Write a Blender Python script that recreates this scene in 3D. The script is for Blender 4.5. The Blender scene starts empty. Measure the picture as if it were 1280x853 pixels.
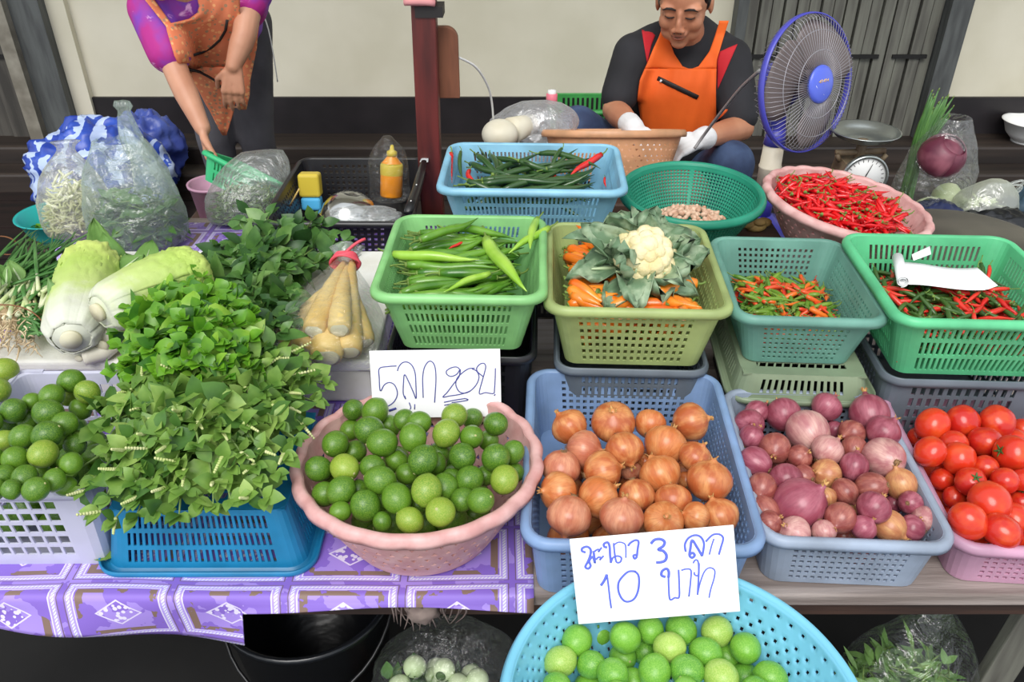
import bpy, math, random
import numpy as np
from mathutils import Vector, Matrix, Euler, noise
from mathutils.bvhtree import BVHTree

# ------------------------------------------------------------------ camera, sky, light, exposure
SC = bpy.context.scene
COL = SC.collection
PI = math.pi
CAM_H, PITCH, FPX = 1.60, math.radians(32.6), 1024.0
cam_d = bpy.data.cameras.new('camera'); cam = bpy.data.objects.new('camera', cam_d); COL.objects.link(cam)
cam_d.sensor_width = 36.0; cam_d.lens = 36.0 * FPX / 1280.0; cam_d.clip_start = 0.02
cam.location = (0, 0, CAM_H); cam.rotation_euler = (PI / 2 - PITCH, 0, 0)
SC.camera = cam
SC.view_settings.view_transform = 'Standard'; SC.view_settings.look = 'None'
SC.view_settings.gamma = 1.0; SC.view_settings.use_curve_mapping = False
SC.view_settings.exposure = 0.20

wd = bpy.data.worlds.new('overcast sky'); SC.world = wd; wd.use_nodes = True
wn = wd.node_tree.nodes; wl = wd.node_tree.links
bg = wn['Background']; bg.inputs['Color'].default_value = (0.90, 0.95, 1.0, 1); bg.inputs['Strength'].default_value = 0.95

sun_d = bpy.data.lights.new('hazy sun', 'SUN'); sun_d.energy = 2.2; sun_d.angle = math.radians(35); sun_d.color = (1.0, 0.97, 0.93)
sun = bpy.data.objects.new('hazy sun', sun_d); COL.objects.link(sun)
sun.rotation_euler = (math.radians(38), math.radians(-10), 0)

# ------------------------------------------------------------------ helpers
T = 0.70                                     # table top height
_F = Vector((0, math.cos(PITCH), -math.sin(PITCH))); _U = Vector((0, math.sin(PITCH), math.cos(PITCH)))
CAMP = Vector((0, 0, CAM_H))
def ray(px, py):
    return (_F + Vector((1, 0, 0)) * ((px - 640) / FPX) - _U * ((py - 426.5) / FPX)).normalized()
def at(px, py, z):
    d = ray(px, py); return CAMP + d * ((z - CAM_H) / d.z)
def aty(px, py, y):
    d = ray(px, py); return CAMP + d * (y / d.y)
def rectfit(FL, FR, BR, BL, z):
    a, b, c, d = (at(*p, z) for p in (FL, FR, BR, BL))
    ctr = (a + b + c + d) / 4; w = ((b - a).length + (c - d).length) / 2; h = ((d - a).length + (c - b).length) / 2
    v = (b - a).normalized() + (c - d).normalized(); u = (d - a).normalized() + (c - b).normalized()
    r = (math.atan2(v.y, v.x) + math.atan2(-u.x, u.y)) / 2
    return ctr, w, h, r

class MB:
    def __init__(s): s.v = []; s.f = []; s.m = []
    def add(s, vs, fs, mi=0, M=None):
        b = len(s.v)
        if M is not None: vs = [M @ Vector(v) for v in vs]
        s.v.extend(tuple(v) for v in vs); s.f.extend(tuple(b + i for i in f) for f in fs); s.m.extend([mi] * len(fs)); return s
    def mesh(s, name, mats, smooth=True):
        me = bpy.data.meshes.new(name); me.from_pydata(s.v, [], s.f)
        for m in (mats if isinstance(mats, (list, tuple)) else [mats]): me.materials.append(m)
        me.polygons.foreach_set('material_index', s.m)
        me.polygons.foreach_set('use_smooth', [smooth] * len(s.f)); me.update(); return me
    def build(s, name, mats, parent=None, smooth=True, loc=None):
        return link(name, s.mesh(name, mats, smooth), parent, loc)
def link(name, me, parent=None, loc=None):
    o = bpy.data.objects.new(name, me); COL.objects.link(o)
    if parent is not None: o.parent = parent
    if loc is not None: o.location = loc
    return o
def tag(o, label=None, cat=None, group=None, kind=None):
    for k, v in (('label', label), ('category', cat), ('group', group), ('kind', kind)):
        if v: o[k] = v
    return o
def thing(name, label, cat, loc=(0, 0, 0), rz=0.0, group=None):
    o = bpy.data.objects.new(name, None); COL.objects.link(o); o.empty_display_size = 0.05
    o.location = loc; o.rotation_euler = (0, 0, rz); return tag(o, label, cat, group)
def dup(o, loc=None, rot=None, scale=None, label=None, group=None):
    r = o.copy(); COL.objects.link(r)
    if loc is not None: r.location = loc
    if rot is not None: r.rotation_euler = rot
    if scale is not None: r.scale = (scale,) * 3 if isinstance(scale, (int, float)) else scale
    if label: r['label'] = label
    if group: r['group'] = group
    for ch in list(o.children):
        c = ch.copy(); COL.objects.link(c); c.parent = r
        for g in list(ch.children):
            d = g.copy(); COL.objects.link(d); d.parent = c
    return r
def mod(o, kind, **kw):
    m = o.modifiers.new(kind.lower(), kind)
    for k, v in kw.items(): setattr(m, k, v)
    return m
def solid(o, t, off=0): return mod(o, 'SOLIDIFY', thickness=t, offset=off)
def bevel(o, w, n=2): return mod(o, 'BEVEL', width=w, segments=n, limit_method='ANGLE')

def S(c):                                     # sRGB 0-255 -> linear
    return tuple(((x / 255) / 12.92 if x / 255 <= 0.04045 else ((x / 255 + 0.055) / 1.055) ** 2.4) for x in c)
MATS = {}
def mat(name, col, rough=0.5, var=0.0, scale=20.0, col2=None, rnd=None, bump=0.0, bscale=80.0, transl=0.0, metal=0.0, spec=0.5, coat=0.0, stretch=(1, 1, 1), detail=3.0, lo=0.35, hi=0.65):
    """col/col2 mixed by noise; rnd: a third colour mixed in by a per-object random number"""
    m = bpy.data.materials.new(name); m.use_nodes = True; N = m.node_tree.nodes; L = m.node_tree.links
    p = N['Principled BSDF']; out = N['Material Output']
    p.inputs['Roughness'].default_value = rough; p.inputs['Metallic'].default_value = metal
    p.inputs['Specular IOR Level'].default_value = spec; p.inputs['Coat Weight'].default_value = coat; p.inputs['Coat Roughness'].default_value = 0.15
    c = S(col) + (1,)
    tc = N.new('ShaderNodeTexCoord'); mp = N.new('ShaderNodeMapping'); mp.inputs['Scale'].default_value = stretch
    oi = N.new('ShaderNodeObjectInfo'); ad = N.new('ShaderNodeVectorMath'); ad.operation = 'MULTIPLY_ADD'
    ad.inputs[1].default_value = (1, 1, 1); L.new(tc.outputs['Object'], ad.inputs[0])
    sc_ = N.new('ShaderNodeVectorMath'); sc_.operation = 'SCALE'; sc_.inputs[0].default_value = (3.1, 7.7, 5.3); L.new(oi.outputs['Random'], sc_.inputs['Scale'])
    L.new(sc_.outputs[0], ad.inputs[2]); L.new(ad.outputs[0], mp.inputs['Vector'])
    sock = None
    if rnd is not None:
        mx = N.new('ShaderNodeMix'); mx.data_type = 'RGBA'; mx.inputs['A'].default_value = c; mx.inputs['B'].default_value = S(rnd) + (1,)
        L.new(oi.outputs['Random'], mx.inputs['Factor']); sock = mx.outputs['Result']
    if var > 0 or col2 is not None:
        nz = N.new('ShaderNodeTexNoise'); nz.inputs['Scale'].default_value = scale; nz.inputs['Detail'].default_value = detail; L.new(mp.outputs[0], nz.inputs['Vector'])
        rg = N.new('ShaderNodeMapRange'); rg.inputs['From Min'].default_value = lo; rg.inputs['From Max'].default_value = hi; L.new(nz.outputs['Fac'], rg.inputs['Value'])
        mx = N.new('ShaderNodeMix'); mx.data_type = 'RGBA'
        if sock: L.new(sock, mx.inputs['A'])
        else: mx.inputs['A'].default_value = c
        mx.inputs['B'].default_value = (S(col2) + (1,)) if col2 is not None else tuple(max(0, x * (1 - var)) for x in c[:3]) + (1,)
        L.new(rg.outputs[0], mx.inputs['Factor']); sock = mx.outputs['Result']
    if sock: L.new(sock, p.inputs['Base Color'])
    else: p.inputs['Base Color'].default_value = c
    if bump > 0:
        nb = N.new('ShaderNodeTexNoise'); nb.inputs['Scale'].default_value = bscale; nb.inputs['Detail'].default_value = 2; L.new(mp.outputs[0], nb.inputs['Vector'])
        bp = N.new('ShaderNodeBump'); bp.inputs['Strength'].default_value = bump; bp.inputs['Distance'].default_value = 0.003
        L.new(nb.outputs['Fac'], bp.inputs['Height']); L.new(bp.outputs[0], p.inputs['Normal'])
    if transl > 0:
        tr = N.new('ShaderNodeBsdfTranslucent'); ms = N.new('ShaderNodeMixShader'); ms.inputs[0].default_value = transl
        if sock: L.new(sock, tr.inputs['Color'])
        else: tr.inputs['Color'].default_value = c
        L.new(p.outputs[0], ms.inputs[1]); L.new(tr.outputs[0], ms.inputs[2]); L.new(ms.outputs[0], out.inputs['Surface'])
    MATS[name] = m; return m
def film(name, tint=(240, 244, 246), amount=0.16, rough=0.12, bump=0.5, bscale=45, gl=0.35):
    """thin clear plastic: mostly see-through, with glossy wrinkles"""
    m = bpy.data.materials.new(name); m.use_nodes = True; N = m.node_tree.nodes; L = m.node_tree.links; N.remove(N['Principled BSDF'])
    out = N['Material Output']; t = N.new('ShaderNodeBsdfTransparent'); t.inputs[0].default_value = (0.96, 0.97, 0.97, 1)
    gls = N.new('ShaderNodeBsdfGlossy'); gls.inputs['Roughness'].default_value = rough; gls.inputs['Color'].default_value = (1, 1, 1, 1)
    trl = N.new('ShaderNodeBsdfTranslucent'); trl.inputs['Color'].default_value = S(tint) + (1,); dif = N.new('ShaderNodeBsdfDiffuse'); dif.inputs['Color'].default_value = S(tint) + (1,)
    md = N.new('ShaderNodeMixShader'); md.inputs[0].default_value = .5; L.new(trl.outputs[0], md.inputs[1]); L.new(dif.outputs[0], md.inputs[2])
    d = N.new('ShaderNodeMixShader'); d.inputs[0].default_value = gl; L.new(md.outputs[0], d.inputs[1]); L.new(gls.outputs[0], d.inputs[2])
    tc = N.new('ShaderNodeTexCoord'); nz = N.new('ShaderNodeTexNoise'); nz.inputs['Scale'].default_value = bscale; nz.inputs['Detail'].default_value = 4; nz.inputs['Distortion'].default_value = 1.5
    L.new(tc.outputs['Object'], nz.inputs['Vector'])
    bp = N.new('ShaderNodeBump'); bp.inputs['Strength'].default_value = bump; bp.inputs['Distance'].default_value = 0.02; L.new(nz.outputs['Fac'], bp.inputs['Height'])
    L.new(bp.outputs[0], gls.inputs['Normal'])
    lw = N.new('ShaderNodeLayerWeight'); lw.inputs['Blend'].default_value = 0.25; L.new(bp.outputs[0], lw.inputs['Normal'])
    mr = N.new('ShaderNodeMapRange'); mr.inputs['To Min'].default_value = amount; mr.inputs['To Max'].default_value = min(0.85, amount * 1.3 + 0.25); L.new(lw.outputs['Fresnel'], mr.inputs['Value'])
    ms = N.new('ShaderNodeMixShader'); L.new(mr.outputs[0], ms.inputs[0]); L.new(t.outputs[0], ms.inputs[1]); L.new(d.outputs[0], ms.inputs[2]); L.new(ms.outputs[0], out.inputs['Surface'])
    MATS[name] = m; return m

# ---- shape generators: return (verts, faces)
def box(x0, x1, y0, y1, z0, z1):
    return ([(x0, y0, z0), (x1, y0, z0), (x1, y1, z0), (x0, y1, z0), (x0, y0, z1), (x1, y0, z1), (x1, y1, z1), (x0, y1, z1)],
            [(3, 2, 1, 0), (4, 5, 6, 7), (0, 1, 5, 4), (1, 2, 6, 5), (2, 3, 7, 6), (3, 0, 4, 7)])
def rings(loops, cap=(True, True), closed=True):
    n = len(loops[0]); vs = [p for l in loops for p in l]; fs = []
    for j in range(len(loops) - 1):
        for i in range(n if closed else n - 1):
            k = (i + 1) % n; fs.append((j * n + i, j * n + k, (j + 1) * n + k, (j + 1) * n + i))
    if cap[0]: fs.append(tuple(range(n - 1, -1, -1)))
    if cap[1]: fs.append(tuple((len(loops) - 1) * n + i for i in range(n)))
    return vs, fs
def lathe(prof, n=32, cap=(False, False)):
    return rings([[(r * math.cos(2 * PI * i / n), r * math.sin(2 * PI * i / n), z) for i in range(n)] for r, z in prof], cap)
def tube(path, rad, n=8, cap=(True, True), flat=1.0):
    path = [Vector(p) for p in path]; rad = rad if isinstance(rad, (list, tuple)) else [rad] * len(path)
    loops = []; ref = None
    for i, p in enumerate(path):
        t = (path[min(i + 1, len(path) - 1)] - path[max(i - 1, 0)]).normalized()
        if ref is None:
            ref = t.cross(Vector((0, 0, 1)))
            if ref.length < 0.1: ref = t.cross(Vector((0, 1, 0)))
        ref = (ref - t * ref.dot(t)).normalized(); b = t.cross(ref)
        loops.append([p + ref * (rad[i] * math.cos(2 * PI * k / n)) + b * (rad[i] * flat * math.sin(2 * PI * k / n)) for k in range(n)])
    return rings(loops, cap)
def ball(rx, ry=None, rz=None, nu=20, nv=12, c=(0, 0, 0)):
    ry = ry or rx; rz = rz or rx
    loops = [[(c[0] + rx * math.sin(PI * j / nv) * math.cos(2 * PI * i / nu), c[1] + ry * math.sin(PI * j / nv) * math.sin(2 * PI * i / nu), c[2] - rz * math.cos(PI * j / nv)) for i in range(nu)] for j in range(1, nv)]
    vs, fs = rings(loops, (False, False)); k = len(vs); vs += [(c[0], c[1], c[2] - rz), (c[0], c[1], c[2] + rz)]; b = (nv - 2) * nu
    for i in range(nu):
        j = (i + 1) % nu; fs.append((k, j, i)); fs.append((k + 1, b + i, b + j))
    return vs, fs
def bez(p0, p1, p2, n=8):
    p0, p1, p2 = Vector(p0), Vector(p1), Vector(p2)
    return [p0 * (1 - t) ** 2 + p1 * (2 * t * (1 - t)) + p2 * t * t for t in (i / n for i in range(n + 1))]
def spline(pts, n=6):
    P = [Vector(p) for p in pts]; out = []
    for i in range(len(P) - 1):
        a, b, c, d = P[max(i - 1, 0)], P[i], P[i + 1], P[min(i + 2, len(P) - 1)]
        for k in range(n):
            t = k / n; out.append(0.5 * ((2 * b) + (c - a) * t + (2 * a - 5 * b + 4 * c - d) * t * t + (3 * b - a - 3 * c + d) * t ** 3))
    return out + [P[-1]]
def nz3(p, s=1.0, seed=0.0): return noise.noise(Vector(p) * s + Vector((seed * 3.7, seed * 1.3, seed * 2.1)))
def blob(rx, ry, rz, amp=0.15, s=3.0, seed=0, nu=28, nv=18, ridged=False):
    vs, fs = ball(1, 1, 1, nu, nv); out = []
    for v in vs:
        k = nz3(v, s, seed) + 0.5 * nz3(v, s * 2.3, seed + 5)
        if ridged: k = 0.6 - abs(k) * 1.6
        k = 1 + amp * k; out.append((v[0] * rx * k, v[1] * ry * k, v[2] * rz * k))
    return out, fs
# ------------------------------------------------------------------ the setting
WY = 3.75                                    # back wall
def struct(name, mb, m, smooth=False, parent=None, label=None):
    o = mb.build(name, m, parent, smooth); o['kind'] = 'structure'
    if label: o['label'] = label
    return o
m_wall = mat('cream painted plaster', (226, 220, 200), 0.8, col2=(214, 208, 186), scale=3, bump=0.1, bscale=60)
m_skirt = mat('dark glossy skirting paint', (40, 35, 38), 0.45, var=0.4, scale=8)
m_step = mat('worn dark timber step', (56, 46, 40), 0.55, col2=(34, 27, 24), scale=5, stretch=(0.3, 4, 4))
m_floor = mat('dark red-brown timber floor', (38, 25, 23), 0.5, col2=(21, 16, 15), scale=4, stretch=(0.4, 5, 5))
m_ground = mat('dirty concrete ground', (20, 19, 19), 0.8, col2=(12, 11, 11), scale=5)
m_slat = mat('weathered grey-green door timber', (120, 120, 110), 0.7, col2=(88, 86, 80), scale=6, stretch=(6, 6, 0.5), bump=0.2)
m_slat_dark = mat('dark weathered door timber', (84, 80, 74), 0.7, col2=(58, 55, 51), scale=6, stretch=(6, 6, 0.5), bump=0.2)
m_gap = mat('blackened groove', (22, 21, 21), 0.8)
m_jamb = mat('grey painted jamb', (92, 95, 94), 0.6, col2=(70, 72, 72), scale=10, stretch=(4, 4, .5))
m_jambl = mat('pale worn jamb edge', (150, 145, 132), 0.7, col2=(116, 110, 98), scale=12)
struct('wall_back', MB().add(*box(-5, 5, WY, WY + 0.12, -0.02, 3.4)), m_wall)
struct('baseboard_back', MB().add(*box(-1.93, 0.99, WY - 0.018, WY, 0.34, 0.527)).add(*box(1.92, 5, WY - 0.018, WY, 0.34, 0.527)), m_skirt)
o = struct('trim_1', MB().add(*box(-5, 5, WY - 0.20, WY, 0.10, 0.36)), m_step); bevel(o, 0.012)
o = struct('trim_2', MB().add(*box(-5, 5, WY - 0.34, WY - 0.20, 0.10, 0.285)), m_step); bevel(o, 0.012)
mb = MB()
for i in range(14):                          # raised board floor behind the stall
    y0 = 1.78 + i * 0.14; mb.add(*box(-5, 5, y0, y0 + 0.136, 0.15, 0.20 + 0.002 * (i % 2)))
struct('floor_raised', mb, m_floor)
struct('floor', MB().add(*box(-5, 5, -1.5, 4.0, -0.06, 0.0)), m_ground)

def folding_door(name, x0, x1, y, dark, nleaf, groove, tilt=0):
    root = bpy.data.objects.new(name, None); COL.objects.link(root); root['kind'] = 'structure'
    w = (x1 - x0) / nleaf
    for i in range(nleaf):
        a = x0 + i * w
        mb = MB(); k = max(1, round(w / groove)); sw = w / k
        for j in range(k):
            yy = y - 0.012 * ((j + i) % 2)
            mb.add(*box(a + j * sw + 0.004, a + (j + 1) * sw - 0.004, yy, y + 0.035, 0.355, 3.1))
        mb.add(*box(a, a + w, y + 0.02, y + 0.04, 0.355, 3.1), 1)
        p = mb.build('door_leaf', [m_slat_dark if dark else m_slat, m_gap], root, False)
        for zc in (0.72, 1.35):
            MB().add(*box(a + 0.03, a + w - 0.03, y - 0.022, y - 0.010, zc - 0.008, zc + 0.008)).build('hinge_bar', m_gap, root, False)
    return root
folding_door('door_1', 1.00, 1.84, WY - 0.05, False, 4, 0.052)
struct('trim_3', MB().add(*box(1.84, 1.93, WY - 0.11, WY, 0.36, 3.2)), m_jamb)
struct('trim_4', MB().add(*box(0.955, 1.0, WY - 0.08, WY, 0.36, 3.2)), m_jamb)
folding_door('door_2', -3.6, -2.18, WY - 0.05, True, 4, 0.12)
struct('trim_5', MB().add(*box(-2.18, -2.12, WY - 0.13, WY, 0.30, 3.2)), m_jambl)
struct('trim_6', MB().add(*box(-2.12, -1.99, WY - 0.09, WY, 0.30, 3.2)), m_jamb)
struct('trim_7', MB().add(*box(-1.99, -1.91, WY - 0.035, WY, 0.36, 3.2)), m_wall)
# unseen roof added over the walkway behind to keep the sky off the back floor
struct('added_roof', MB().add(*box(-5, 5, 2.1, WY + 0.1, 3.1, 3.2)), m_wall)

# ------------------------------------------------------------------ the trestle table
m_plank = mat('grey weathered table plank', (168, 156, 150), 0.75, col2=(126, 114, 108), scale=7, stretch=(0.5, 8, 8), bump=0.3, bscale=60)
m_plankd = mat('dark brown table timber', (74, 52, 42), 0.7, col2=(44, 32, 28), scale=7, stretch=(0.5, 8, 8), bump=0.2)
TY0, TY1 = 0.757, 2.02
tb = thing('market_table', 'long timber market table of weathered planks carrying the vegetable baskets', 'table', (0, 0, 0))
ys = [TY0, 0.93, 1.12, 1.31, 1.50, 1.70, 1.88, TY1]
for i in range(7):
    o = MB().add(*box(-1.13, 1.75, ys[i] + 0.002, ys[i + 1] - 0.002, T - 0.022, T - (0.0 if i % 2 == 0 else 0.001))).build('plank', m_plank, tb, False); bevel(o, 0.003)
MB().add(*box(-1.12, 1.74, 0.80, 0.84, T - 0.09, T - 0.023)).build('rail', m_plankd, tb, False)
MB().add(*box(-1.12, 1.74, 1.90, 1.94, T - 0.09, T - 0.023)).build('rail', m_plankd, tb, False)
for x in (-1.07, 0.14, 1.02, 1.66):
    for y in (0.82, 1.92):
        MB().add(*box(x - 0.03, x + 0.03, y - 0.03, y + 0.03, 0, T - 0.023)).build('leg', m_plankd, tb, False)
# ------------------------------------------------------------------ plastic baskets
def plastic(name, c, transl=0.2, rough=0.38, dirt=0.25):
    return mat(name, c, rough, var=dirt, scale=14, transl=transl, spec=0.5)
P_green = plastic('light green plastic', (155, 221, 142))
P_ygreen = plastic('yellow-green plastic', (194, 212, 140), 0.35)
P_teal = plastic('translucent teal plastic', (143, 202, 185), 0.4)
P_emer = plastic('emerald green plastic', (111, 219, 158))
P_olive = plastic('olive green plastic', (148, 165, 135), 0.1)
P_blue = plastic('cornflower blue plastic', (157, 189, 232), 0.3)
P_grey = plastic('blue-grey plastic', (190, 204, 224), 0.35)
P_pink = plastic('pink plastic', (232, 182, 210), 0.3)
P_sky = plastic('sky blue plastic', (153, 212, 239))
P_inv = plastic('strong blue plastic', (34, 138, 190), 0.1)
P_white = plastic('white crate plastic', (228, 228, 246), 0.3, dirt=0.08)
P_black = plastic('black crate plastic', (34, 34, 38), 0.0, 0.35)
P_slate = plastic('slate grey plastic', (112, 122, 132), 0.1)
P_rose = mat('dusty pink plastic', (232, 186, 182), 0.45, col2=(216, 160, 156), scale=40, transl=0.12)
P_peach = plastic('peach plastic', (241, 185, 140), 0.25)
P_col = plastic('bottle green colander plastic', (52, 168, 136), 0.25)
P_aqua = plastic('bright blue bowl plastic', (135, 214, 241), 0.2, 0.3, 0.08)

def rrect(a, b, r, na, nb, nc=5):
    """rounded rectangle, half sizes a, b; na/nb cells on the straight sides. -> points, cell tags"""
    pts, tags = [], []
    def seg(p, q, n, side):
        for i in range(n):
            t = i / n; pts.append((p[0] + (q[0] - p[0]) * t, p[1] + (q[1] - p[1]) * t)); tags.append((side, i, n))
    def arc(cx, cy, a0):
        for i in range(nc):
            t = a0 + PI / 2 * i / nc; pts.append((cx + r * math.cos(t), cy + r * math.sin(t))); tags.append(('c', i, nc))
    seg((-a + r, -b), (a - r, -b), na, 'f'); arc(a - r, -b + r, -PI / 2)
    seg((a, -b + r), (a, b - r), nb, 's'); arc(a - r, b - r, 0)
    seg((a - r, b), (-a + r, b), na, 'f'); arc(-a + r, b - r, PI / 2)
    seg((-a, b - r), (-a, -b + r), nb, 's'); arc(-a + r, -b + r, PI)
    return pts, tags
def levels(h, bands, m0, m1, rib):
    """heights: solid foot m0, bands of holes split by ribs, solid head m1 -> [(z, is_hole_above)]"""
    hh = (h - m0 - m1 - rib * (bands - 1)) / bands; z = m0; out = [(0.0, False), (m0, True)]
    for i in range(bands):
        z += hh; out.append((z, False))
        if i < bands - 1: z += rib; out.append((z, True))
    out.append((h, False)); return out
def crate(name, label, cat, ctr, rot, w, d, z0, h, m, taper=0.022, bands=4, pitch=0.009, hole=0.5, rib=0.006, m0=0.009, m1=0.015, skip=0, lip=0.013, lipdrop=0.0115, rad=0.027,
          inverted=False, group=None, base_holes=False, side_bands=None, posts=0, sub=None):
    root = thing(name, label, cat, (ctr[0], ctr[1], z0), rot, group)
    a, b = w / 2 - lip, d / 2 - lip              # inner rim half sizes
    na, nb = int((2 * a - 2 * rad) / pitch), int((2 * b - 2 * rad) / pitch)
    lv = levels(h, bands, m0, m1, rib)
    def loop(z, grow=0.0):
        k = taper * (1 - z / h); pts, tags = [], []
        base, tg = rrect(a - k + grow, b - k + grow, max(0.006, rad - k * 0.3 + grow), na, nb)
        n = len(base)
        for i, (p, t) in enumerate(zip(base, tg)):
            q = base[(i + 1) % n]; pts.append((p[0], p[1], z)); tags.append((t[0], t[1], t[2], 0))
            if t[0] != 'c':
                pts.append((p[0] + (q[0] - p[0]) * hole, p[1] + (q[1] - p[1]) * hole, z)); tags.append((t[0], t[1], t[2], 1))
        return pts, tags
    vs, fs, n = [], [], 0
    for j, (z, isH) in enumerate(lv):
        pts, tags = loop(z); n = len(pts); vs += pts
        if j:
            zz, ih = lv[j - 1]
            for i in range(n):
                t = tags[i]; hol = ih and t[0] != 'c' and t[3] == 0 and 0 < t[1] < t[2] - 1
                if hol and skip and (t[1] % skip == 0): hol = False
                if not hol:
                    k = (i + 1) % n; fs.append(((j - 1) * n + i, (j - 1) * n + k, j * n + k, j * n + i))
    fl = (lambda P: [(x, y, h - z) for x, y, z in P]) if inverted else (lambda P: P)
    fx = (lambda F: [tuple(reversed(f)) for f in F]) if inverted else (lambda F: F)
    o = MB().add(fl(vs), fx(fs)).build('basket_wall', m, root, False); solid(o, 0.0028)
    # base plate
    k = taper; A, B = a - k, b - k
    if base_holes:
        mb = MB(); nx, ny = int(2 * A / 0.0125), int(2 * B / 0.017)
        for j in range(ny):
            for i in range(nx):
                x0, x1 = -A + 2 * A * i / nx, -A + 2 * A * (i + 1) / nx; y0, y1 = -B + 2 * B * j / ny, -B + 2 * B * (j + 1) / ny
                edge = i < 2 or j < 1 or i >= nx - 2 or j >= ny - 1
                zz = 0.0015
                if edge: mb.add([(x0, y0, zz), (x1, y0, zz), (x1, y1, zz), (x0, y1, zz)], [(0, 1, 2, 3)])
                else:
                    sx = 0.0045 * (1 if j % 2 else -1); r0 = 0.0034
                    mb.add([(x0, y0, zz), (x1, y0, zz), (x1, y0 + 0.004, zz), (x0, y0 + 0.004, zz)], [(0, 1, 2, 3)])
                    mb.add([(x0, y0 + 0.004, zz), (x0 + r0, y0 + 0.004, zz), (x0 + r0 + sx, y1, zz), (x0 + sx, y1, zz)], [(0, 1, 2, 3)])
        mb.v = fl(mb.v); o = mb.build('base', m, root, False); solid(o, 0.0028)
    else:
        pts, _ = rrect(A, B, max(0.006, rad - k * 0.3), 6, 6)
        vs, fs = rings([[(x, y, 0.0) for x, y in pts], [(x, y, 0.003) for x, y in pts]])
        MB().add(fl(vs), fx(fs)).build('base', m, root, False)
    # rolled rim
    base, _ = rrect(a, b, rad, 10, 10, 8)
    prof = [(-0.0012, h - 0.006), (-0.0008, h + 0.0005), (0.003, h + 0.0025), (lip * 0.55, h + 0.0025), (lip - 0.003, h + 0.001), (lip, h - 0.004), (lip, h - lipdrop), (lip - 0.0025, h - lipdrop), (lip - 0.0035, h - 0.006), (lip * .5, h - 0.0015), (0.002, h - 0.002), (0.0012, h - 0.006)]
    loops = []
    for off, z in prof:
        P, _ = rrect(a + off, b + off, rad + off, 10, 10, 8); loops.append([(x, y, z) for x, y in P])
    vs, fs = rings(loops + [loops[0]], (False, False))
    MB().add(fl(vs), fx(fs)).build('rim', m, root, True)
    if posts:                                  # thick corner posts of a stacking crate
        for sx in (-1, 1):
            for sy in (-1, 1):
                mb = MB(); L = []
                for z, g in ((0.0, 0.002), (h * .5, 0.004), (h + 0.004, 0.006)):
                    kk = taper * (1 - z / h); cx, cy = (a - kk - posts), (b - kk - posts)
                    L.append([(sx * (cx + (posts + g) * px), sy * (cy + (posts + g) * py), z) for px, py in ((-.3, 1), (.5, 1), (.86, .86), (1, .5), (1, -.3), (.8, -.3), (.8, .8), (-.3, .8))])
                V, F = rings(L); 
                if sx * sy < 0: F = [tuple(reversed(f)) for f in F]
                MB().add(V, F).build('corner_post', m, root, False)
    root['_'] = 0; del root['_']
    return root
CR = {}
def crate_px(key, name, label, cat, corners, zr, h, m, **kw):
    ctr, w, d, r = rectfit(*corners, zr)
    w, d = kw.pop('w', w), kw.pop('d', d)
    o = crate(name, label, cat, ctr, r, w, d, zr - h, h, m, **kw)
    CR[key] = dict(c=ctr, r=r, w=w, d=d, z0=zr - h, z1=zr, o=o); return o

# front row, on the planks
crate_px('onion', 'plastic_basket', 'cornflower blue plastic basket full of brown onions', 'basket', ((645, 688), (948, 685), (909, 463), (662, 463)), 0.816, 0.114, P_blue, bands=8, pitch=0.0115, hole=.55, rib=0.005, taper=0.012)
crate_px('shallot', 'plastic_basket', 'blue-grey plastic basket full of purple shallots', 'basket', ((935, 684), (1199, 682), (1100, 488), (912, 488)), 0.800, 0.098, P_grey, bands=7, pitch=0.0105, hole=.55, rib=0.005, taper=0.012)
crate_px('tomato', 'plastic_basket', 'pink plastic basket full of red tomatoes', 'basket', ((1178, 694), (1448, 694), (1305, 495), (1112, 495)), 0.784, 0.082, P_pink, bands=6, pitch=0.0115, hole=.55, rib=0.005, taper=0.012)
# middle row, on crates
crate_px('green', 'plastic_basket', 'light green plastic basket of long green chilies', 'basket', ((450, 374), (683, 374), (686, 269), (500, 269)), 0.975, 0.118, P_green, bands=4, pitch=0.0085, taper=0.03)
crate_px('orange', 'plastic_basket', 'yellow-green plastic basket holding orange chilies and a cauliflower', 'basket', ((672, 391), (918, 391), (883, 279), (687, 279)), 0.957, 0.122, P_ygreen, bands=7, pitch=0.0125, rib=0.0055, taper=0.026)
crate_px('mix', 'plastic_basket', 'translucent teal plastic basket of small mixed chilies', 'basket', ((908, 402), (1115, 402), (1053, 297), (893, 297)), 0.938, 0.102, P_teal, bands=8, pitch=0.010, rib=0.005, taper=0.026)
crate_px('rg', 'plastic_basket', 'emerald green plastic basket of small chilies under a blank paper roll', 'basket', ((1117, 405), (1376, 407), (1262, 293), (1053, 293)), 0.957, 0.118, P_emer, bands=3, pitch=0.0095, rib=0.007, taper=0.026)
# back row
crate_px('dark', 'plastic_basket', 'sky blue plastic basket of dark green and red chilies', 'basket', ((540, 240), (783, 240), (777, 179), (562, 179)), 1.0, 0.12, P_sky, bands=4, pitch=0.0085, taper=0.03)
crate_px('black', 'plastic_crate', 'black mesh crate holding a steel bowl and a bagged yellow bottle', 'crate', ((320, 280), (513, 280), (537, 197), (374, 197)), 0.82, 0.12, P_black, bands=7, pitch=0.016, rib=0.007, taper=0.02)
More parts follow.
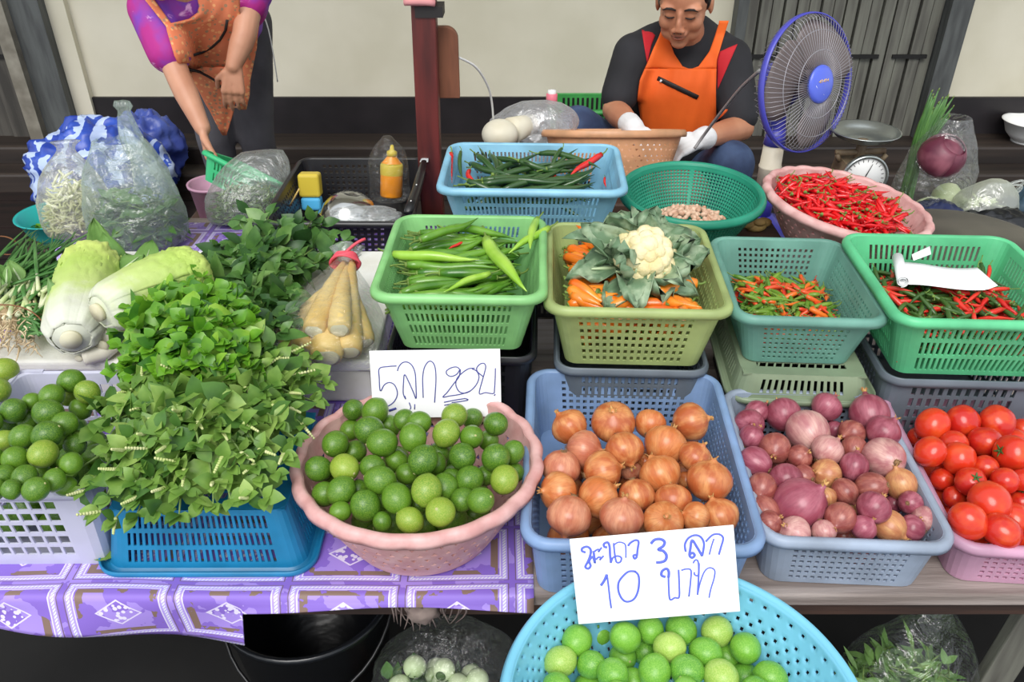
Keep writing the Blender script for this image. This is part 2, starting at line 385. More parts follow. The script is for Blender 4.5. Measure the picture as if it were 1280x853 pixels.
# left: white stacking crate of limes, upturned blue basket
crate_px('wlime', 'plastic_crate', 'white plastic stacking crate of limes beside the lemon basil', 'crate', ((-106, 617), (108, 620), (198, 464), (22, 464)), 0.852, 0.150, P_white, bands=5, pitch=0.018, hole=.78, rib=0.007, taper=0.012, m0=0.022, m1=0.02, lip=0.006, lipdrop=0.012, rad=0.02, posts=0.026)
_c, _w, _d, _r = rectfit((114, 720), (396, 724), (432, 556), (205, 556), T + 0.006)
CR['inv'] = dict(c=_c, r=_r, w=_w, d=_d, z0=T + .002, z1=T + .106, o=crate('plastic_basket', 'strong blue plastic basket turned upside down under the lemon basil', 'basket', _c, _r, _w, _d, T + 0.003, 0.098, P_inv, bands=3, pitch=0.0084, rib=0.007, taper=0.020, inverted=True, base_holes=True, rad=.024, lip=.015))
# crates underneath the middle row
def under(key, name, label, top, m, grow=-0.03, **kw):
    q = CR[key]; h = top - T - 0.001
    return crate(name, label, 'crate', q['c'] + Vector(kw.pop('off', (0, 0, 0))), q['r'], q['w'] + grow, q['d'] + grow, T + 0.001, h - 0.003, m, **kw)
under('green', 'plastic_crate', 'black mesh crate standing under the long green chilies', CR['green']['z0'], P_black, bands=6, pitch=0.011, rib=0.006, taper=0.008, lip=0.008)
under('orange', 'plastic_crate', 'slate grey crate standing under the orange chilies', CR['orange']['z0'], P_slate, -0.04, bands=5, pitch=0.011, rib=0.006, taper=0.008, lip=0.008)
under('rg', 'plastic_crate', 'slate grey crate standing under the emerald chili basket', CR['rg']['z0'], P_slate, -0.035, bands=5, pitch=0.014, rib=0.006, taper=0.006, lip=0.008)
q = CR['mix']
crate('plastic_basket', 'olive green basket turned upside down under the teal basket', 'basket', q['c'] + Vector((0.005, -0.02, 0)), q['r'], q['w'] + 0.0, q['d'] + 0.0, q['z0'] - 0.05, 0.047, P_olive, bands=1, pitch=0.011, taper=0.012, inverted=True, base_holes=True)
crate('plastic_crate', 'black crate standing lowest under the olive green basket', 'crate', q['c'] + Vector((0.005, -0.01, 0)), q['r'], q['w'] - 0.03, q['d'] - 0.03, T + 0.001, q['z0'] - 0.052 - T, P_black, bands=5, pitch=0.011, taper=0.006, lip=0.008)
q = CR['dark']
crate('plastic_crate', 'black crate standing under the sky blue chili basket', 'crate', q['c'], q['r'], q['w'] - 0.05, q['d'] - 0.05, T + 0.001, q['z0'] - T - 0.004, P_black, bands=6, pitch=0.011, taper=0.006, lip=0.008)

# ---- round baskets
def round_basket(name, label, ctr, z0, R, h, m, rb=0.62, nseg=120, nlev=14, style='tri', scallop=0.0, ns=16, tilt=(0, 0), lip=0.016, oval=1.0, curve=1.4, m0=1, m1=2, rot=0):
    root = thing(name, label, 'basket', (ctr[0], ctr[1], z0), rot); root.rotation_euler = (tilt[0], tilt[1], rot)
    def rr(t): return R * (rb + (1 - rb) * (1 - (1 - t) ** curve)) - lip
    def wav(a, t):
        return scallop * (abs(math.sin(a * ns / 2)) - 0.6) * max(0, (t - 0.55) / 0.45) ** 1.5
    N = nseg * 2; vs, fs = [], []; nl = nlev * 2
    for j in range(nl + 1):
        t = j / nl; r = rr(t)
        sh = (0.5 if (j // 2) % 2 else 0.0) if style != 'slot' else 0.0
        for i in range(N):
            a = 2 * PI * (i + sh * 0) / N
            q = r + wav(a, t); vs.append((q * math.cos(a) * oval, q * math.sin(a), t * h + (0.6 * wav(a, t) if t > .8 else 0)))
    for j in range(nl):
        for i in range(N):
            k = (i + 1) % N; row = j // 2
            inside = m0 <= row < nlev - m1
            q = (j * N + i, j * N + k, (j + 1) * N + k, (j + 1) * N + i)
            if style == 'slot': hol = inside and j % 2 == 1 and i % 2 == 0 and (i // 2) % 24 != 0
            elif style == 'tri':
                c = (i + (2 if row % 2 else 0)) % 4; hol = inside and j % 2 == 1 and c < 2
                if hol:                        # half of each cell stays: a triangular opening over two cells
                    up = row % 2 == 0
                    fs.append(((q[0], q[2], q[3]) if up else (q[0], q[1], q[3])) if c == 0 else ((q[1], q[2], q[3]) if up else (q[0], q[1], q[2])))
            else: hol = inside and j % 2 == 1 and (i + (2 if row % 2 else 0)) % 4 == 0 and row % 5 != 4
            if not hol: fs.append(q)
    o = MB().add(vs, fs).build('basket_wall', m, root, style != 'tri'); solid(o, 0.003)
    MB().add(*rings([[(rr(0) * math.cos(2 * PI * i / 48) * oval, rr(0) * math.sin(2 * PI * i / 48), z) for i in range(48)] for z in (0.0, 0.004)])).build('base', m, root, False)
    K = 192; prof = [(-0.0015, -0.008), (-0.001, 0.001), (0.003, 0.004), (lip * .6, 0.004), (lip - 0.003, 0.001), (lip, -0.005), (lip - 0.001, -0.013), (lip - 0.004, -0.013), (lip - 0.004, -0.004), (0.003, -0.001), (0.002, -0.008)]
    loops = []
    for off, z in prof:
        L = []
        for i in range(K):
            a = 2 * PI * i / K; wv = wav(a, 1.0); q = rr(1) + off + wv * (1 + (off / lip) * 0.5)
            L.append((q * math.cos(a) * oval, q * math.sin(a), h + z + 0.6 * wv))
        loops.append(L)
    MB().add(*rings(loops + [loops[0]], (False, False))).build('rim', m, root, True)
    return root
RB = {}
def rb(key, *a, **k): RB[key] = round_basket(*a, **k)
rb('pink', 'round_basket', 'dusty pink scalloped round basket heaped with green limes', (-0.134, 0.892), T + 0.006, 0.179, 0.126, P_rose, nseg=100, nlev=8, style='tri', scallop=0.0026, ns=20, tilt=(math.radians(-3), 0), rb=0.69)
rb('bowl', 'round_basket', 'large bright blue round basket of limes in front of the table', (0.184, 0.529), 0.635, 0.200, 0.165, P_aqua, nseg=130, nlev=17, style='hole', rb=0.55, m1=1, lip=0.012)
rb('col', 'round_basket', 'bottle green round mesh colander holding peeled garlic', (0.371, 1.592), 0.852, 0.150, 0.10, P_col, nseg=110, nlev=16, style='slot', rb=0.66, tilt=(math.radians(3), 0), lip=0.013)
rb('red', 'round_basket', 'dusty pink scalloped round basket heaped with small red chilies', (0.683, 1.592), 0.835, 0.175, 0.095, P_rose, nseg=92, nlev=7, style='tri', scallop=0.0026, ns=22, tilt=(math.radians(2), math.radians(8)), rb=0.68)
# ------------------------------------------------------------------ round produce: each piece kept on the sight line it shows on, pressed apart until they only touch
RNG = random.Random(7)
def settle(items, floor, inside, fill=0, fr=0.024, heap=None, lo=None, iters=260, grow=1.0, seed=1, squeeze=0.93):
    """items: [(px, py, rpx, under)] -> [(pos, radius)], fillers appended. heap(x, y) -> start height of the visible surface"""
    rng = random.Random(seed); P, R, D, T0, TW = [], [], [], [], []
    for px, py, rp, un in items:
        d = ray(px, py); s_ = 0.55
        while s_ < 2.4:
            p = CAMP + d * s_; s_ += 0.004
            if p.z <= max(lo + 0.03, heap(p.x, p.y) - (0.030 if un else 0.0)): break
        dep = (p - CAMP).dot(_F); r = rp * dep / FPX
        P.append(p - d * (0.6 * r)); R.append(r * grow); D.append(d); T0.append((P[-1] - CAMP).dot(d)); TW.append((-0.012, 0.03) if un else (-0.022, 0.014))
    nv = len(P)
    for _ in range(fill):
        for _t in range(40):
            x, y = inside(rng); z = rng.uniform(lo + fr, max(lo + fr, heap(x, y) - 0.035)); P.append(Vector((x, y, z))); break
        R.append(fr * rng.uniform(0.92, 1.06)); D.append(None)
    P = np.array([tuple(p) for p in P]); R = np.array(R); n = len(P)
    dirs = np.array([tuple(d) if d is not None else (0, 0, 0) for d in D]); vis = np.array([d is not None for d in D])
    for it in range(iters):
        dv = P[None] - P[:, None]; dist = np.sqrt((dv ** 2).sum(-1)) + 1e-9; need = squeeze * (R[None] + R[:, None]) - dist; np.fill_diagonal(need, -1)
        mv = np.zeros_like(P); w = np.maximum(need, 0) * 0.5
        push = -(dv / dist[..., None]) * w[..., None]; mv = push.sum(1) * 0.6
        # visible ones: only along the sight line
        # along-ray push: the nearer comes nearer, the farther goes farther
        t = ((P - np.array(CAMP)) * dirs).sum(1); dt = t[:, None] - t[None]
        sgn = np.where(np.abs(dt) < 1e-5, np.sign(np.arange(n)[:, None] - np.arange(n)[None]), np.sign(dt))
        al = (np.minimum(w, 0.01) * sgn * (vis[None, :])).sum(1) * 0.5
        P = np.where(vis[:, None], P + dirs * al[:, None], P + mv)
        tt = ((P - np.array(CAMP)) * dirs).sum(1); t0 = np.array(T0 + [0] * (n - nv)); lo_ = np.array([a for a, b in TW] + [-9] * (n - nv)); hi_ = np.array([b for a, b in TW] + [9] * (n - nv))
        P = np.where(vis[:, None], P + dirs * (np.clip(tt, t0 + lo_, t0 + hi_) - tt)[:, None], P)
        under_ = vis & (P[:, 2] < lo + R * 0.95)
        if under_.any():
            k = ((lo + R * 0.95) - P[:, 2]) / np.where(dirs[:, 2] == 0, -1, dirs[:, 2]); P = np.where(under_[:, None], P + dirs * k[:, None], P)
        fz = (~vis); P[fz, 2] = np.maximum(P[fz, 2] - 0.0006, lo + R[fz] * 0.95)
        for i in np.nonzero(fz)[0]:
            q = inside.clamp(P[i], R[i]); P[i, 0], P[i, 1] = q
    return [(Vector(P[i]), float(R[i]), bool(vis[i])) for i in range(n)]
class InRect:
    def __init__(s, cr, marg=0.032): s.c, s.r, s.w, s.d, s.m = cr['c'], cr['r'], cr['w'] / 2 - 0.03 - marg, cr['d'] / 2 - 0.03 - marg, marg
    def local(s, x, y):
        c, q = math.cos(-s.r), math.sin(-s.r); dx, dy = x - s.c.x, y - s.c.y; return c * dx - q * dy, q * dx + c * dy
    def world(s, u, v): c, q = math.cos(s.r), math.sin(s.r); return s.c.x + c * u - q * v, s.c.y + q * u + c * v
    def __call__(s, rng): return s.world(rng.uniform(-s.w, s.w), rng.uniform(-s.d, s.d))
    def clamp(s, p, r): u, v = s.local(p[0], p[1]); return s.world(max(-s.w, min(s.w, u)), max(-s.d, min(s.d, v)))
class InDisc:
    def __init__(s, x, y, R): s.x, s.y, s.R = x, y, R
    def __call__(s, rng): a, q = rng.uniform(0, 2 * PI), s.R * math.sqrt(rng.random()); return s.x + q * math.cos(a), s.y + q * math.sin(a)
    def clamp(s, p, r):
        dx, dy = p[0] - s.x, p[1] - s.y; q = math.hypot(dx, dy)
        return (p[0], p[1]) if q <= s.R else (s.x + dx / q * s.R, s.y + dy / q * s.R)
def zoomed(L, ox, oy, k):
    md = sorted(a[2] for a in L)[len(L) // 2] * .88; L = [(a[0], a[1], max(a[2], md) if len(a) > 3 and 'u' in a[3] and MINU else a[2]) + tuple(a[3:]) for a in L]; return [(ox + a[0] / k, oy + a[1] / k, a[2] / k, len(a) > 3 and 'u' in a[3]) for a in L], [(a[3] if len(a) > 3 else '') for a in L]

MINU = True
# ---- limes
m_lime = mat('lime skin', (84, 128, 30), 0.3, col2=(120, 152, 52), rnd=(52, 98, 26), scale=14, bump=0.10, bscale=420, spec=0.5, lo=.4, hi=.75)
m_limey = mat('yellowing lime skin', (136, 164, 48), 0.32, col2=(164, 176, 78), rnd=(106, 144, 40), scale=14, bump=0.10, bscale=420, lo=.4, hi=.75)
m_limel = mat('bright lime skin', (112, 172, 52), 0.3, col2=(144, 194, 80), rnd=(84, 148, 46), scale=14, bump=0.10, bscale=420, lo=.4, hi=.75)
m_limes = mat('dry stem scar', (176, 176, 118), 0.7)
def lime_mesh(name, m, seed):
    vs, fs = ball(1, 1, 1, 26, 18); out = []
    for x, y, z in vs:
        k = 1 + 0.02 * nz3((x, y, z), 1.5, seed); q = math.hypot(x, y)
        zz = z * (1.06 + 0.05 * math.exp(-(q / 0.22) ** 2)); out.append((x * 0.97 * k, y * 0.97 * k, zz * k))
    return MB().add(out, fs).mesh(name, [m])
m_limeyl = mat('pale yellow-green lime skin', (166, 196, 88), 0.3, col2=(190, 208, 116), rnd=(146, 184, 74), scale=14, bump=0.10, bscale=420, lo=.4, hi=.75)
LIME = {k: [lime_mesh('lime', m, s) for s in (1, 2)] for k, m in (('d', m_lime), ('y', m_limey), ('l', m_limel), ('yl', m_limeyl))}
sc_v, sc_f = ball(0.10, 0.10, 0.035, 10, 6, (0, 0, 1.095)); LSC = MB().add(sc_v, sc_f).mesh('stem_scar', [m_limes])
def place_lime(p, r, kind, label, group, rng):
    o = link('lime', rng.choice(LIME[kind]), None, p); o.scale = (r, r, r)
    o.rotation_euler = (rng.uniform(0, 2 * PI), rng.uniform(0, 2 * PI), rng.uniform(0, 2 * PI)); tag(o, label, 'lime', group)
    if rng.random() < 0.6: link('stem_scar', LSC, o)
    return o
def limes(zl, off, k, key_group, label_d, label_y, floor, inside, fill, heap, lo, base='d', seed=1, fr=0.023):
    items, fl = zoomed(zl, off[0], off[1], k); rng = random.Random(seed)
    res = settle(items, None, inside, fill, fr, heap, lo, seed=seed)
    for i, (p, r, v) in enumerate(res):
        yel = (i < len(fl) and 'y' in fl[i])
        place_lime(p, r, ('yl' if base == 'l' else 'y') if yel else base, label_y if yel else label_d, key_group, rng)
ZP = [(280,255,38),(355,260,46),(155,360,40,'u'),(218,372,46),(335,325,50),(380,368,50),(285,400,40,'u'),(405,310,35,'u'),(455,290,38),(505,300,42),(485,350,48),(600,335,48,'y'),(628,275,44,'y'),(690,285,36,'u'),(770,303,42),(687,348,42),(745,360,35,'u'),(655,415,48),(575,405,40,'u'),(520,428,52),(430,430,40,'u'),(565,440,35,'u'),(770,420,50),(830,400,40),(160,458,45),(250,455,50,'y'),(345,450,42),(195,470,35,'u'),(373,497,52),(465,475,38,'u'),(595,520,48),(680,495,50),(735,480,35,'u'),(800,495,50,'y'),(830,470,30,'u'),(180,545,45),(238,533,50),(300,530,32,'u'),(322,585,54),(430,560,53),(532,532,54,'y'),(655,565,42),(718,567,46),(620,490,30,'u'),(580,607,52,'y'),(475,635,46,'y'),(235,605,36),(380,640,34),(270,325,30,'u'),(500,580,30,'u')]
limes(ZP, (340, 420), 2.753, 'limes in the pink basket', 'green lime heaped in the dusty pink scalloped basket', 'yellowish green lime heaped in the dusty pink scalloped basket', None, InDisc(-0.134, 0.892, 0.080), 30,
      lambda x, y: 0.862 - 1.2 * (x + 0.134) ** 2 - (3.2 if y < .892 else 1.2) * (y - 0.892) ** 2, T + 0.014, seed=3)
ZB = [(323,430,52),(395,405,40,'u'),(484,420,52),(568,393,45),(670,395,53),(745,365,38,'u'),(790,400,52,'y'),(632,453,52,'y'),(548,465,36,'u'),(752,470,52),(885,455,52),(268,500,52,'y'),(370,510,47),(475,487,46,'u'),(443,540,53),(582,533,55),(690,530,54),(825,487,34,'u'),(803,550,58,'y'),(968,550,52),(880,552,38,'u'),(258,585,48),(515,570,32,'u'),(360,585,36,'u'),(920,600,50),(690,610,52),(460,620,50)]
limes([tuple(q) for q in ZB], (600, 640), 2.667, 'limes in the blue basket', 'bright green lime lying in the large bright blue basket', 'pale yellow green lime lying in the large bright blue basket', None, InDisc(0.188, 0.531, 0.09), 14,
      lambda x, y: 0.748 - 0.3 * ((x - 0.188) ** 2 + (y - 0.56) ** 2), 0.643, base='l', seed=5)
ZW = [(190,120,32),(233,150,32,'y'),(138,160,32),(180,160,22,'uy'),(128,205,38),(85,175,24),(35,200,34),(22,232,28,'u'),(12,280,30,'y'),(60,270,34),(125,265,38),(172,235,34),(115,315,38,'y'),(42,330,36),(66,378,34),(8,375,32),(30,410,26),(95,410,34),(105,365,24,'u'),(145,385,30),(75,225,20,'u'),(190,340,30),(215,195,24,'u'),(-25,330,34),(-30,230,34),(-20,410,32),(200,290,30,'u'),(175,400,28,'u')]
qw = CR['wlime']
limes(ZW, (0, 420), 2.132, 'limes in the white crate', 'dark green lime heaped in the white stacking crate', 'yellowing lime heaped in the white stacking crate', None, InRect(qw), 26,
      lambda x, y: 0.888 + 0.05 * (y - qw['c'].y), T + 0.02, seed=9)

MINU = False
_w2 = dup(qw['o'], loc=qw['o'].location + Vector((-.272, .004, 0)), label='second white crate of limes standing beyond the first, cut by the frame')
for px_, py_ in ((5, 464), (-14, 470), (-6, 488)):
    p_ = at(px_, py_, .862); place_lime(p_, .021, 'y', 'yellowing lime in the second white crate, nearly out of view', 'limes in the second crate', random.Random(px_))
# ---- brown onions
def onion_material(name, c, c2, rnd, streak):
    m = mat(name, c, 0.3, col2=c2, rnd=rnd, scale=2.2, stretch=(1, 1, 0.35), lo=.4, hi=.7, spec=0.5)
    N = m.node_tree.nodes; L = m.node_tree.links; p = N['Principled BSDF']           # fine lines from neck to root
    tc = N.new('ShaderNodeTexCoord'); sx = N.new('ShaderNodeSeparateXYZ'); L.new(tc.outputs['Object'], sx.inputs[0])
    at2 = N.new('ShaderNodeMath'); at2.operation = 'ARCTAN2'; L.new(sx.outputs[0], at2.inputs[0]); L.new(sx.outputs[1], at2.inputs[1])
    cb = N.new('ShaderNodeCombineXYZ'); L.new(at2.outputs[0], cb.inputs[0]); nz = N.new('ShaderNodeTexNoise'); nz.inputs['Scale'].default_value = 9; nz.inputs['Detail'].default_value = 4
    ml = N.new('ShaderNodeMath'); ml.operation = 'MULTIPLY'; ml.inputs[1].default_value = 0.25; L.new(sx.outputs[2], ml.inputs[0]); L.new(ml.outputs[0], cb.inputs[1]); L.new(cb.outputs[0], nz.inputs['Vector'])
    mr = N.new('ShaderNodeMapRange'); mr.inputs['From Min'].default_value = .45; mr.inputs['From Max'].default_value = .72; mr.inputs['To Max'].default_value = 0.4; L.new(nz.outputs['Fac'], mr.inputs['Value'])
    mx = N.new('ShaderNodeMix'); mx.data_type = 'RGBA'; mx.inputs['B'].default_value = S(streak) + (1,)
    src = p.inputs['Base Color'].links[0].from_socket; L.new(mr.outputs[0], mx.inputs['Factor']); L.new(src, mx.inputs['A']); L.new(mx.outputs['Result'], p.inputs['Base Color']); return m
m_on = onion_material('brown onion skin', (202, 116, 62), (220, 154, 98), (178, 92, 52), (158, 84, 46))
m_onp = onion_material('pinkish onion skin', (198, 122, 92), (214, 150, 116), (180, 98, 70), (156, 84, 62))
m_neck = mat('dry papery onion neck', (206, 162, 98), 0.7, col2=(160, 110, 62), scale=6)
m_root = mat('dry onion roots', (150, 116, 78), 0.85, col2=(108, 80, 54), scale=12)
m_sh = onion_material('purple shallot skin', (158, 78, 96), (178, 104, 118), (130, 54, 70), (112, 44, 60))
m_shb = onion_material('reddish brown shallot skin', (156, 82, 74), (180, 112, 98), (134, 64, 60), (110, 50, 48))
m_shp = onion_material('pale pink shallot skin', (196, 140, 136), (216, 172, 162), (176, 114, 116), (154, 88, 98))
m_sht = onion_material('tan shallot skin', (196, 132, 88), (214, 162, 108), (180, 112, 78), (150, 88, 66))
def bulb_mesh(seed, flat=0.92, neck=0.12, nm='bulb'):
    prof = [(0.0, -0.93), (0.12, -0.94), (0.30, -0.90), (0.58, -0.76), (0.82, -0.50), (0.96, -0.18), (1.0, 0.08), (0.95, 0.36), (0.82, 0.58), (0.62, 0.77), (0.40, 0.89), (0.21, 0.965), (0.13, 1.0 + neck * .4), (0.10, 1.0 + neck)]
    loops = []; n = 28
    for r, z in prof:
        loops.append([((r + 0.0001) * (1 + 0.03 * nz3((math.cos(2 * PI * i / n), math.sin(2 * PI * i / n), z), 1.2, seed)) * math.cos(2 * PI * i / n), (r + 0.0001) * (1 + 0.02 * math.sin(3 * 2 * PI * i / n + seed)) * math.sin(2 * PI * i / n), z * flat) for i in range(n)])
    return rings(loops)
def neck_mesh(seed, z0, k=1.0):
    rng = random.Random(seed); mb = MB()
    for i in range(6):
        a = rng.uniform(0, 2 * PI); l = rng.uniform(0.10, 0.26) * k; b = (0.25 * math.cos(a) * k, 0.25 * math.sin(a) * k, z0 + l)
        mb.add(*tube(bez((0.07 * math.cos(a), 0.07 * math.sin(a), z0 - 0.12), (0.1 * math.cos(a), 0.1 * math.sin(a), z0 + l * .6), b, 4), [0.09, 0.08, 0.06, 0.04, 0.015], 6, flat=0.3))
    return mb
def root_mesh(seed, z0):
    rng = random.Random(seed); mb = MB(); mb.add(*ball(0.17, 0.17, 0.07, 10, 6, (0, 0, z0)))
    for i in range(16):
        a = rng.uniform(0, 2 * PI); mb.add(*tube(bez((0.1 * math.cos(a), 0.1 * math.sin(a), z0), (0.14 * math.cos(a), 0.14 * math.sin(a), z0 - .08), (0.22 * math.cos(a + .5), 0.22 * math.sin(a + .5), z0 - .10), 3), [0.015, 0.014, 0.012, 0.006], 4))
    return mb
BULB = {}
def bulb_thing(kind, cat, m, p, r, rot, label, group, rng, flat=0.92, neck=0.12, sx=1.0):
    key = (m.name, flat, rng.randrange(3))
    if key not in BULB:
        s = len(BULB); BULB[key] = (MB().add(*bulb_mesh(s, flat, neck)).mesh('bulb', [m]), neck_mesh(s, (0.99 + neck) * flat, .8).mesh('dry_neck', [m_neck]), root_mesh(s, -0.93 * flat).mesh('root_tuft', [m_root]))
    a, b, c = BULB[key]
    t = thing(kind, label, cat, p, 0, group); t.rotation_euler = rot; t.scale = (r * sx, r, r)
    link('bulb', a, t); link('dry_neck', b, t); link('root_tuft', c, t); return t
def rot_to(az, el, spin):                      # neck direction: azimuth in plan (0 = away from the viewer, 90 = right), elevation
    d = Vector((math.sin(az) * math.cos(el), math.cos(az) * math.cos(el), math.sin(el)))
    q = Vector((0, 0, 1)).rotation_difference(d); return (q @ Euler((0, 0, spin)).to_quaternion()).to_euler()
ZO = [(228,265,70,'grey-scarred brown onion at the back corner of the blue basket',300,40),(400,250,82,'large flaky brown onion at the back of the blue basket',200,70),(545,255,60,'small glossy onion at the back, between two larger ones',20,10),(703,245,74,'brown onion at the back of the blue basket with its neck to the side',90,15),
(283,355,74,'copper onion beside the flaky one, neck turned inward',110,10),(442,355,74,'round copper onion resting against the flaky large onion',160,-20),(605,340,82,'wide doubled brown onion below the small glossy one',30,20),(195,425,74,'pinkish onion with its dry root facing the viewer, by the rim',200,-70),
(355,440,78,'brown onion with its neck pointing toward the middle of the basket',80,10),(470,440,42,'small onion sunk deep in the middle of the basket',0,30),(722,385,62,'dull papery onion near the side wall of the blue basket',70,60),(585,455,80,'shiny golden onion in the middle of the blue basket',330,35),
(780,480,86,'largest golden onion with its neck pointing up',20,62),(690,480,40,'onion half hidden behind the largest golden one',10,0),(185,520,76,'plain brown onion below the pinkish one at the rim',250,20),(340,545,82,'golden tan onion with a pointed shoulder, in the lower half',60,15),
(490,535,70,'onion with a pale torn skin patch and dark root spot',160,-50),(635,560,72,'dull brown onion between the golden ones',0,20),(228,615,84,'reddish onion with a grey root scar near the front corner',200,-45),(432,625,82,'rosy brown onion just behind the front rim',20,70),
(597,640,76,'tan onion behind the price card, beside the rosy one',180,60),(725,620,56,'pale onion squeezed beside the front corner onion',270,20),(818,620,76,'golden onion in the front corner beside the card',330,45),(525,405,35,'flaky onion scrap-sized bulb below the wide doubled one',60,40)]
q = CR['onion']
it, _ = zoomed([(a[0], a[1], a[2], 'u' if a[2] < 45 else '') for a in ZO], 640, 450, 3.158)
rng = random.Random(11)
res = settle(it, None, InRect(q), 14, 0.031, lambda x, y: 0.806 - .35 * max(0, -InRect(q).local(x, y)[1] - .085), q['z0'] + 0.006, seed=4, squeeze=0.9, grow=1.05)
for i, (p, r, v) in enumerate(res):
    if v: bulb_thing('onion', 'onion', m_onp if i in (4, 7, 9, 18, 19) else m_on, p, r, rot_to(math.radians(ZO[i][4]), math.radians(ZO[i][5]), rng.uniform(0, 6)), ZO[i][3], 'brown onions', rng)
    else: bulb_thing('onion', 'onion', m_on, p, r * .95, rot_to(rng.uniform(0, 6), rng.uniform(-.5, 1), 0), 'brown onion buried under the others in the cornflower blue basket', 'buried onions', rng)

# ---- shallots
ZS = [(138,170,42,'s','dark purple shallot in the back corner'),(243,180,64,'s','large shallot with a dry tuft on top, at the back'),(110,215,55,'s','papery shallot by the side rim near the back'),(405,150,54,'s','pointed shallot at the back with its neck to the side'),(570,180,70,'s','wide twin shallot at the back right corner of its basket'),(335,245,76,'p','pale pink shallot showing its root plate'),(120,265,46,'s','shallot with a stringy neck by the side rim'),(435,240,38,'s','shallot half hidden beside the pale one'),(502,250,50,'b','round brown shallot with a dark root spot'),(620,245,62,'s','mauve shallot by the far side rim'),(210,305,56,'b','red-brown shallot below the tufted one'),(135,360,56,'s','mauve shallot touching the side rim, halfway down'),(303,340,44,'b','small red shallot near the pale one'),(408,315,58,'p','lilac shallot with a cut pale crown'),(510,310,46,'b','shallot tucked under the round brown one'),(625,345,74,'p','big pointed pinkish shallot by the far side rim'),(215,370,30,'b','tiny shallot sunk beside the red one'),(510,378,50,'s','tall oval shallot standing in the middle'),(405,405,56,'t','tan shallot with a flat end, in the middle'),(320,415,44,'b','shallot squeezed behind the tan one'),(250,425,62,'s','dark shallot with torn papery skin'),(160,455,54,'b','rust coloured shallot by the side rim'),(578,455,54,'b','rosy shallot next to the orange-tan one'),(475,470,46,'b','round red shallot in the lower middle'),(690,445,56,'t','orange-tan small onion among the shallots'),(298,525,94,'s','biggest shallot in the basket, broad and striped'),(400,495,42,'t','brown shallot beside the biggest one'),(460,570,54,'b','red-brown shallot right of the biggest one'),(583,535,60,'s','round mauve shallot with a pale dot on top'),(500,530,30,'t','small tan shallot sunk in a gap'),(660,520,34,'s','small mauve shallot in a gap'),(725,515,44,'s','shallot against the far side rim, low'),(170,545,54,'b','dull red shallot in the near side corner'),(190,590,44,'b','rust shallot below the dull red one'),(190,632,38,'b','pale shallot in the front corner'),(285,628,58,'p','whitish shallot behind the front rim'),(395,622,44,'p','pink cream shallot behind the front rim'),(545,610,46,'s','bright pink shallot behind the front rim'),(640,600,58,'t','tan papery shallot behind the front rim'),(730,612,50,'s','magenta shallot in the front far corner'),(470,640,38,'b','shallot lowest at the front rim'),(780,575,46,'p','torn pale shallot by the far front corner'),(620,420,34,'b','shallot peeping out above the rosy one')]
q = CR['shallot']; it, _ = zoomed([(a[0], a[1], a[2], 'u' if a[2] < 40 else '') for a in ZS], 900, 460, 3.047)
res = settle(it, None, InRect(q), 22, 0.022, lambda x, y: 0.792 - .5 * max(0, -InRect(q).local(x, y)[1] - .075), q['z0'] + 0.006, seed=6, squeeze=0.84, grow=1.12); rng = random.Random(21)
for i, (p, r, v) in enumerate(res):
    mm = {'s': m_sh, 'b': m_shb, 'p': m_shp, 't': m_sht}[ZS[i][3]] if v else m_shb
    bulb_thing('shallot', 'shallot', mm, p, r * .95, rot_to(rng.uniform(0, 6.28), rng.uniform(-.7, 1.0), rng.uniform(0, 6)), ZS[i][4] if v else 'purple shallot buried under the others in the blue-grey basket', 'purple shallots' if v else 'buried shallots', rng, flat=rng.choice((0.95, 1.12)), neck=0.16)

# ---- tomatoes
m_tom = mat('ripe tomato skin', (212, 54, 28), 0.24, col2=(222, 84, 36), rnd=(192, 34, 26), scale=1.2, coat=0.1, lo=.45, hi=.8)
m_cal = mat('tomato calyx', (72, 104, 44), 0.6, var=0.3)
def tom_mesh(sd, long):
    vs, fs = ball(1, 1, 1, 28, 18); out = []
    for x, y, z in vs:
        a = math.atan2(y, x); q = math.hypot(x, y); k = 1 + 0.02 * math.cos(5 * a + sd) * q
        out.append((x * k, y * k, z * long - 0.10 * math.exp(-(q / 0.25) ** 2) * (1 if z > 0 else -0.3)))
    return out, fs
TOM = [MB().add(*tom_mesh(s, l)).mesh('tomato_body', [m_tom]) for s, l in ((0, 0.88), (1, 1.15), (2, 0.98))]
def calyx_mesh(z):
    mb = MB()
    for i in range(5):
        a = 2 * PI * i / 5; c, s = math.cos(a), math.sin(a)
        mb.add(*tube(bez((0, 0, z + .02), (0.2 * c, 0.2 * s, z + 0.10), (0.38 * c, 0.38 * s, z + 0.12), 4), [0.07, 0.075, 0.06, 0.04, 0.008], 6, flat=0.25))
    mb.add(*tube([(0, 0, z), (0.03, 0, z + 0.16)], [0.05, 0.04], 6)); return mb
CAL = [calyx_mesh(0.88 - .10).mesh('calyx', [m_cal]), calyx_mesh(1.15 - .10).mesh('calyx', [m_cal]), calyx_mesh(.98 - .1).mesh('calyx', [m_cal])]
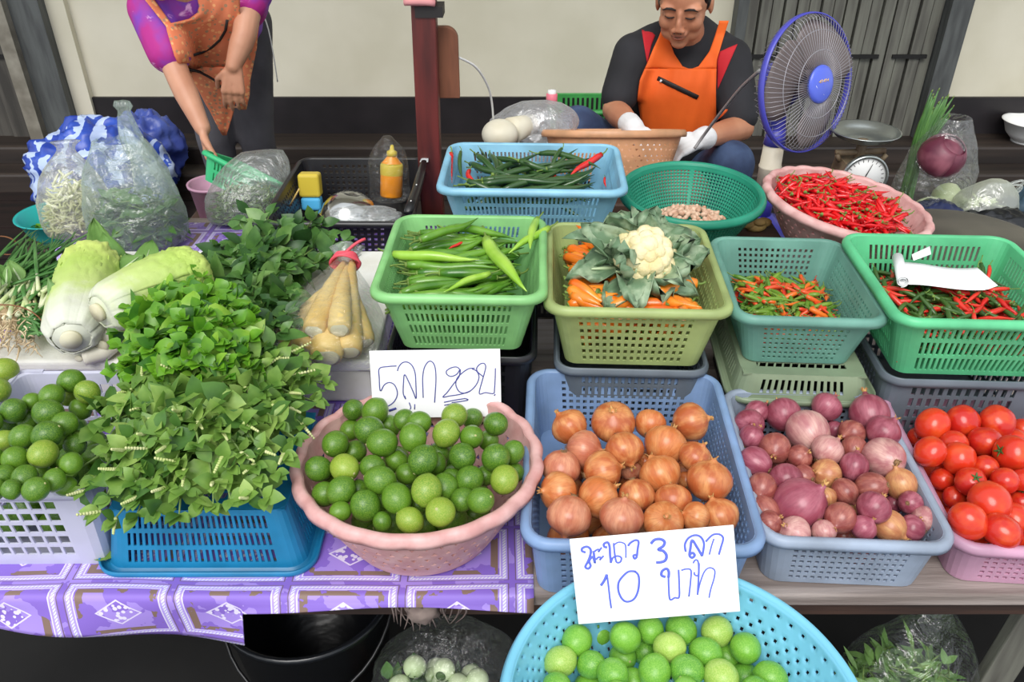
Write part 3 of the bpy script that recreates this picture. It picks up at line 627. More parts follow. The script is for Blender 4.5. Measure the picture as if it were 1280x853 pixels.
ZT = [(810,220,58,1,'tomato at the back corner of the pink basket'),(925,205,62,0,'bright tomato second along the back of the pink basket'),(1055,205,62,0,'deep red tomato third along the back of the pink basket'),(1150,235,40,2,'tomato at the back cut off by the picture edge'),(1008,280,60,0,'wide tomato with a light streak, below the back ones'),(890,290,50,2,'tomato mostly hidden under the second back one'),(800,320,58,0,'tomato against the near side rim with a stem dot'),(908,345,60,2,'round tomato with its pale stem scar showing'),(1112,325,66,0,'big tomato beside the dark withered calyx'),(1010,380,46,2,'darker small tomato in the middle'),(845,425,42,2,'tomato low by the side rim'),(955,435,54,2,'tomato with a green star calyx facing up'),(1085,430,48,2,'tomato half hidden right of the star calyx one'),(1155,430,48,0,'tomato at the picture edge, middle height'),(895,495,44,0,'tomato left of the largest one'),(1028,510,76,0,'largest tomato in the pink basket'),(1145,510,42,2,'tomato behind the largest one, at the edge'),(945,585,64,1,'long tomato leaning in the front corner'),(1072,622,70,0,'broad tomato behind the front rim'),(1122,575,64,0,'tomato right of the broad front one'),(752,262,34,2,'small tomato tucked in the back corner')]
q = CR['tomato']; it, _ = zoomed([(a[0], a[1], a[2], 'u' if a[2] < 45 else '') for a in ZT], 900, 460, 3.047)
res = settle(it, None, InRect(q), 30, 0.027, lambda x, y: 0.795 - .5 * max(0, -InRect(q).local(x, y)[1] - .08), q['z0'] + 0.006, seed=8, squeeze=0.9, grow=1.04); rng = random.Random(5)
for i, (p, r, v) in enumerate(res):
    s = ZT[i][3] if v else 2
    t = thing('tomato', ZT[i][4] if v else 'red tomato buried under the others in the pink basket', 'tomato', p, 0, 'red tomatoes' if v else 'buried tomatoes')
    up = v and i in (11,)
    t.rotation_euler = rot_to(math.radians(190), math.radians(60 if i != 6 else 10), 0) if up else rot_to(rng.uniform(0, 6.28) if i != 8 else 4.6, rng.uniform(-1.3, -.6) if i != 8 else .3, rng.uniform(0, 6))
    t.scale = (r, r, r); link('tomato_body', TOM[s], t); link('calyx', CAL[s], t)
# ------------------------------------------------------------------ chilies
def chili_mesh(seed, L, r, bend, m, ms, stem=0.2, segs=9, n=8, wob=0.0):
    rng = random.Random(seed); pts = []; a = 0; p = Vector((-L / 2, 0, 0)); st = L / segs
    for i in range(segs + 1):
        pts.append(p.copy()); a = bend * (i / segs - 0.5) + wob * math.sin(i * 1.3 + seed)
        p = p + Vector((math.cos(a), math.sin(a), 0.12 * math.sin(i * .9 + seed))) * st
    rad = [r * (0.75 if i == 0 else 1.0 if i < segs * .45 else max(0.06, 1 - ((i / segs - .45) / .55) ** 1.5)) for i in range(segs + 1)]
    pod = MB().add(*tube(pts, rad, n))
    d = (pts[0] - pts[1]).normalized(); s0 = pts[0]; q = L * stem
    sm = MB().add(*tube([s0 - d * .002 * 0, s0 + d * 0.12 * q], [r * 0.82, r * 0.45], 7)).add(*tube(bez(s0 + d * 0.1 * q, s0 + d * 0.5 * q + Vector((0, 0.1 * q, 0)), s0 + d * q + Vector((0, 0.35 * q * rng.uniform(-1, 1), 0.1 * q)), 4), [r * .3, r * .22, r * .2, r * .2, r * .24], 5))
    return pod, sm
def chili_kind(nm, specs, m, ms, stemname='stem'):
    return [(a.mesh('pod', [m]), b.mesh(stemname, [ms])) for a, b in (chili_mesh(*s, m, ms) for s in specs)]
def put_chili(pr, p, rot, label, cat, group, sc=1.0, parts=True, name='chili'):
    if parts:
        t = thing(name, label, cat, p, 0, group); t.rotation_euler = rot; t.scale = (sc, sc, sc)
        link('pod', pr[0], t); link('stem', pr[1], t)
    else:
        t = link(name, pr, None, p); t.rotation_euler = rot; t.scale = (sc, sc, sc); tag(t, label, cat, group)
    return t
m_stem = mat('chili stem', (120, 148, 66), 0.6, var=0.3)
m_cg = mat('green chili skin', (74, 126, 28), 0.28, col2=(108, 156, 48), rnd=(52, 104, 26), scale=18, coat=0.3)
m_cl = mat('pale lime green chili skin', (140, 188, 52), 0.28, col2=(168, 206, 84), scale=18, coat=0.3)
m_cd = mat('dark green chili skin', (34, 66, 30), 0.3, col2=(58, 88, 44), rnd=(44, 84, 34), scale=20, coat=0.3)
m_cr = mat('red chili skin', (206, 26, 30), 0.22, col2=(224, 48, 40), rnd=(178, 16, 28), scale=20, coat=0.4)
m_co = mat('orange chili skin', (240, 122, 24), 0.28, col2=(246, 150, 48), rnd=(228, 92, 20), scale=18, coat=0.3)
K_g = chili_kind('g', [(1, .130, .0082, .35), (2, .140, .0078, -.5), (3, .12, .0075, .8), (4, .145, .0082, .15)], m_cg, m_stem)
K_l = chili_kind('l', [(5, .165, .0105, .18), (6, .15, .0092, .25)], m_cl, m_stem)
K_d = chili_kind('d', [(1, .135, .0068, .4), (2, .15, .0066, -.7), (3, .13, .0070, .9)], m_cd, m_stem)
K_r = chili_kind('r', [(4, .12, .0088, .3), (5, .11, .0085, 1.3)], m_cr, m_stem)
K_o = chili_kind('o', [(1, .075, .0105, .3, ), (2, .082, .0098, -.4), (3, .066, .0108, .15)], m_co, m_stem)
K_og = chili_kind('og', [(4, .07, .0095, .3)], m_cg, m_stem)
def surf(px, py, z): return at(px, py, z)
def scatter(px_poly, n, rng, zf, seedmin=0.0):
    """n points with even spacing inside a rectangle of the basket, picked by best candidate"""
    pts = []
    for i in range(n):
        best = None
        for _ in range(12):
            c = px_poly(rng); d = min(((c[0] - q[0]) ** 2 + (c[1] - q[1]) ** 2 for q in pts), default=9)
            if best is None or d > best[0]: best = (d, c)
        pts.append(best[1])
    return [Vector((x, y, zf(x, y))) for x, y in pts]
def in_crate(key, mx, my):
    q = CR[key]; R = InRect(q, 0); R.w = q['w'] / 2 - mx; R.d = q['d'] / 2 - my; return R

def fit_in(q, p, yaw, half):
    """shift a piece of half length `half` so that both its ends stay inside the tapering basket"""
    R = InRect(q, 0); u, v = R.local(p.x, p.y); k = 0.016 + 0.028 * (1 - (p.z - q['z0']) / (q['z1'] - q['z0'])) + 0.010
    a, b = q['w'] / 2 - k, q['d'] / 2 - k; y = yaw - q['r']
    for _ in range(12):
        ex, ey = abs(math.cos(y)) * half, abs(math.sin(y)) * half
        if ex <= a: break
        y += 0.12 if math.sin(2 * y) >= 0 else -0.12
    ex, ey = abs(math.cos(y)) * half, abs(math.sin(y)) * half; mu, mv = max(0, a - ex), max(0, b - ey)
    x, yy = R.world(max(-mu, min(mu, u)), max(-mv, min(mv, v))); return Vector((x, yy, p.z)), y + q['r']
# long green chilies: mostly lying crosswise
rng = random.Random(2); q = CR['green']; R = in_crate('green', 0.055, 0.045); zt = q['z1'] - 0.022
def lay(layers, rot, tilt=0.05): return lambda i, n: i
n = 92
for i, p in enumerate(scatter(R, n, rng, lambda x, y: 0)):
    u, v = R.local(p.x, p.y); lay_ = i / n
    p.z = zt - 0.045 + 0.048 * lay_ + 0.008 * rng.random() + 0.02 * max(0, v / 0.13) * .6
    yaw = q['r'] + (PI if rng.random() < 0.08 else 0) + rng.gauss(0.10, 0.33) + (0.25 if v < -0.03 else 0)
    p, yaw = fit_in(q, p, yaw, 0.086)
    put_chili(rng.choice(K_g), p, (rng.uniform(-.4, .4), rng.gauss(0, .05), yaw), 'long green chili lying in the light green basket', 'chili', 'long green chilies')
def chili_px(kind, a, b, z, label, group, zb=None, name='chili', L0=None):
    """a chili from stem pixel a to tip pixel b"""
    A, B = at(*a, z), at(*b, zb if zb is not None else z); d = B - A; L = d.length; base = L0
    yaw = math.atan2(d.y, d.x); pit = -math.asin(max(-1, min(1, d.z / L)))
    return put_chili(kind, (A + B) / 2, (0, pit, yaw), label, 'chili', group, L / base, name=name)
chili_px(K_l[0], (608, 300), (660, 362), zt + 0.014, 'thick pale green chili slanting to the front rim of the green basket', None, L0=.165)
chili_px(K_l[0], (686, 285), (636, 316), zt + 0.022, 'pale green chili poking out over the side rim of the green basket', None, zb=zt + 0.016, L0=.165)
chili_px(K_l[1], (672, 274), (664, 312), zt + 0.020, 'light green chili along the far side wall of the green basket', None, L0=.15)
chili_px(K_l[1], (612, 342), (555, 366), zt + 0.012, 'bright green chili curving to the front rim', None, L0=.15)
chili_px(K_g[0], (520, 302), (602, 272), zt + 0.030, 'shiny green chili slanting across the back of the green basket', None, L0=.15)
chili_px(K_l[1], (492, 318), (600, 324), zt + 0.014, 'long bright green chili lying straight across the middle', None, L0=.15)
chili_px(K_r[0], (578, 303), (560, 312), zt + 0.008, 'small red chili among the long green ones', None, L0=.12)

# dark green and red chilies
q = CR['dark']; R = in_crate('dark', 0.055, 0.05); zt = q['z1'] - 0.035; n = 52
for i, p in enumerate(scatter(R, n, rng, lambda x, y: 0)):
    u, v = R.local(p.x, p.y); p.z = zt - 0.035 + 0.046 * i / n + 0.012 * rng.random() + 0.014 * max(0, 1 - (u / .1) ** 2) + 0.02 * max(0, v / .1)
    p, yaw = fit_in(q, p, rng.gauss(0.1, 0.75), 0.095)
    put_chili(rng.choice(K_d), p, (rng.uniform(-.5, .5), rng.gauss(0, .12), yaw), 'dark green chili piled in the sky blue basket', 'chili', 'dark green chilies')
for a, b, za, zb, k, lb in [((752, 193), (712, 220), .035, .012, 0, 'large red chili sticking up at the far end of the sky blue basket'), ((564, 192), (566, 228), .035, .006, 0, 'red chili standing against the near end of the sky blue basket'), ((586, 212), (604, 232), .014, .006, 1, 'curled red chili in the sky blue basket'),
                            ((694, 218), (692, 232), .012, .006, 0, 'small red chili by the front rim of the sky blue basket'), ((714, 226), (712, 236), .01, .006, 0, 'short red chili tip at the front rim of the sky blue basket'), ((756, 222), (758, 234), .012, .006, 0, 'red chili tip in the front corner of the sky blue basket'), ((652, 226), (654, 236), .01, .004, 0, 'red chili end at the middle of the front rim')]:
    chili_px(K_r[k], a, b, zt + za, lb, None, zb=zt + zb, L0=.12)
for a, b, lb in [((702, 186), (688, 222), 'dark green chili standing up near the large red one'), ((576, 190), (580, 226), 'dark green chili upright beside the standing red one'), ((600, 186), (614, 206), 'dark green chili poking up at the back of the sky blue basket')]:
    chili_px(K_d[0], a, b, zt + 0.04, lb, None, zb=zt + 0.008, L0=.135)

# orange chilies
q = CR['orange']; R = in_crate('orange', 0.05, 0.045); zt = q['z1'] - 0.018; n = 170
for i, p in enumerate(scatter(R, n, rng, lambda x, y: 0)):
    u, v = R.local(p.x, p.y); p.z = zt - 0.05 + 0.052 * i / n + 0.008 * rng.random() + 0.012 * max(0, v / .1)
    gr = i in (40, 77, 96); p, yaw = fit_in(q, p, rng.gauss(-.3, 0.75) + PI * (rng.random() < .5), 0.052); put_chili(K_og[0] if gr else rng.choice(K_o), p, (rng.uniform(-.6, .6), rng.gauss(0, .18), yaw), 'green chili among the orange ones in the yellow-green basket' if gr else 'orange chili piled in the yellow-green basket', 'chili', 'green ones among orange chilies' if gr else 'orange chilies')
# a lower layer seen through the openings of the yellow-green basket
for i, p in enumerate(scatter(in_crate('orange', 0.06, 0.055), 30, rng, lambda x, y: q['z0'] + 0.03)):
    p.z += rng.uniform(-.01, .02); p, yaw = fit_in(q, p, rng.uniform(0, 6), 0.055); put_chili(rng.choice(K_o), p, (0, rng.gauss(0, .1), yaw), 'orange chili piled in the yellow-green basket', 'chili', 'orange chilies')

# bird chilies, single small pods
def small(seed, L, r, bend, m):
    a, b = chili_mesh(seed, L, r, bend, m, m_stem, stem=.3, segs=6, n=6); b0 = MB(); b0.add(a.v, a.f, 0); b0.add(b.v, b.f, 1); return b0.mesh('bird_chili', [m, m_stem])
m_so = mat('orange-red bird chili', (236, 118, 40), 0.3, rnd=(210, 52, 32)); m_sg = mat('green bird chili', (118, 150, 48), 0.35, rnd=(84, 128, 42)); m_sdg = mat('dark green bird chili', (52, 84, 36), 0.35, rnd=(74, 108, 44)); m_sr = mat('red bird chili', (206, 34, 30), 0.28, rnd=(226, 62, 44))
m_sred = mat('bright red bird chili', (226, 26, 28), 0.25, rnd=(200, 14, 24), coat=.3)
SM = {k: [small(s, L, r, b, m) for s, L, r, b in ((1, .050, .0042, .3), (2, .058, .0040, -.5), (3, .044, .0044, .6))] for k, m in (('o', m_so), ('g', m_sg), ('d', m_sdg), ('r', m_sr), ('R', m_sred))}
def pile_bed(R, n, zf, kinds, name, label, rng, th, q=None):
    mb = MB(); order = {'o': 0, 'g': 1, 'd': 2, 'r': 3, 'R': 4}; mats_ = [m_so, m_sg, m_sdg, m_sr, m_sred]
    for i in range(n):
        x, y = R(rng); k = rng.choice(kinds); me = SM[k][rng.randrange(3)]
        p = Vector((x, y, zf(x, y) - 0.008 - th * rng.random())); yaw = rng.uniform(0, 6.28)
        if q: p, yaw = fit_in(q, p, yaw, .034)
        M_ = Matrix.Translation(p) @ Euler((0, rng.gauss(0, .12), yaw)).to_matrix().to_4x4()
        mb.add([v.co for v in me.vertices], [tuple(f.vertices) for f in me.polygons], order[k], M_)
    tag(mb.build(name, mats_), label, 'chili pile', None, 'stuff')
def small_pile(R, n, zf, kinds, what, rng, th=0.03, tilt=.22, sc=1.0, name='bird_chili', q=None):
    names = {'o': 'orange red', 'g': 'yellowish green', 'd': 'dark green', 'r': 'red', 'R': 'red'}
    for i, p in enumerate(scatter(R, n, rng, zf)):
        p.z += -th + th * i / n + 0.006 * rng.random(); k = rng.choice(kinds); yaw = rng.uniform(0, 6.28)
        if q: p, yaw = fit_in(q, p, yaw, .036)
        put_chili(rng.choice(SM[k]), p, (rng.uniform(-.5, .5), rng.gauss(0, tilt), yaw), f'small {names[k]} bird chili {what}', 'chili', f'{names[k]} bird chilies {what}', sc * rng.uniform(.85, 1.15), False, name)
rng = random.Random(33); q = CR['mix']; zt = q['z0'] + 0.042
R = in_crate('mix', 0.05, 0.05); zmix = lambda x, y: zt + 0.012 * max(0, 1 - (R.local(x, y)[1] / .1) ** 2)
pile_bed(R, 420, zmix, 'oorgggg', 'mixed_chili_pile', 'mass of small mixed chilies filling the teal basket', rng, .03, q)
small_pile(R, 150, zmix, 'oooggg', 'in the teal basket', rng, th=.008, q=q)
q = CR['rg']; zg = q['z0'] + 0.066; R2 = in_crate('rg', 0.05, 0.05)
zrg = lambda x, y: zg + 0.010 * max(0, 1 - (R2.local(x, y)[1] / .1) ** 2)
pile_bed(R2, 520, zrg, 'rrdddd', 'red_green_chili_pile', 'mass of small red and dark green chilies filling the emerald basket', rng, .03, q)
small_pile(R2, 150, zrg, 'rrddd', 'in the emerald basket', rng, th=.008, q=q)
# the round basket of red ones
Rr = InDisc(0.683, 1.592, 0.122); tl = math.tan(math.radians(8))
def zred(x, y):
    u, v = x - 0.683, y - 1.592; return 0.926 - u * tl + v * 0.02 + 0.014 * max(0, 1 - (u * u + v * v) / 0.016)
pile_bed(InDisc(0.683, 1.592, 0.106), 900, zred, 'R', 'red_chili_pile', 'mass of small red chilies filling the round dusty pink basket', rng, .02)
small_pile(Rr, 300, zred, 'R', 'heaped in the round pink basket', rng, th=.012, tilt=.3, sc=1.05, name='red_chili')

# ------------------------------------------------------------------ cauliflower on the orange chilies
m_caul = mat('cauliflower curd', (240, 228, 186), 0.75, col2=(222, 204, 150), scale=26, bump=0.5, bscale=220)
m_cleaf = mat('cauliflower leaf', (112, 142, 108), 0.5, col2=(164, 184, 150), scale=30, lo=.45, hi=.62, transl=0.15)
m_crib = mat('pale leaf rib', (186, 204, 160), 0.5)
cp = at(806, 318, 0.99)
cf = thing('cauliflower', 'white cauliflower with green leaves resting on the orange chilies', 'cauliflower', cp); cf.rotation_euler = (math.radians(32), math.radians(-4), 0.2); cf.scale = (.9, .9, .9)
mb = MB(); rc = random.Random(3)
for ring, (rad, zz, n, s) in enumerate([(0.0, 0.028, 1, .019), (0.019, 0.024, 6, .017), (0.034, 0.013, 11, .0160), (0.045, -0.004, 15, .0155)]):
    for i in range(n):
        a = 2 * PI * i / n + ring * .4 + rc.uniform(-.12, .12); k = s * rc.uniform(.9, 1.15)
        c = (rad * math.cos(a) * rc.uniform(.92, 1.06), rad * math.sin(a), zz + rc.uniform(-.002, .003))
        v, f = ball(1, 1, 1, 18, 12); mb.add([(c[0] + x * k * (1 + .16 * nz3((x, y, z), 3.5, i + ring * 7)), c[1] + y * k * (1 + .16 * nz3((x, y, z), 3.5, i + ring * 7)), c[2] + z * k * .9 * (1 + .16 * nz3((x, y, z), 3.5, i + ring * 7))) for x, y, z in v], f)
mb.add(*ball(0.048, 0.048, 0.035, 20, 12, (0, 0, -0.012))); mb.build('curd', m_caul, cf)
def leaf_sheet(L, W, curl, wav, seed, nu=10, nv=8, fold=0.25, point=1.0):
    """leaf from the origin along +y, faces +z; returns verts, faces"""
    vs, fs = [], []
    for j in range(nv + 1):
        t = j / nv; w = W * (math.sin(PI * min(1, t ** 0.75 * .97 + .02)) ** (0.8)) * (1 if t < .99 else .1)
        a = curl * t
        yc = L * (math.sin(a) / curl if abs(curl) > .01 else t); zc = L * ((1 - math.cos(a)) / curl if abs(curl) > .01 else 0)
        for i in range(nu + 1):
            s = i / nu * 2 - 1
            vs.append((s * w, yc, zc + fold * abs(s) * w + wav * math.sin(9 * t + 7 * s * abs(s) + seed) * abs(s) ** 1.5 * W))
    for j in range(nv):
        for i in range(nu):
            k = j * (nu + 1) + i; fs.append((k, k + 1, k + nu + 2, k + nu + 1))
    return vs, fs
for i in range(24):
    a = 2 * PI * i / 24 + rc.uniform(-.2, .2); outer = i % 2
    L_, W_ = rc.uniform(.066, .092), rc.uniform(.026, .038)
    if 2.0 < a < 4.2: L_ *= 1.25
    Mx = Matrix.Rotation(a - PI / 2, 4, 'Z') @ Matrix.Translation((0, 0.040 + .006 * outer, -0.030)) @ Matrix.Rotation(math.radians(62 - 34 * outer + rc.uniform(-26, 22)), 4, 'X') @ Matrix.Rotation(rc.uniform(-.7, .7), 4, 'Y')
    o = MB().add(*leaf_sheet(L_, W_, rc.uniform(-1.6, .9), 0.42, i), 0, Mx).build('outer_leaf', m_cleaf, cf); solid(o, .001)
    MB().add(*tube([(0, 0.0, 0), (0, L_ * .3, .001), (0, L_ * .55, .002)], [.005, .0035, .0015], 6), 0, Mx).build('leaf_rib', m_crib, o)

# peeled garlic in the colander
m_gar = mat('peeled garlic clove', (206, 164, 140), 0.5, rnd=(184, 136, 106), col2=(222, 190, 164), scale=30)
gm = []
for s in range(3):
    v, f = ball(.0062, .005, .0085, 10, 8); gm.append(MB().add([(x * (1 - .35 * max(0, z / .0085)), y, z + .15 * x) for x, y, z in v], f).mesh('garlic_clove', [m_gar]))
rng = random.Random(12); gx, gy = 0.371, 1.575
for i, p in enumerate(scatter(InDisc(gx, gy, 0.085), 170, rng, lambda x, y: 0.872 + 0.034 * max(0, 1 - ((x - gx) ** 2 + (y - gy) ** 2) / .0085))):
    o = link('garlic_clove', rng.choice(gm), None, p + Vector((0, 0, .006 * rng.random()))); o.rotation_euler = (rng.uniform(0, 6), rng.uniform(0, 6), 0); tag(o, 'small peeled garlic clove in the bottle green colander', 'garlic clove', 'garlic cloves in the colander')
# ------------------------------------------------------------------ purple cloth on the left half of the table
def cloth_material():
    m = bpy.data.materials.new('purple printed cloth'); m.use_nodes = True; N = m.node_tree.nodes; L = m.node_tree.links; p = N['Principled BSDF']; p.inputs['Roughness'].default_value = 0.55
    uv = N.new('ShaderNodeUVMap'); sp = N.new('ShaderNodeSeparateXYZ'); L.new(uv.outputs[0], sp.inputs[0])
    def M(op, a, b=None, c=None):
        n = N.new('ShaderNodeMath'); n.operation = op
        for i, x in enumerate((a, b, c)):
            if x is None: continue
            if isinstance(x, (int, float)): n.inputs[i].default_value = x
            else: L.new(x, n.inputs[i])
        return n.outputs[0]
    u = M('FRACT', M('MULTIPLY', sp.outputs[0], 1 / 0.155)); v = M('FRACT', M('MULTIPLY', sp.outputs[1], 1 / 0.105))
    du = M('ABSOLUTE', M('SUBTRACT', u, 0.5)); dv = M('ABSOLUTE', M('SUBTRACT', v, 0.5)); d = M('MAXIMUM', du, dv)
    nz = N.new('ShaderNodeTexNoise'); nz.inputs['Scale'].default_value = 26; nz.inputs['Detail'].default_value = 3; L.new(uv.outputs[0], nz.inputs['Vector'])
    def mix(f, a, b):
        x = N.new('ShaderNodeMix'); x.data_type = 'RGBA'; L.new(f, x.inputs['Factor'])
        for k, c in (('A', a), ('B', b)):
            if isinstance(c, tuple): x.inputs[k].default_value = S(c) + (1,)
            else: L.new(c, x.inputs[k])
        return x.outputs['Result']
    band = lambda x, a, b: M('MULTIPLY', M('GREATER_THAN', x, a), M('LESS_THAN', x, b))
    c = mix(M('GREATER_THAN', nz.outputs[0], 0.52), (136, 106, 202), (164, 138, 222))
    c = mix(M('MULTIPLY', band(d, 0.30, 0.37), M('GREATER_THAN', nz.outputs[0], 0.49)), c, (132, 108, 96))
    dia = M('ADD', du, dv); vo = N.new('ShaderNodeTexVoronoi'); vo.inputs['Scale'].default_value = 130; L.new(uv.outputs[0], vo.inputs['Vector'])
    c = mix(M('MULTIPLY', M('LESS_THAN', dia, 0.19), M('LESS_THAN', vo.outputs['Distance'], 0.42)), c, (226, 218, 240))
    c = mix(band(dia, 0.19, 0.215), c, (222, 212, 240))
    c = mix(band(d, 0.385, 0.47), c, (178, 156, 236))
    dots = M('GREATER_THAN', M('FRACT', M('MULTIPLY', M('ADD', sp.outputs[0], sp.outputs[1]), 1 / 0.0052)), 0.35)
    c = mix(M('MULTIPLY', band(d, 0.415, 0.445), dots), c, (226, 226, 236))
    c = mix(band(d, 0.385, 0.397), c, (224, 216, 240)); c = mix(band(d, 0.46, 0.472), c, (120, 96, 130))
    L.new(c, p.inputs['Base Color']); return m
m_cloth = cloth_material()
def build_cloth():
    nx, xs = 150, []
    V, F, UV = [], [], []; x0, x1 = -1.125, 0.03
    tops = [1.98, 1.8, 1.6, 1.4, 1.2, 1.1, 1.0, 0.95, 0.9, 0.86, 0.82, 0.79, 0.77]; rows = len(tops) + 3 + 9
    for i in range(nx + 1):
        x = x0 + (x1 - x0) * i / nx
        flap = x < -0.372; hang = (0.045 + 0.033 * (x + 0.80) / 0.45) if flap else 0.012
        s = 0; prev = None
        prof = [(y, T + 0.0025 + 0.0012 * nz3((x * 6, y * 6, 0), 1, 3)) for y in tops] + [(TY0 + 0.003, T + 0.0035), (TY0 - 0.003, T + 0.001), (TY0 - 0.005, T - 0.005)]
        for k in range(1, 10):
            t = k / 9; wv = 0.010 * math.sin(x * 19 + 1.2 * t) * t * (1 if flap else .2)
            prof.append((TY0 - 0.006 - wv - 0.004 * t, T - 0.006 - (hang + 0.006 * math.sin(x * 11)) * t))
        for (y, z) in prof:
            if prev is not None: s += math.hypot(y - prev[0], z - prev[1])
            prev = (y, z); V.append((x, y, z)); UV.append((x + 0.012 * nz3((x * 3, s * 3, 0), 1, 2), s + 0.058 + 0.010 * nz3((x * 4, s * 4, 5), 1, 1)))
    R = len(prof)
    for i in range(nx):
        for j in range(R - 1):
            a = i * R + j
            xm = (V[a][0] + V[a + R][0]) / 2
            F.append((a, a + 1, a + R + 1, a + R))
    me = bpy.data.meshes.new('tablecloth'); me.from_pydata(V, [], F); me.materials.append(m_cloth)
    uv = me.uv_layers.new(name='UVMap')
    for l in me.loops: uv.data[l.index].uv = UV[l.vertex_index]
    me.polygons.foreach_set('use_smooth', [True] * len(F)); me.update()
    o = link('tablecloth', me); tag(o, 'purple printed cloth on the table end, its flap hanging over the edge', 'tablecloth'); solid(o, 0.0012, 0); return o
build_cloth()

# ------------------------------------------------------------------ foam box with the leafy vegetables
m_foam = mat('white foam', (240, 240, 234), 0.75, col2=(222, 220, 208), scale=12, bump=0.25, bscale=260)
FZ = 0.80
fb = thing('foam_box', 'white foam box lying under the cabbages and bamboo shoots', 'box', (-0.585, 1.41, T + 0.003))
o = MB().add(*box(-0.335, 0.335, -0.215, 0.20, 0, 0.072)).build('box_body', m_foam, fb, False); bevel(o, 0.008, 3)
o = MB().add(*box(-0.345, 0.345, -0.225, 0.21, 0.074, FZ - T - 0.003)).build('lid', m_foam, fb, False); bevel(o, 0.007, 3)

# ------------------------------------------------------------------ leaves and herb bunches
m_lb = mat('lemon basil leaf', (134, 170, 76), 0.42, col2=(92, 134, 52), scale=30, transl=0.25)
m_mint = mat('bright herb leaf', (120, 176, 46), 0.36, col2=(78, 138, 30), scale=30, transl=0.25)
m_dark = mat('dark basil leaf', (92, 136, 62), 0.42, col2=(60, 102, 44), scale=30, transl=0.2)
m_lstem = mat('herb stem', (120, 150, 74), 0.55, var=.3)
m_flow = mat('basil flower spike', (186, 200, 122), 0.7, col2=(214, 216, 160), scale=60)
VAR = {'lemon basil leaf': [m_lb, mat('pale lemon basil leaf', (166, 194, 104), 0.4, col2=(120, 158, 66), scale=30, transl=.25), mat('deep lemon basil leaf', (86, 130, 52), 0.45, col2=(62, 102, 40), scale=30, transl=.2)],
       'bright herb leaf': [m_mint, mat('pale herb leaf', (156, 200, 72), 0.34, col2=(108, 164, 44), scale=30, transl=.25), mat('deep herb leaf', (70, 128, 36), 0.4, col2=(48, 98, 28), scale=30, transl=.2)],
       'dark basil leaf': [m_dark, mat('light basil leaf', (122, 160, 86), 0.4, col2=(84, 126, 58), scale=30, transl=.2), mat('deep basil leaf', (58, 98, 46), 0.45, col2=(42, 76, 36), scale=30, transl=.15)]}
def leaf_at(mb, p, d, up, L, W, curl, rng, mi=0):
    d = d.normalized(); x = d.cross(up)
    if x.length < .05: x = Vector((1, 0, 0))
    x.normalize(); n = x.cross(d).normalized(); k = len(mb.v); f = rng.uniform(.15, .4); nv = 4
    for j in range(nv + 1):
        t = j / nv; w = W * (0.12 if j == 0 else 0.0 if j == nv else math.sin(PI * t ** 0.8)); a = curl * t
        c = p + d * (L * (math.sin(a) / curl if abs(curl) > .02 else t)) - n * (L * ((1 - math.cos(a)) / curl if abs(curl) > .02 else 0))
        for s in (-1, 0, 1): mb.v.append(tuple(c + x * (s * w) + n * (abs(s) * w * f)))
    for j in range(nv):
        for s in (0, 1):
            a = k + j * 3 + s; mb.f.append((a, a + 1, a + 4, a + 3)); mb.m.append(mi)
def herb(name, label, cat, loc, stems, m_leaf, L, W, rng, nodes=6, start=.25, flowers=0.0, perside=2, loose=0, mats2=None):
    root = thing(name, label, cat, loc); O = Vector(loc); lf, st, fw = MB(), MB(), MB()
    for path in stems:
        P = [Vector(p) - O for p in path]; st.add(*tube(P, [0.0019] * (len(P) - 1) + [0.0011], 5))
        n = len(P) - 1
        for i in range(nodes):
            t = start + (1 - start) * (i + rng.uniform(-.2, .2)) / (nodes - 1); t = min(.999, max(0.02, t)); k = int(t * n); p = P[k].lerp(P[k + 1], t * n - k); ax = (P[k + 1] - P[k]).normalized()
            side = ax.cross(Vector((rng.gauss(0, .4), rng.gauss(0, .4), 1))).normalized(); up2 = side.cross(ax).normalized()
            for q in range(perside):
                a = 2 * PI * q / perside + i * PI / 2 + rng.uniform(-.5, .5)
                d = (side * math.cos(a) + up2 * math.sin(a)) * rng.uniform(.7, 1.1) + ax * rng.uniform(-.1, .7) + Vector((rng.gauss(0, .3), rng.gauss(0, .3), rng.gauss(0, .25)))
                if d.z < -.5: d.z *= .4
                s = rng.uniform(.65, 1.12) * (0.65 if i == nodes - 1 else 1)
                leaf_at(lf, p, d, Vector((rng.gauss(0, .5), rng.gauss(-.3, .5), 1)), L * s, W * s, rng.uniform(-.2, 1.4), rng, rng.choice((0, 0, 1, 2)))
        for q in range(3): leaf_at(lf, P[-1], (P[-1] - P[-2]).normalized() + Vector((rng.gauss(0, .6), rng.gauss(0, .6), rng.uniform(0, .6))), Vector((0, -.3, 1)), L * .45, W * .45, .4, rng)
        if rng.random() < flowers:
            d = ((P[-1] - P[-2]).normalized() * .6 + Vector((rng.gauss(0, .4), rng.gauss(-.2, .3), rng.uniform(-.3, .9)))).normalized(); e = P[-1] + d * rng.uniform(.018, .034)
            for k in range(8):
                c = P[-1].lerp(e, k / 7); v, f = ball(.0036 * (1 - k / 14), .0036 * (1 - k / 14), .0022, 7, 4)
                fw.add([(c.x + x, c.y + y, c.z + z) for x, y, z in v], f)
            fw.build('flower_spike', m_flow, root); fw = MB()
    st.build('stem', m_lstem, root); lf.build('leaves', VAR[m_leaf.name], root)
    return root
def fan_stems(base, tips, rng, sag=.03, n=6):
    out = []
    for tp in tips:
        b = Vector(base) + Vector((rng.gauss(0, .012), rng.gauss(0, .012), rng.gauss(0, .006))); e = Vector(tp)
        mid = (b + e) / 2 + Vector((rng.gauss(0, .01), rng.gauss(0, .01), sag * rng.uniform(.5, 1.3))); out.append(bez(b, mid, e, n))
    return out
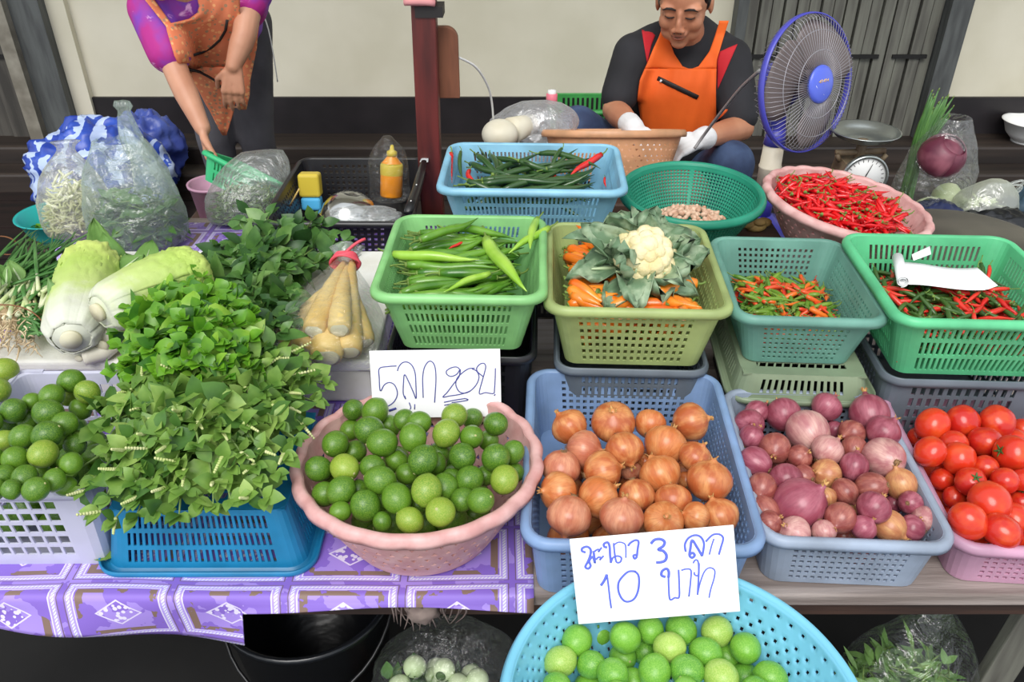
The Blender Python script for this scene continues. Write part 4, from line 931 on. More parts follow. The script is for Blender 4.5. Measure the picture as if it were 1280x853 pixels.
def px_tips(poly, n, rng, zf):
    xs, ys = [p[0] for p in poly], [p[1] for p in poly]; out = []
    def ins(x, y):
        c = False
        for i in range(len(poly)):
            (x1, y1), (x2, y2) = poly[i], poly[i - 1]
            if (y1 > y) != (y2 > y) and x < (x2 - x1) * (y - y1) / (y2 - y1) + x1: c = not c
        return c
    while len(out) < n:
        best = None
        for _ in range(8):
            while True:
                x, y = rng.uniform(min(xs), max(xs)), rng.uniform(min(ys), max(ys))
                if ins(x, y): break
            d = min(((x - q[0]) ** 2 + (y - q[1]) ** 2 for q in out), default=1e9)
            if best is None or d > best[0]: best = (d, x, y)
        out.append((best[1], best[2]))
    return [at(x, y, zf(x, y)) for x, y in out]
rng = random.Random(101)
# lemon basil over the upturned blue basket: tips toward the viewer
tips = px_tips([(88, 560), (104, 625), (138, 655), (200, 648), (265, 640), (326, 632), (352, 575), (405, 510), (412, 450), (330, 430), (230, 440), (160, 480), (105, 510)], 92, rng, lambda x, y: 0.835 + 0.085 * max(0, 1 - ((x - 235) / 175) ** 2) * max(0, min(1, (665 - y) / 110)) )
herb('lemon_basil_bunch', 'big bunch of lemon basil with flower spikes on the upturned blue basket', 'herb', at(250, 520, 0.82), fan_stems(at(262, 500, 0.83), tips, rng, .045), m_lb, .047, .0168, rng, nodes=6, start=.3, flowers=.4)
# bright mint-like herb behind it
tips = px_tips([(140, 470), (150, 400), (185, 350), (235, 338), (300, 360), (325, 400), (318, 460), (260, 480)], 60, rng, lambda x, y: 0.885 + 0.075 * max(0, 1 - ((x - 235) / 110) ** 2) * max(0, 1 - ((y - 410) / 90) ** 2))
herb('sweet_herb_bunch', 'bright green bunch of round-leaved herb behind the lemon basil', 'herb', at(240, 440, 0.83), fan_stems(at(250, 450, 0.845), tips, rng, .03), m_mint, .043, .0185, rng, nodes=6, start=.3)
# dark basil
tips = px_tips([(225, 330), (285, 300), (306, 262), (345, 262), (405, 280), (440, 308), (400, 330), (362, 348), (378, 400), (340, 440), (300, 392)], 54, rng, lambda x, y: 0.845 + .05 * max(0, 1 - ((x - 330) / 80) ** 2))
herb('holy_basil_bunch', 'dark green basil bunch in front of the black mesh crate', 'herb', at(330, 350, 0.81), fan_stems(at(318, 365, 0.82), tips, rng, .02), m_dark, .060, .0175, rng, nodes=6, start=.25)
o = MB(); leaf_at(o, Vector((0, 0, 0.004)), Vector((1, .25, 0.1)), Vector((0, 0, 1)), .035, .010, .2, rng)
tag(o.build('fallen_leaf', [m_lb], None, True, at(118, 702, T + .008)), 'single green leaf fallen beside the upturned blue basket', 'leaf')

# ------------------------------------------------------------------ napa cabbages
def grad_mat(name, stops, axis=1, lo=-.1, hi=.1, rough=.5, nscale=18, transl=.15):
    m = bpy.data.materials.new(name); m.use_nodes = True; N = m.node_tree.nodes; L = m.node_tree.links; p = N['Principled BSDF']; p.inputs['Roughness'].default_value = rough
    tc = N.new('ShaderNodeTexCoord'); sx = N.new('ShaderNodeSeparateXYZ'); L.new(tc.outputs['Object'], sx.inputs[0])
    nz = N.new('ShaderNodeTexNoise'); nz.inputs['Scale'].default_value = nscale; nz.inputs['Detail'].default_value = 4; L.new(tc.outputs['Object'], nz.inputs['Vector'])
    ma = N.new('ShaderNodeMath'); ma.operation = 'MULTIPLY_ADD'; ma.inputs[1].default_value = (hi - lo) * .35; L.new(nz.outputs[0], ma.inputs[0]); L.new(sx.outputs[axis], ma.inputs[2])
    mr = N.new('ShaderNodeMapRange'); mr.inputs['From Min'].default_value = lo + (hi - lo) * .17; mr.inputs['From Max'].default_value = hi + (hi - lo) * .17; L.new(ma.outputs[0], mr.inputs['Value'])
    cr = N.new('ShaderNodeValToRGB'); L.new(mr.outputs[0], cr.inputs[0]); e = cr.color_ramp.elements
    while len(e) < len(stops): e.new(0.5)
    for q, (pos, c) in zip(e, stops): q.position = pos; q.color = S(c) + (1,)
    L.new(cr.outputs[0], p.inputs['Base Color'])
    bp = N.new('ShaderNodeBump'); bp.inputs['Strength'].default_value = .5; bp.inputs['Distance'].default_value = .004; L.new(nz.outputs[0], bp.inputs['Height']); L.new(bp.outputs[0], p.inputs['Normal']); return m
m_napa = grad_mat('napa cabbage leaf', [(0, (212, 214, 198)), (.14, (210, 216, 184)), (.32, (190, 208, 128)), (.70, (176, 204, 98)), (1, (204, 222, 120))], 1, -.115, .115, nscale=40)
m_napb = mat('cut cabbage butt', (222, 218, 192), .7, col2=(202, 194, 160), scale=20)
def napa(label, p, yaw, pitch, Ln=.23, R=.058, seed=1):
    t = thing('napa_cabbage', label, 'cabbage', p, 0, 'napa cabbages'); t.rotation_euler = (pitch, 0, yaw); rg = random.Random(seed)
    prof = lambda s: R * (0.62 + .42 * math.sin(PI * min(1, s * .62 + .12)) ** 1.0) * (1 if s < .86 else 1 - .5 * ((s - .86) / .14) ** 2)
    L_ = []
    for j in range(22):
        s = j / 21; r = prof(s) * .95 * (1 - .30 * max(0, 1 - s / .12) ** 2); r *= 1 + .10 * max(0, 1 - s / .15); L_.append([(r * math.cos(a) * (1 + .03 * nz3((math.cos(a), math.sin(a), s * 3), 1.4, seed)), (s - .5) * Ln, r * math.sin(a) * .92) for a in (2 * PI * i / 30 for i in range(30))])
    v, f = rings(L_); MB().add(v, [tuple(reversed(q)) for q in f]).build('heart', m_napa, t)
    MB().add(*rings([[(R * .34 * math.cos(a), -.5 * Ln - .001 - dz, R * .32 * math.sin(a)) for a in (2 * PI * i / 20 for i in range(20))] for dz in (.008, 0)])).build('cut_butt', m_napb, t)
    for k in range(8):
        a0 = 2 * PI * k / 8 + rg.uniform(-.2, .2); span = rg.uniform(.75, .95); V, F = [], []; ln = rg.uniform(.97, 1.06); nu, nv = 20, 34
        for j in range(nv + 1):
            s = j / nv; w = span * (.75 + .35 * s) * (1 if s < .9 else 1 - .5 * ((s - .9) / .1) ** 2)
            for i in range(nu + 1):
                e = i / nu * 2 - 1; a = a0 + e * w; fr = .10 * math.sin(17 * e + 5 * s * 6 + k) * max(0, s - .35) * abs(e) + .05 * max(0, s - .9) * 8 * (1 - abs(e) * .4) * rg.uniform(.8, 1.2)
                r = prof(min(1, s)) * (1.0 + .02 * (k % 3) + .012 * math.cos(e * 26) * (1 - s)) + .0035 + R * fr + .004 * math.exp(-(e / .25) ** 2) * (1 - s)
                r += max(0, s - .25) * (.010 * nz3((e * 5, s * 16, k), 1, seed) + .006 * nz3((e * 12, s * 34, k), 1, seed))
                if s < .12: r *= 1 - .30 * (1 - s / .12) ** 2
                V.append((r * math.cos(a), (s * ln - .5) * Ln, r * math.sin(a) * .93))
        for j in range(nv):
            for i in range(nu):
                q = j * (nu + 1) + i; F.append((q, q + nu + 1, q + nu + 2, q + 1))
        o = MB().add(V, F).build('outer_leaf', m_napa, t); solid(o, .0014)
    return t
a, b = at(90, 425, .862), at(118, 322, .868); d = b - a
napa('napa cabbage lying with its white butt toward the viewer', (a + b) / 2, math.atan2(-d.x, d.y), 0.0, Ln=d.length * 1.0, R=.050, seed=3)
a, b = at(125, 388, .915), at(248, 338, .905); d = b - a
napa('napa cabbage lying across, its butt on the other cabbage', (a + b) / 2, math.atan2(-d.x, d.y), -.03, Ln=d.length * 1.0, R=.048, seed=5)
m_daik = mat('white radish skin', (236, 232, 216), .45, col2=(214, 206, 182), scale=8)
def radish(label, a, b, r):
    t = thing('white_radish', label, 'radish', a, 0); d = b - a
    P = [d * (i / 8) for i in range(9)]; MB().add(*tube([-d * .02] + P, [r * .5] + [r * (1 - .0 * i) if i < 6 else r * (1 - .25 * (i - 5)) for i in range(9)], 16)).build('root', m_daik, t)
    MB().add(*ball(r * .45, r * .2, r * .45, 12, 8, tuple(-d.normalized() * r * .5))).build('leaf_stub', m_napb, t)
radish('white radish with rounded end showing below the second cabbage', at(132, 428, .832), at(170, 380, .835), .024)
radish('short white radish lowest on the foam box edge', at(104, 447, .816), at(150, 434, .818), .015)

# ------------------------------------------------------------------ spring onions, rooted bunch, broad leaves
m_sol = mat('spring onion leaf', (62, 112, 52), .4, col2=(92, 140, 74), scale=16); m_sow = mat('spring onion white', (226, 228, 196), .45, col2=(190, 206, 140), scale=20)
m_froot = mat('pale fibrous roots', (222, 204, 168), .8, col2=(190, 164, 126), scale=30); m_tie = mat('brown tie string', (128, 84, 52), .7)
t = thing('spring_onion_bunch', 'bunch of spring onions with dark green leaves at the back corner of the table', 'spring onion', at(50, 350, T + .01)); O = t.location; rg = random.Random(4); lv, wh = MB(), MB()
for i in range(120):
    a = at(rg.uniform(-50, 62), rg.uniform(362, 400), .80 + rg.uniform(0, .05)); b = at(rg.uniform(28, 128), rg.uniform(285, 345), .80 + rg.uniform(0, .04))
    m_ = (a + b) / 2 + Vector((rg.gauss(0, .015), rg.gauss(0, .01), .015)); P = [p - O for p in bez(a, m_, b, 9)]; r = rg.uniform(.0024, .0042)
    wh.add(*tube(P[:3], [r * 1.25, r * 1.1, r], 6)); lv.add(*tube(P[2:], [r, r * 1.2, r * 1.2, r * 1.1, r, r * .8, r * .5, r * .15], 6, flat=.6))
lv.build('leaves', m_sol, t); wh.build('white_stems', m_sow, t)
MB().add(*rings([[(p[0] + .030 * math.cos(q), p[1], p[2] + .022 * math.sin(q)) for q in (2 * PI * i / 20 for i in range(20))] for p in ((-.02, -.05, .11), (-.02, -.045, .11))], (False, False))).build('tie_string', m_tie, t)
t = thing('coriander_bunch', 'bunch with pale tangled roots toward the viewer beside the napa cabbage', 'herb', at(15, 430, .805)); O = t.location; rg = random.Random(8); rt, st = MB(), MB()
for i in range(330):
    c = at(rg.uniform(-45, 46), rg.uniform(376, 436), .825 + rg.uniform(-.012, .03)) - O; e = c + Vector((rg.gauss(0, .012), -abs(rg.gauss(.01, .012)), rg.gauss(-.004, .007)))
    rt.add(*tube(bez(c, (c + e) / 2 + Vector((rg.gauss(0, .006), 0, rg.gauss(0, .006))), e, 4), [.0017, .0015, .0012, .0009, .0005], 4))
for i in range(34):
    a = at(rg.uniform(22, 36), rg.uniform(385, 425), .835) - O; b = at(rg.uniform(44, 60), rg.uniform(380, 420), .85 + rg.uniform(-.02, .01)) - O
    st.add(*tube(bez(a, (a + b) / 2 + Vector((0, .006, .006)), b, 4), [.0036, .0034, .0032, .003, .0024], 6))
v, f = blob(.060, .024, .022, .2, 4, 4); c0 = at(6, 402, .822) - O; rt.add([(c0.x + x, c0.y + .012 + y, c0.z + z) for x, y, z in v], f)
st.build('stem', m_sol, t); rt.build('roots', m_froot, t)
for i in range(3): MB().add(*tube(bez(at(-10, 382, .86 + i * .003) - O, at(40, 376, .875) - O, at(58, 410, .835 + i * .003) - O, 8), .0013, 5)).build('tie_string', m_tie, t)
def broad(label, a, leaves, m, seed, name='leafy_green_bunch'):
    t = thing(name, label, 'greens', a); rg = random.Random(seed)
    for (p, q, W) in leaves:
        d = q - p; L = d.length; x = math.atan2(-d.x, d.y)
        Mx = Matrix.Translation(p - a) @ Euler((math.asin(d.z / L), rg.uniform(-.3, .3), x)).to_matrix().to_4x4()
        o = MB().add(*leaf_sheet(L, W, rg.uniform(-.4, .4), .10, rg.random() * 6, fold=.2), 0, Mx).build('leaf', m, t); solid(o, .001)
        MB().add(*tube([(0, -.02, 0), (0, L * .4, .001), (0, L * .8, .002)], [.0032, .0022, .0008], 6), 0, Mx).build('leaf_rib', m_crib, o)
    return t
m_broad = mat('broad greens leaf', (98, 142, 66), .45, col2=(126, 166, 88), scale=14, transl=.2); m_broadd = mat('dark greens leaf', (52, 96, 46), .45, col2=(78, 122, 58), scale=14, transl=.15)
L_ = [((140, 350), (112, 292), .03), ((150, 350), (138, 300), .028), ((168, 352), (152, 312), .03), ((175, 348), (190, 302), .026), ((150, 340), (180, 318), .03)]
broad('broad green leaves lying behind the napa cabbages', at(150, 345, .82), [(at(*p, .84 + .008 * i), at(*q, .86 + .008 * i), w) for i, (p, q, w) in enumerate(L_)], m_broad, 2)
L_ = [((26, 352), (10, 328), .016), ((18, 358), (-10, 334), .016), ((8, 362), (16, 330), .014), ((0, 366), (2, 340), .015), ((95, 420), (82, 345), .016), ((88, 410), (92, 360), .014), ((84, 415), (70, 350), .014)]
broad('celery-like greens leaning beside the spring onions', at(30, 370, .80), [(at(*p, .845), at(*q, .87 + .006 * i), w) for i, (p, q, w) in enumerate(L_)], m_broad, 5)

# ------------------------------------------------------------------ bamboo shoots in a plastic bag tied with a pink band
m_bam = mat('peeled bamboo shoot', (230, 204, 138), .45, col2=(212, 176, 96), scale=9, stretch=(1, 1, 1))
m_film = film('clear bag plastic', amount=.04, rough=.1, gl=.8); m_filmw = film('milky bag plastic', (236, 242, 238), .30, .25, .6, 30); m_filmg = film('greenish bag plastic', (206, 226, 212), .26, .2, .7, 28); m_pinkband = mat('pink rubber band', (222, 84, 100), .45)
tie = at(432, 326, .905); rg = random.Random(6)
for i, (ex, ey, z0, r, lb) in enumerate([(352, 432, .830, .021, 'bamboo shoot on the near-left side of the tied bag, by the herbs'), (378, 440, .834, .025, 'bamboo shoot second from the herbs in the tied bag'), (408, 446, .838, .030, 'thickest bamboo shoot in the middle of the tied bag'), (436, 440, .836, .025, 'bamboo shoot with blunt end right of the thickest'), (456, 428, .828, .020, 'bamboo shoot nearest the green chili basket'), (392, 414, .876, .021, 'bamboo shoot lying on top, over the second and thickest'), (424, 412, .880, .021, 'bamboo shoot lying on top nearest the pink band')]):
    e = at(ex, ey, z0); a = tie + Vector((rg.gauss(0, .010), rg.gauss(0, .006), -.012 + rg.gauss(0, .006)))
    t = thing('bamboo_shoot', lb, 'bamboo shoot', e, 0, 'bamboo shoots'); P = [(a - e) * (k / 16) + Vector((0, 0, .008 * math.sin(PI * k / 16))) for k in range(17)]
    rad = [r * (1.0 - .78 * (k / 16) ** 1.2) * (1 + (.06 if k % 3 == 0 else 0)) for k in range(17)]; rad[0] *= .82
    MB().add(*tube(P, rad, 16)).build('shoot', m_bam, t)
    MB().add(*tube([-(a - e) * .006, (a - e) * .004], [r * .62, r * .80], 16)).build('cut_end', m_napb, t)
bag = thing('plastic_bag', 'clear plastic bag of bamboo shoots tied with a pink band', 'bag', tie)
ax = (at(408, 448, .84) - tie); L_ = []; sd = ax.cross(Vector((0, 0, 1))).normalized(); up = sd.cross(ax).normalized()
for j in range(26):
    s = j / 25; w = .012 + .088 * math.sin(PI / 2 * min(1, s * 1.15)) ** 1.1; h = .014 + .034 * math.sin(PI / 2 * min(1, s * 1.2)); 
    if s > .9: w *= 1 - .25 * ((s - .9) / .1) ** 2; h *= 1 - .7 * ((s - .9) / .1) ** 2
    L_.append([ax * (s * 1.06) + sd * (w * math.cos(q) * (1 + .07 * nz3((math.cos(q) * 3, math.sin(q) * 3, s * 4), 1, 2))) + up * (h * math.sin(q) * (1 + .12 * nz3((math.cos(q) * 4, math.sin(q) * 4, s * 7), 1, 7)) + .004) for q in (2 * PI * i / 40 for i in range(40))])
MB().add(*rings(L_, (False, True))).build('bag_film', m_film, bag)
L_ = [[-ax.normalized() * (.002 + .03 * j / 5) + sd * ((.012 + .016 * j / 5) * math.cos(q) * (1 + .3 * math.sin(5 * q))) + up * ((.010 + .010 * j / 5) * math.sin(q)) for q in (2 * PI * i / 24 for i in range(24))] for j in range(6)]
MB().add(*rings(L_, (False, False))).build('bag_neck', m_filmw, bag)
mb = MB()
for j in range(5):
    mb.add(*tube([ax.normalized() * (.004 * j - .008) + sd * ((.020 + .002 * j) * math.cos(q)) + up * ((.016 + .001 * j) * math.sin(q) + .002 * math.sin(3 * q + j)) for q in (2 * PI * i / 24 for i in range(25))], .0028, 6))
mb.add(*tube(bez((0, 0, .015), (.02, .02, .03), (.035, .03, .03), 6), .003, 6)); mb.build('rubber_band', m_pinkband, bag)
# ------------------------------------------------------------------ bags
def bag_loops(prof, amp=.10, n=44, seed=1, pleat=7, lean=(0, 0)):
    """prof: [(rx, ry, z)] -> crumpled rings"""
    zt = prof[-1][2]; P = spline([Vector(p) for p in prof], 4); L = []
    for p in P:
        s = p.z / zt; l = []
        for i in range(n):
            a = 2 * PI * i / n; k = 1 + amp * (nz3((math.cos(a) * 1.7, math.sin(a) * 1.7, p.z * 14), 1, seed) + .5 * nz3((math.cos(a) * 4, math.sin(a) * 4, p.z * 30), 1, seed + 3)) + amp * .6 * s * s * math.sin(pleat * a + seed + 6 * s)
            l.append((max(.002, p.x) * k * math.cos(a) + lean[0] * s * s, max(.002, p.y) * k * math.sin(a) + lean[1] * s * s, p.z))
        L.append(l)
    return L
def bag_thing(label, loc, prof, m, amp=.1, seed=1, lean=(0, 0), pleat=7, rz=0, cat='bag', name='plastic_bag', top=True):
    t = thing(name, label, cat, loc, rz); L = bag_loops(prof, amp, 44, seed, pleat, lean); MB().add(*rings(L, (True, top))).build('bag_film', m, t); return t
def leafy(name, label, cat, loc, rad, n, m, L, W, seed, z0=0.0, flat=1.0, stems=True):
    """loose pile of leaves and stalks"""
    t = thing(name, label, cat, loc); rg = random.Random(seed); lf, st = MB(), MB()
    for i in range(n):
        a = rg.uniform(0, 2 * PI); q = math.sqrt(rg.random()); h = rg.random()
        p = Vector((rad[0] * q * math.cos(a), rad[1] * q * math.sin(a), z0 + rad[2] * h * math.sqrt(max(0, 1 - q * q * .8)))); d = Vector((rg.gauss(0, 1), rg.gauss(0, 1), rg.gauss(.2, .5)))
        leaf_at(lf, p, d, Vector((rg.gauss(0, .5), rg.gauss(-.4, .5), 1)), L * rg.uniform(.6, 1.2), W * rg.uniform(.6, 1.2), rg.uniform(-.3, 1), rg)
        if stems and i % 3 == 0: st.add(*tube(bez(p - d.normalized() * L * .7, p, p + d.normalized() * L * .5, 4), .0016, 5))
    lf.build('leaves', m, t)
    if st.f: st.build('stem', m_lstem, t)
    return t
m_sprout = mat('cream bean sprout', (226, 224, 184), .5, col2=(200, 208, 140), scale=40)
m_dill = mat('fine green herb', (104, 138, 68), .5, col2=(66, 98, 46), scale=30, transl=.2)
# bag of sprouts
p = at(102, 292, T + .003); b = bag_thing('greenish white plastic bag of bean sprouts by the table corner', p, [(.02, .02, .0), (.075, .06, .012), (.085, .065, .08), (.075, .06, .13), (.05, .03, .175), (.02, .01, .215), (.034, .012, .235)], film('sprout bag plastic', (226, 228, 214), .30, .25, .6, 30), .10, 2, (.02, .02), rz=.2)
t = thing('bean_sprout_heap', 'heap of pale bean sprouts inside the greenish white bag', 'bean sprouts', p + Vector((0, 0, .006))); mb = MB(); rg = random.Random(3)
for i in range(520):
    a, q = rg.uniform(0, 6.28), math.sqrt(rg.random()) * .066; c = Vector((q * math.cos(a), q * .75 * math.sin(a), .015 + rg.random() * .140 * (1 - (q / .075) ** 2))); d = Vector((rg.gauss(0, 1), rg.gauss(0, 1), rg.gauss(0, .6))).normalized() * .018
    mb.add(*tube(bez(c - d, c + Vector((rg.gauss(0, .006), 0, rg.gauss(0, .006))), c + d, 3), [.0030, .0034, .003, .0016], 5))
mb.build('sprouts', m_sprout, t)
# tall twisted bag of greens
p = at(178, 306, T + .003); bag_thing('tall milky green plastic bag of herbs with a twisted upright corner', p, [(.03, .03, 0), (.108, .08, .014), (.118, .085, .09), (.108, .075, .16), (.088, .05, .21), (.062, .03, .26)], m_filmg, .09, 5, (.0, .02), 6, top=False)
b2 = bpy.context.scene.objects[-1] if False else None
tw = thing('plastic_bag', 'narrow twisted plastic bag end standing up from the tall herb bag', 'bag', p + Vector((.062, .01, .12)))
L = []
for j in range(22):
    s = j / 21; r = .040 * (1 - s) ** .8 + .006 + (.010 if s > .93 else 0); L.append([(r * math.cos(q) * (1 + .22 * math.sin(4 * q + 9 * s)) + .006 * math.sin(7 * s) - .030 * s, r * .55 * math.sin(q) * (1 + .2 * math.sin(5 * q - 7 * s)), .235 * s) for q in (2 * PI * i / 32 for i in range(32))])
MB().add(*rings(L, (False, True))).build('bag_film', m_filmg, tw)
leafy('herb_heap', 'dark green herbs inside the tall milky green bag', 'herb', p + Vector((0, 0, .006)), (.098, .070, .15), 260, m_dark, .045, .012, 12)
# flat bag of dill
p = at(312, 272, T + .003); bag_thing('cloudy plastic bag of feathery herbs leaning on the black mesh crate', p, [(.03, .03, 0), (.105, .075, .012), (.112, .08, .06), (.10, .07, .10), (.085, .045, .135), (.055, .018, .165)], film('cloudy bag plastic', (214, 218, 214), .24, .25, .6, 26), .08, 9, (.055, .03), 5, rz=.25)
leafy('feathery_herb_heap', 'feathery grey-green herbs inside the cloudy bag', 'herb', p + Vector((0, 0, .006)), (.092, .066, .085), 520, m_dill, .032, .0042, 13)

# ------------------------------------------------------------------ things in the black mesh crate
m_steel = mat('polished steel', (206, 206, 204), .16, metal=1.0, bump=.05); m_blk = mat('black handle plastic', (26, 26, 28), .35); m_yel = mat('yellow plastic', (214, 190, 66), .35, transl=.1); m_oran = mat('orange sauce', (240, 150, 30), .3); m_cyan = mat('light blue plastic', (84, 178, 226), .35); m_wht = mat('white plastic', (236, 236, 234), .4)
cz = CR['black']['z0'] + .004
bw = thing('steel_bowl', 'shiny steel bowl lying tilted in the black mesh crate', 'bowl', at(440, 243, cz + .088)); bw.rotation_euler = (math.radians(172), math.radians(10), 0)
pr = [(.0005, 0), (.03, .0), (.052, .012), (.068, .034), (.074, .056), (.078, .057)]
o = MB().add(*lathe(pr, 48)).build('bowl_body', m_steel, bw); solid(o, .0015)
MB().add(*lathe([(.076, .0555), (.080, .057), (.080, .059), (.076, .058), (.076, .0555)], 48)).build('rolled_rim', m_steel, bw)
bt = thing('sauce_bottle', 'orange sauce bottle with yellow cap wrapped in a clear bag', 'bottle', at(489, 246, cz + .05)); bt.rotation_euler = (math.radians(-12), math.radians(4), 0)
MB().add(*lathe([(.0005, 0), (.026, 0), (.029, .004), (.029, .075), (.026, .088), (.012, .105), (.010, .112), (.0005, .112)], 28)).build('bottle_body', m_oran, bt)
MB().add(*lathe([(.0295, .058), (.0297, .06), (.0297, .082), (.0270, .0885), (.0268, .087)], 28)).build('label', m_yel, bt)
MB().add(*lathe([(.0005, .135), (.004, .134), (.006, .122), (.0135, .118), (.0135, .106), (.0005, .106)], 20)).build('cap', m_yel, bt)
bg2 = bag_thing('clear bag wrapped round the orange sauce bottle', at(489, 252, cz + .03), [(.02, .02, 0), (.05, .04, .015), (.052, .042, .07), (.048, .04, .11), (.034, .03, .145), (.010, .010, .172)], m_film, .14, 15, (0, .02))
tc = thing('plastic_tub', 'small yellow tub with a light blue base in the black mesh crate', 'tub', at(391, 262, cz + .022)); tc.rotation_euler = (math.radians(-8), 0, 0)
o = MB().add(*box(-.028, .028, -.02, .02, .036, .098)).build('tub_body', m_yel, tc, False); bevel(o, .008, 3)
o = MB().add(*box(-.026, .026, -.018, .018, 0, .036)).build('tub_base', m_cyan, tc, False); bevel(o, .008, 3)
kn = thing('kitchen_knife', 'black handled kitchen knife resting on the rim of the black mesh crate', 'knife', at(520, 238, .842)); e = at(510, 266, .836) - kn.location; u = at(530, 202, .85) - kn.location
o = MB().add(*tube([e, e * .5, (0, 0, 0), u * .5, u], [.011, .012, .0105, .011, .008], 10, flat=.6)).build('handle', m_blk, kn)
MB().add(*ball(.003, .003, .003, 8, 6, tuple(u * .1 + Vector((0, -.002, .0065))))).build('rivet', m_steel, kn)
MB().add(*ball(.003, .003, .003, 8, 6, tuple(e * .6 + Vector((0, -.002, .0065))))).build('rivet', m_steel, kn)
MB().add(*tube([u * .97, u * 1.8], [.012, .004], 8, flat=.1)).build('blade', m_steel, kn)
bg3 = thing('plastic_bag', 'milky plastic sheet bag lying flat along the front of the black mesh crate', 'bag', at(456, 271, .803)); v, f = blob(.088, .040, .022, .25, 2.2, 4); MB().add(v, f).build('bag_film', m_filmw, bg3)
sk = thing('bamboo_skewer', 'thin pale stick leaning in the black mesh crate', 'stick', at(362, 258, .775)); MB().add(*tube([(0, 0, 0), at(374, 236, .83) - sk.location], [.0022, .0018], 6)).build('stick', m_bam, sk)

# ------------------------------------------------------------------ red timber post with plaque
m_post = mat('dark red painted timber', (106, 40, 36), .5, col2=(72, 28, 26), scale=6, stretch=(5, 5, .6)); m_plq = mat('brown plaque timber', (140, 88, 62), .6, col2=(112, 68, 48), scale=8, stretch=(5, 5, .8)); m_tape = mat('black tape', (34, 30, 30), .6); m_pnk = mat('pink cloth tie', (206, 138, 140), .8)
pb = aty(541, 250, 2.085); pt = aty(539, 12, 2.085)
po = thing('market_post', 'dark red timber post standing at the back edge of the table', 'post', (pb.x, 2.085, 0.2))
o = MB().add(*rings([[(x + dx, y, z) for x, y in ((-.031, -.03), (.027, -.03), (.027, .03), (-.031, .03))] for dx, z in ((.008, 0), (0.0, .6), (pt.x - pb.x - .002, 1.75))])).build('shaft', m_post, po, False); bevel(o, .003)
zt = at(539, 12, 1).z
q = aty(539, 16, 2.085).z - .2
o = MB().add(*box(-.036 + pt.x - pb.x, .030 + pt.x - pb.x, -.034, .034, q - .005, q + .02)).build('tape_band', m_tape, po, False)
mb = MB(); mb.add(*tube(bez((-.037, -.036, q + .03), (0, -.046, q + .035), (.034, -.036, q + .028), 6), .008, 8)); mb.add(*box(-.036, .030, -.034, .034, q + .022, q + .07)); mb.build('cloth_tie', m_pnk, po)
pl = thing('timber_plaque', 'brown round-shouldered board fixed behind the dark red post', 'board', aty(548, 78, 2.135))
w, h = .052, .088; out = [(-w, -h), (w, -h)] + [(w - .03 + .03 * math.cos(a), h - .03 + .03 * math.sin(a)) for a in (PI / 2 * i / 8 for i in range(9))] + [(-w + .03 + .03 * math.cos(a), h - .03 + .03 * math.sin(a)) for a in (PI / 2 + PI / 2 * i / 8 for i in range(9))]
o = MB().add(*rings([[(x, .012, z) for x, z in out], [(x, -.012, z) for x, z in out]])).build('board', m_plq, pl, False); bevel(o, .002)
mb = MB().add(*tube(spline([aty(574, 72, 2.15), aty(595, 84, 2.2), aty(610, 108, 2.26), aty(615, 130, 2.3), aty(617, 158, 2.33)], 5), .0032, 6)); tag(mb.build('white_wire', [m_wht]), 'white wire looping from the brown board down to the clear bag', 'wire')

# ------------------------------------------------------------------ behind the table: clear bag with radish, bottle, peach basket, green crate
def stool(name, label, x, y, z1, w, d, m, z0=.2):
    t = thing(name, label, 'stool', (x, y, z0)); h = z1 - z0; o = MB().add(*box(-w, w, -d, d, h - .03, h)).build('seat', m, t, False); bevel(o, .006)
    for sx in (-1, 1):
        for sy in (-1, 1): MB().add(*tube([(sx * (w - .03), sy * (d - .03), h - .03), (sx * (w - .005), sy * (d - .01), 0)], .016, 8)).build('leg', m, t)
    return t
m_stool = mat('dark timber stool', (74, 54, 44), .6, var=.4, scale=8)
stool('low_bench', 'dark timber bench behind the sky blue chili basket', .02, 2.37, .70, .15, .13, m_stool)
p = Vector((.06, 2.38, .702))
bag_thing('clear plastic bag beside the peach basket with a big radish in front', p + Vector((-.01, .03, 0)), [(.03, .03, 0), (.11, .08, .015), (.135, .09, .06), (.13, .085, .12), (.10, .06, .165), (.06, .03, .19)], film('loose clear bag', (236, 238, 244), .38, .15, .8, 20), .14, 21, (.03, 0), 5)
t = thing('white_radish', 'thick white radish end showing below the clear bag', 'radish', aty(625, 168, 2.27)); MB().add(*ball(.052, .05, .042, 26, 16)).build('root', m_daik, t)
MB().add(*tube([(.03, .03, 0), (.09, .12, -.01)], [.038, .03], 16)).build('root_body', m_daik, t)
t = thing('drink_bottle', 'bottle with a pink and white cap behind the clear bag', 'bottle', (aty(690, 112, 2.55).x, 2.55, .2)); bz = aty(690, 124, 2.55).z - .2
MB().add(*lathe([(.0005, 0), (.034, 0), (.036, .01), (.036, bz - .07), (.014, bz - .01), (.013, bz)], 24)).build('bottle_body', m_filmw, t)
MB().add(*lathe([(.0165, bz - .012), (.0175, bz - .01), (.0175, bz + .016), (.014, bz + .018), (.0005, bz + .018)], 20)).build('cap', mat('pink cap', (226, 120, 136), .4), t)
MB().add(*lathe([(.013, bz + .018), (.013, bz + .028), (.0005, bz + .03)], 20)).build('cap_top', m_wht, t)
stool('wooden_stool', 'low wooden stool under the peach basket', .31, 2.30, .665, .10, .11, m_stool)
rb('peach', 'round_basket', 'peach coloured round basket tilted on the lap of the seated man', (.297, 2.30), .700, .212, .118, P_peach, nseg=110, nlev=9, style='tri', rb=.80, tilt=(math.radians(-17), 0), lip=.014, oval=1.0, curve=1.1)
RB['peach'].scale = (1, .62, 1.15)
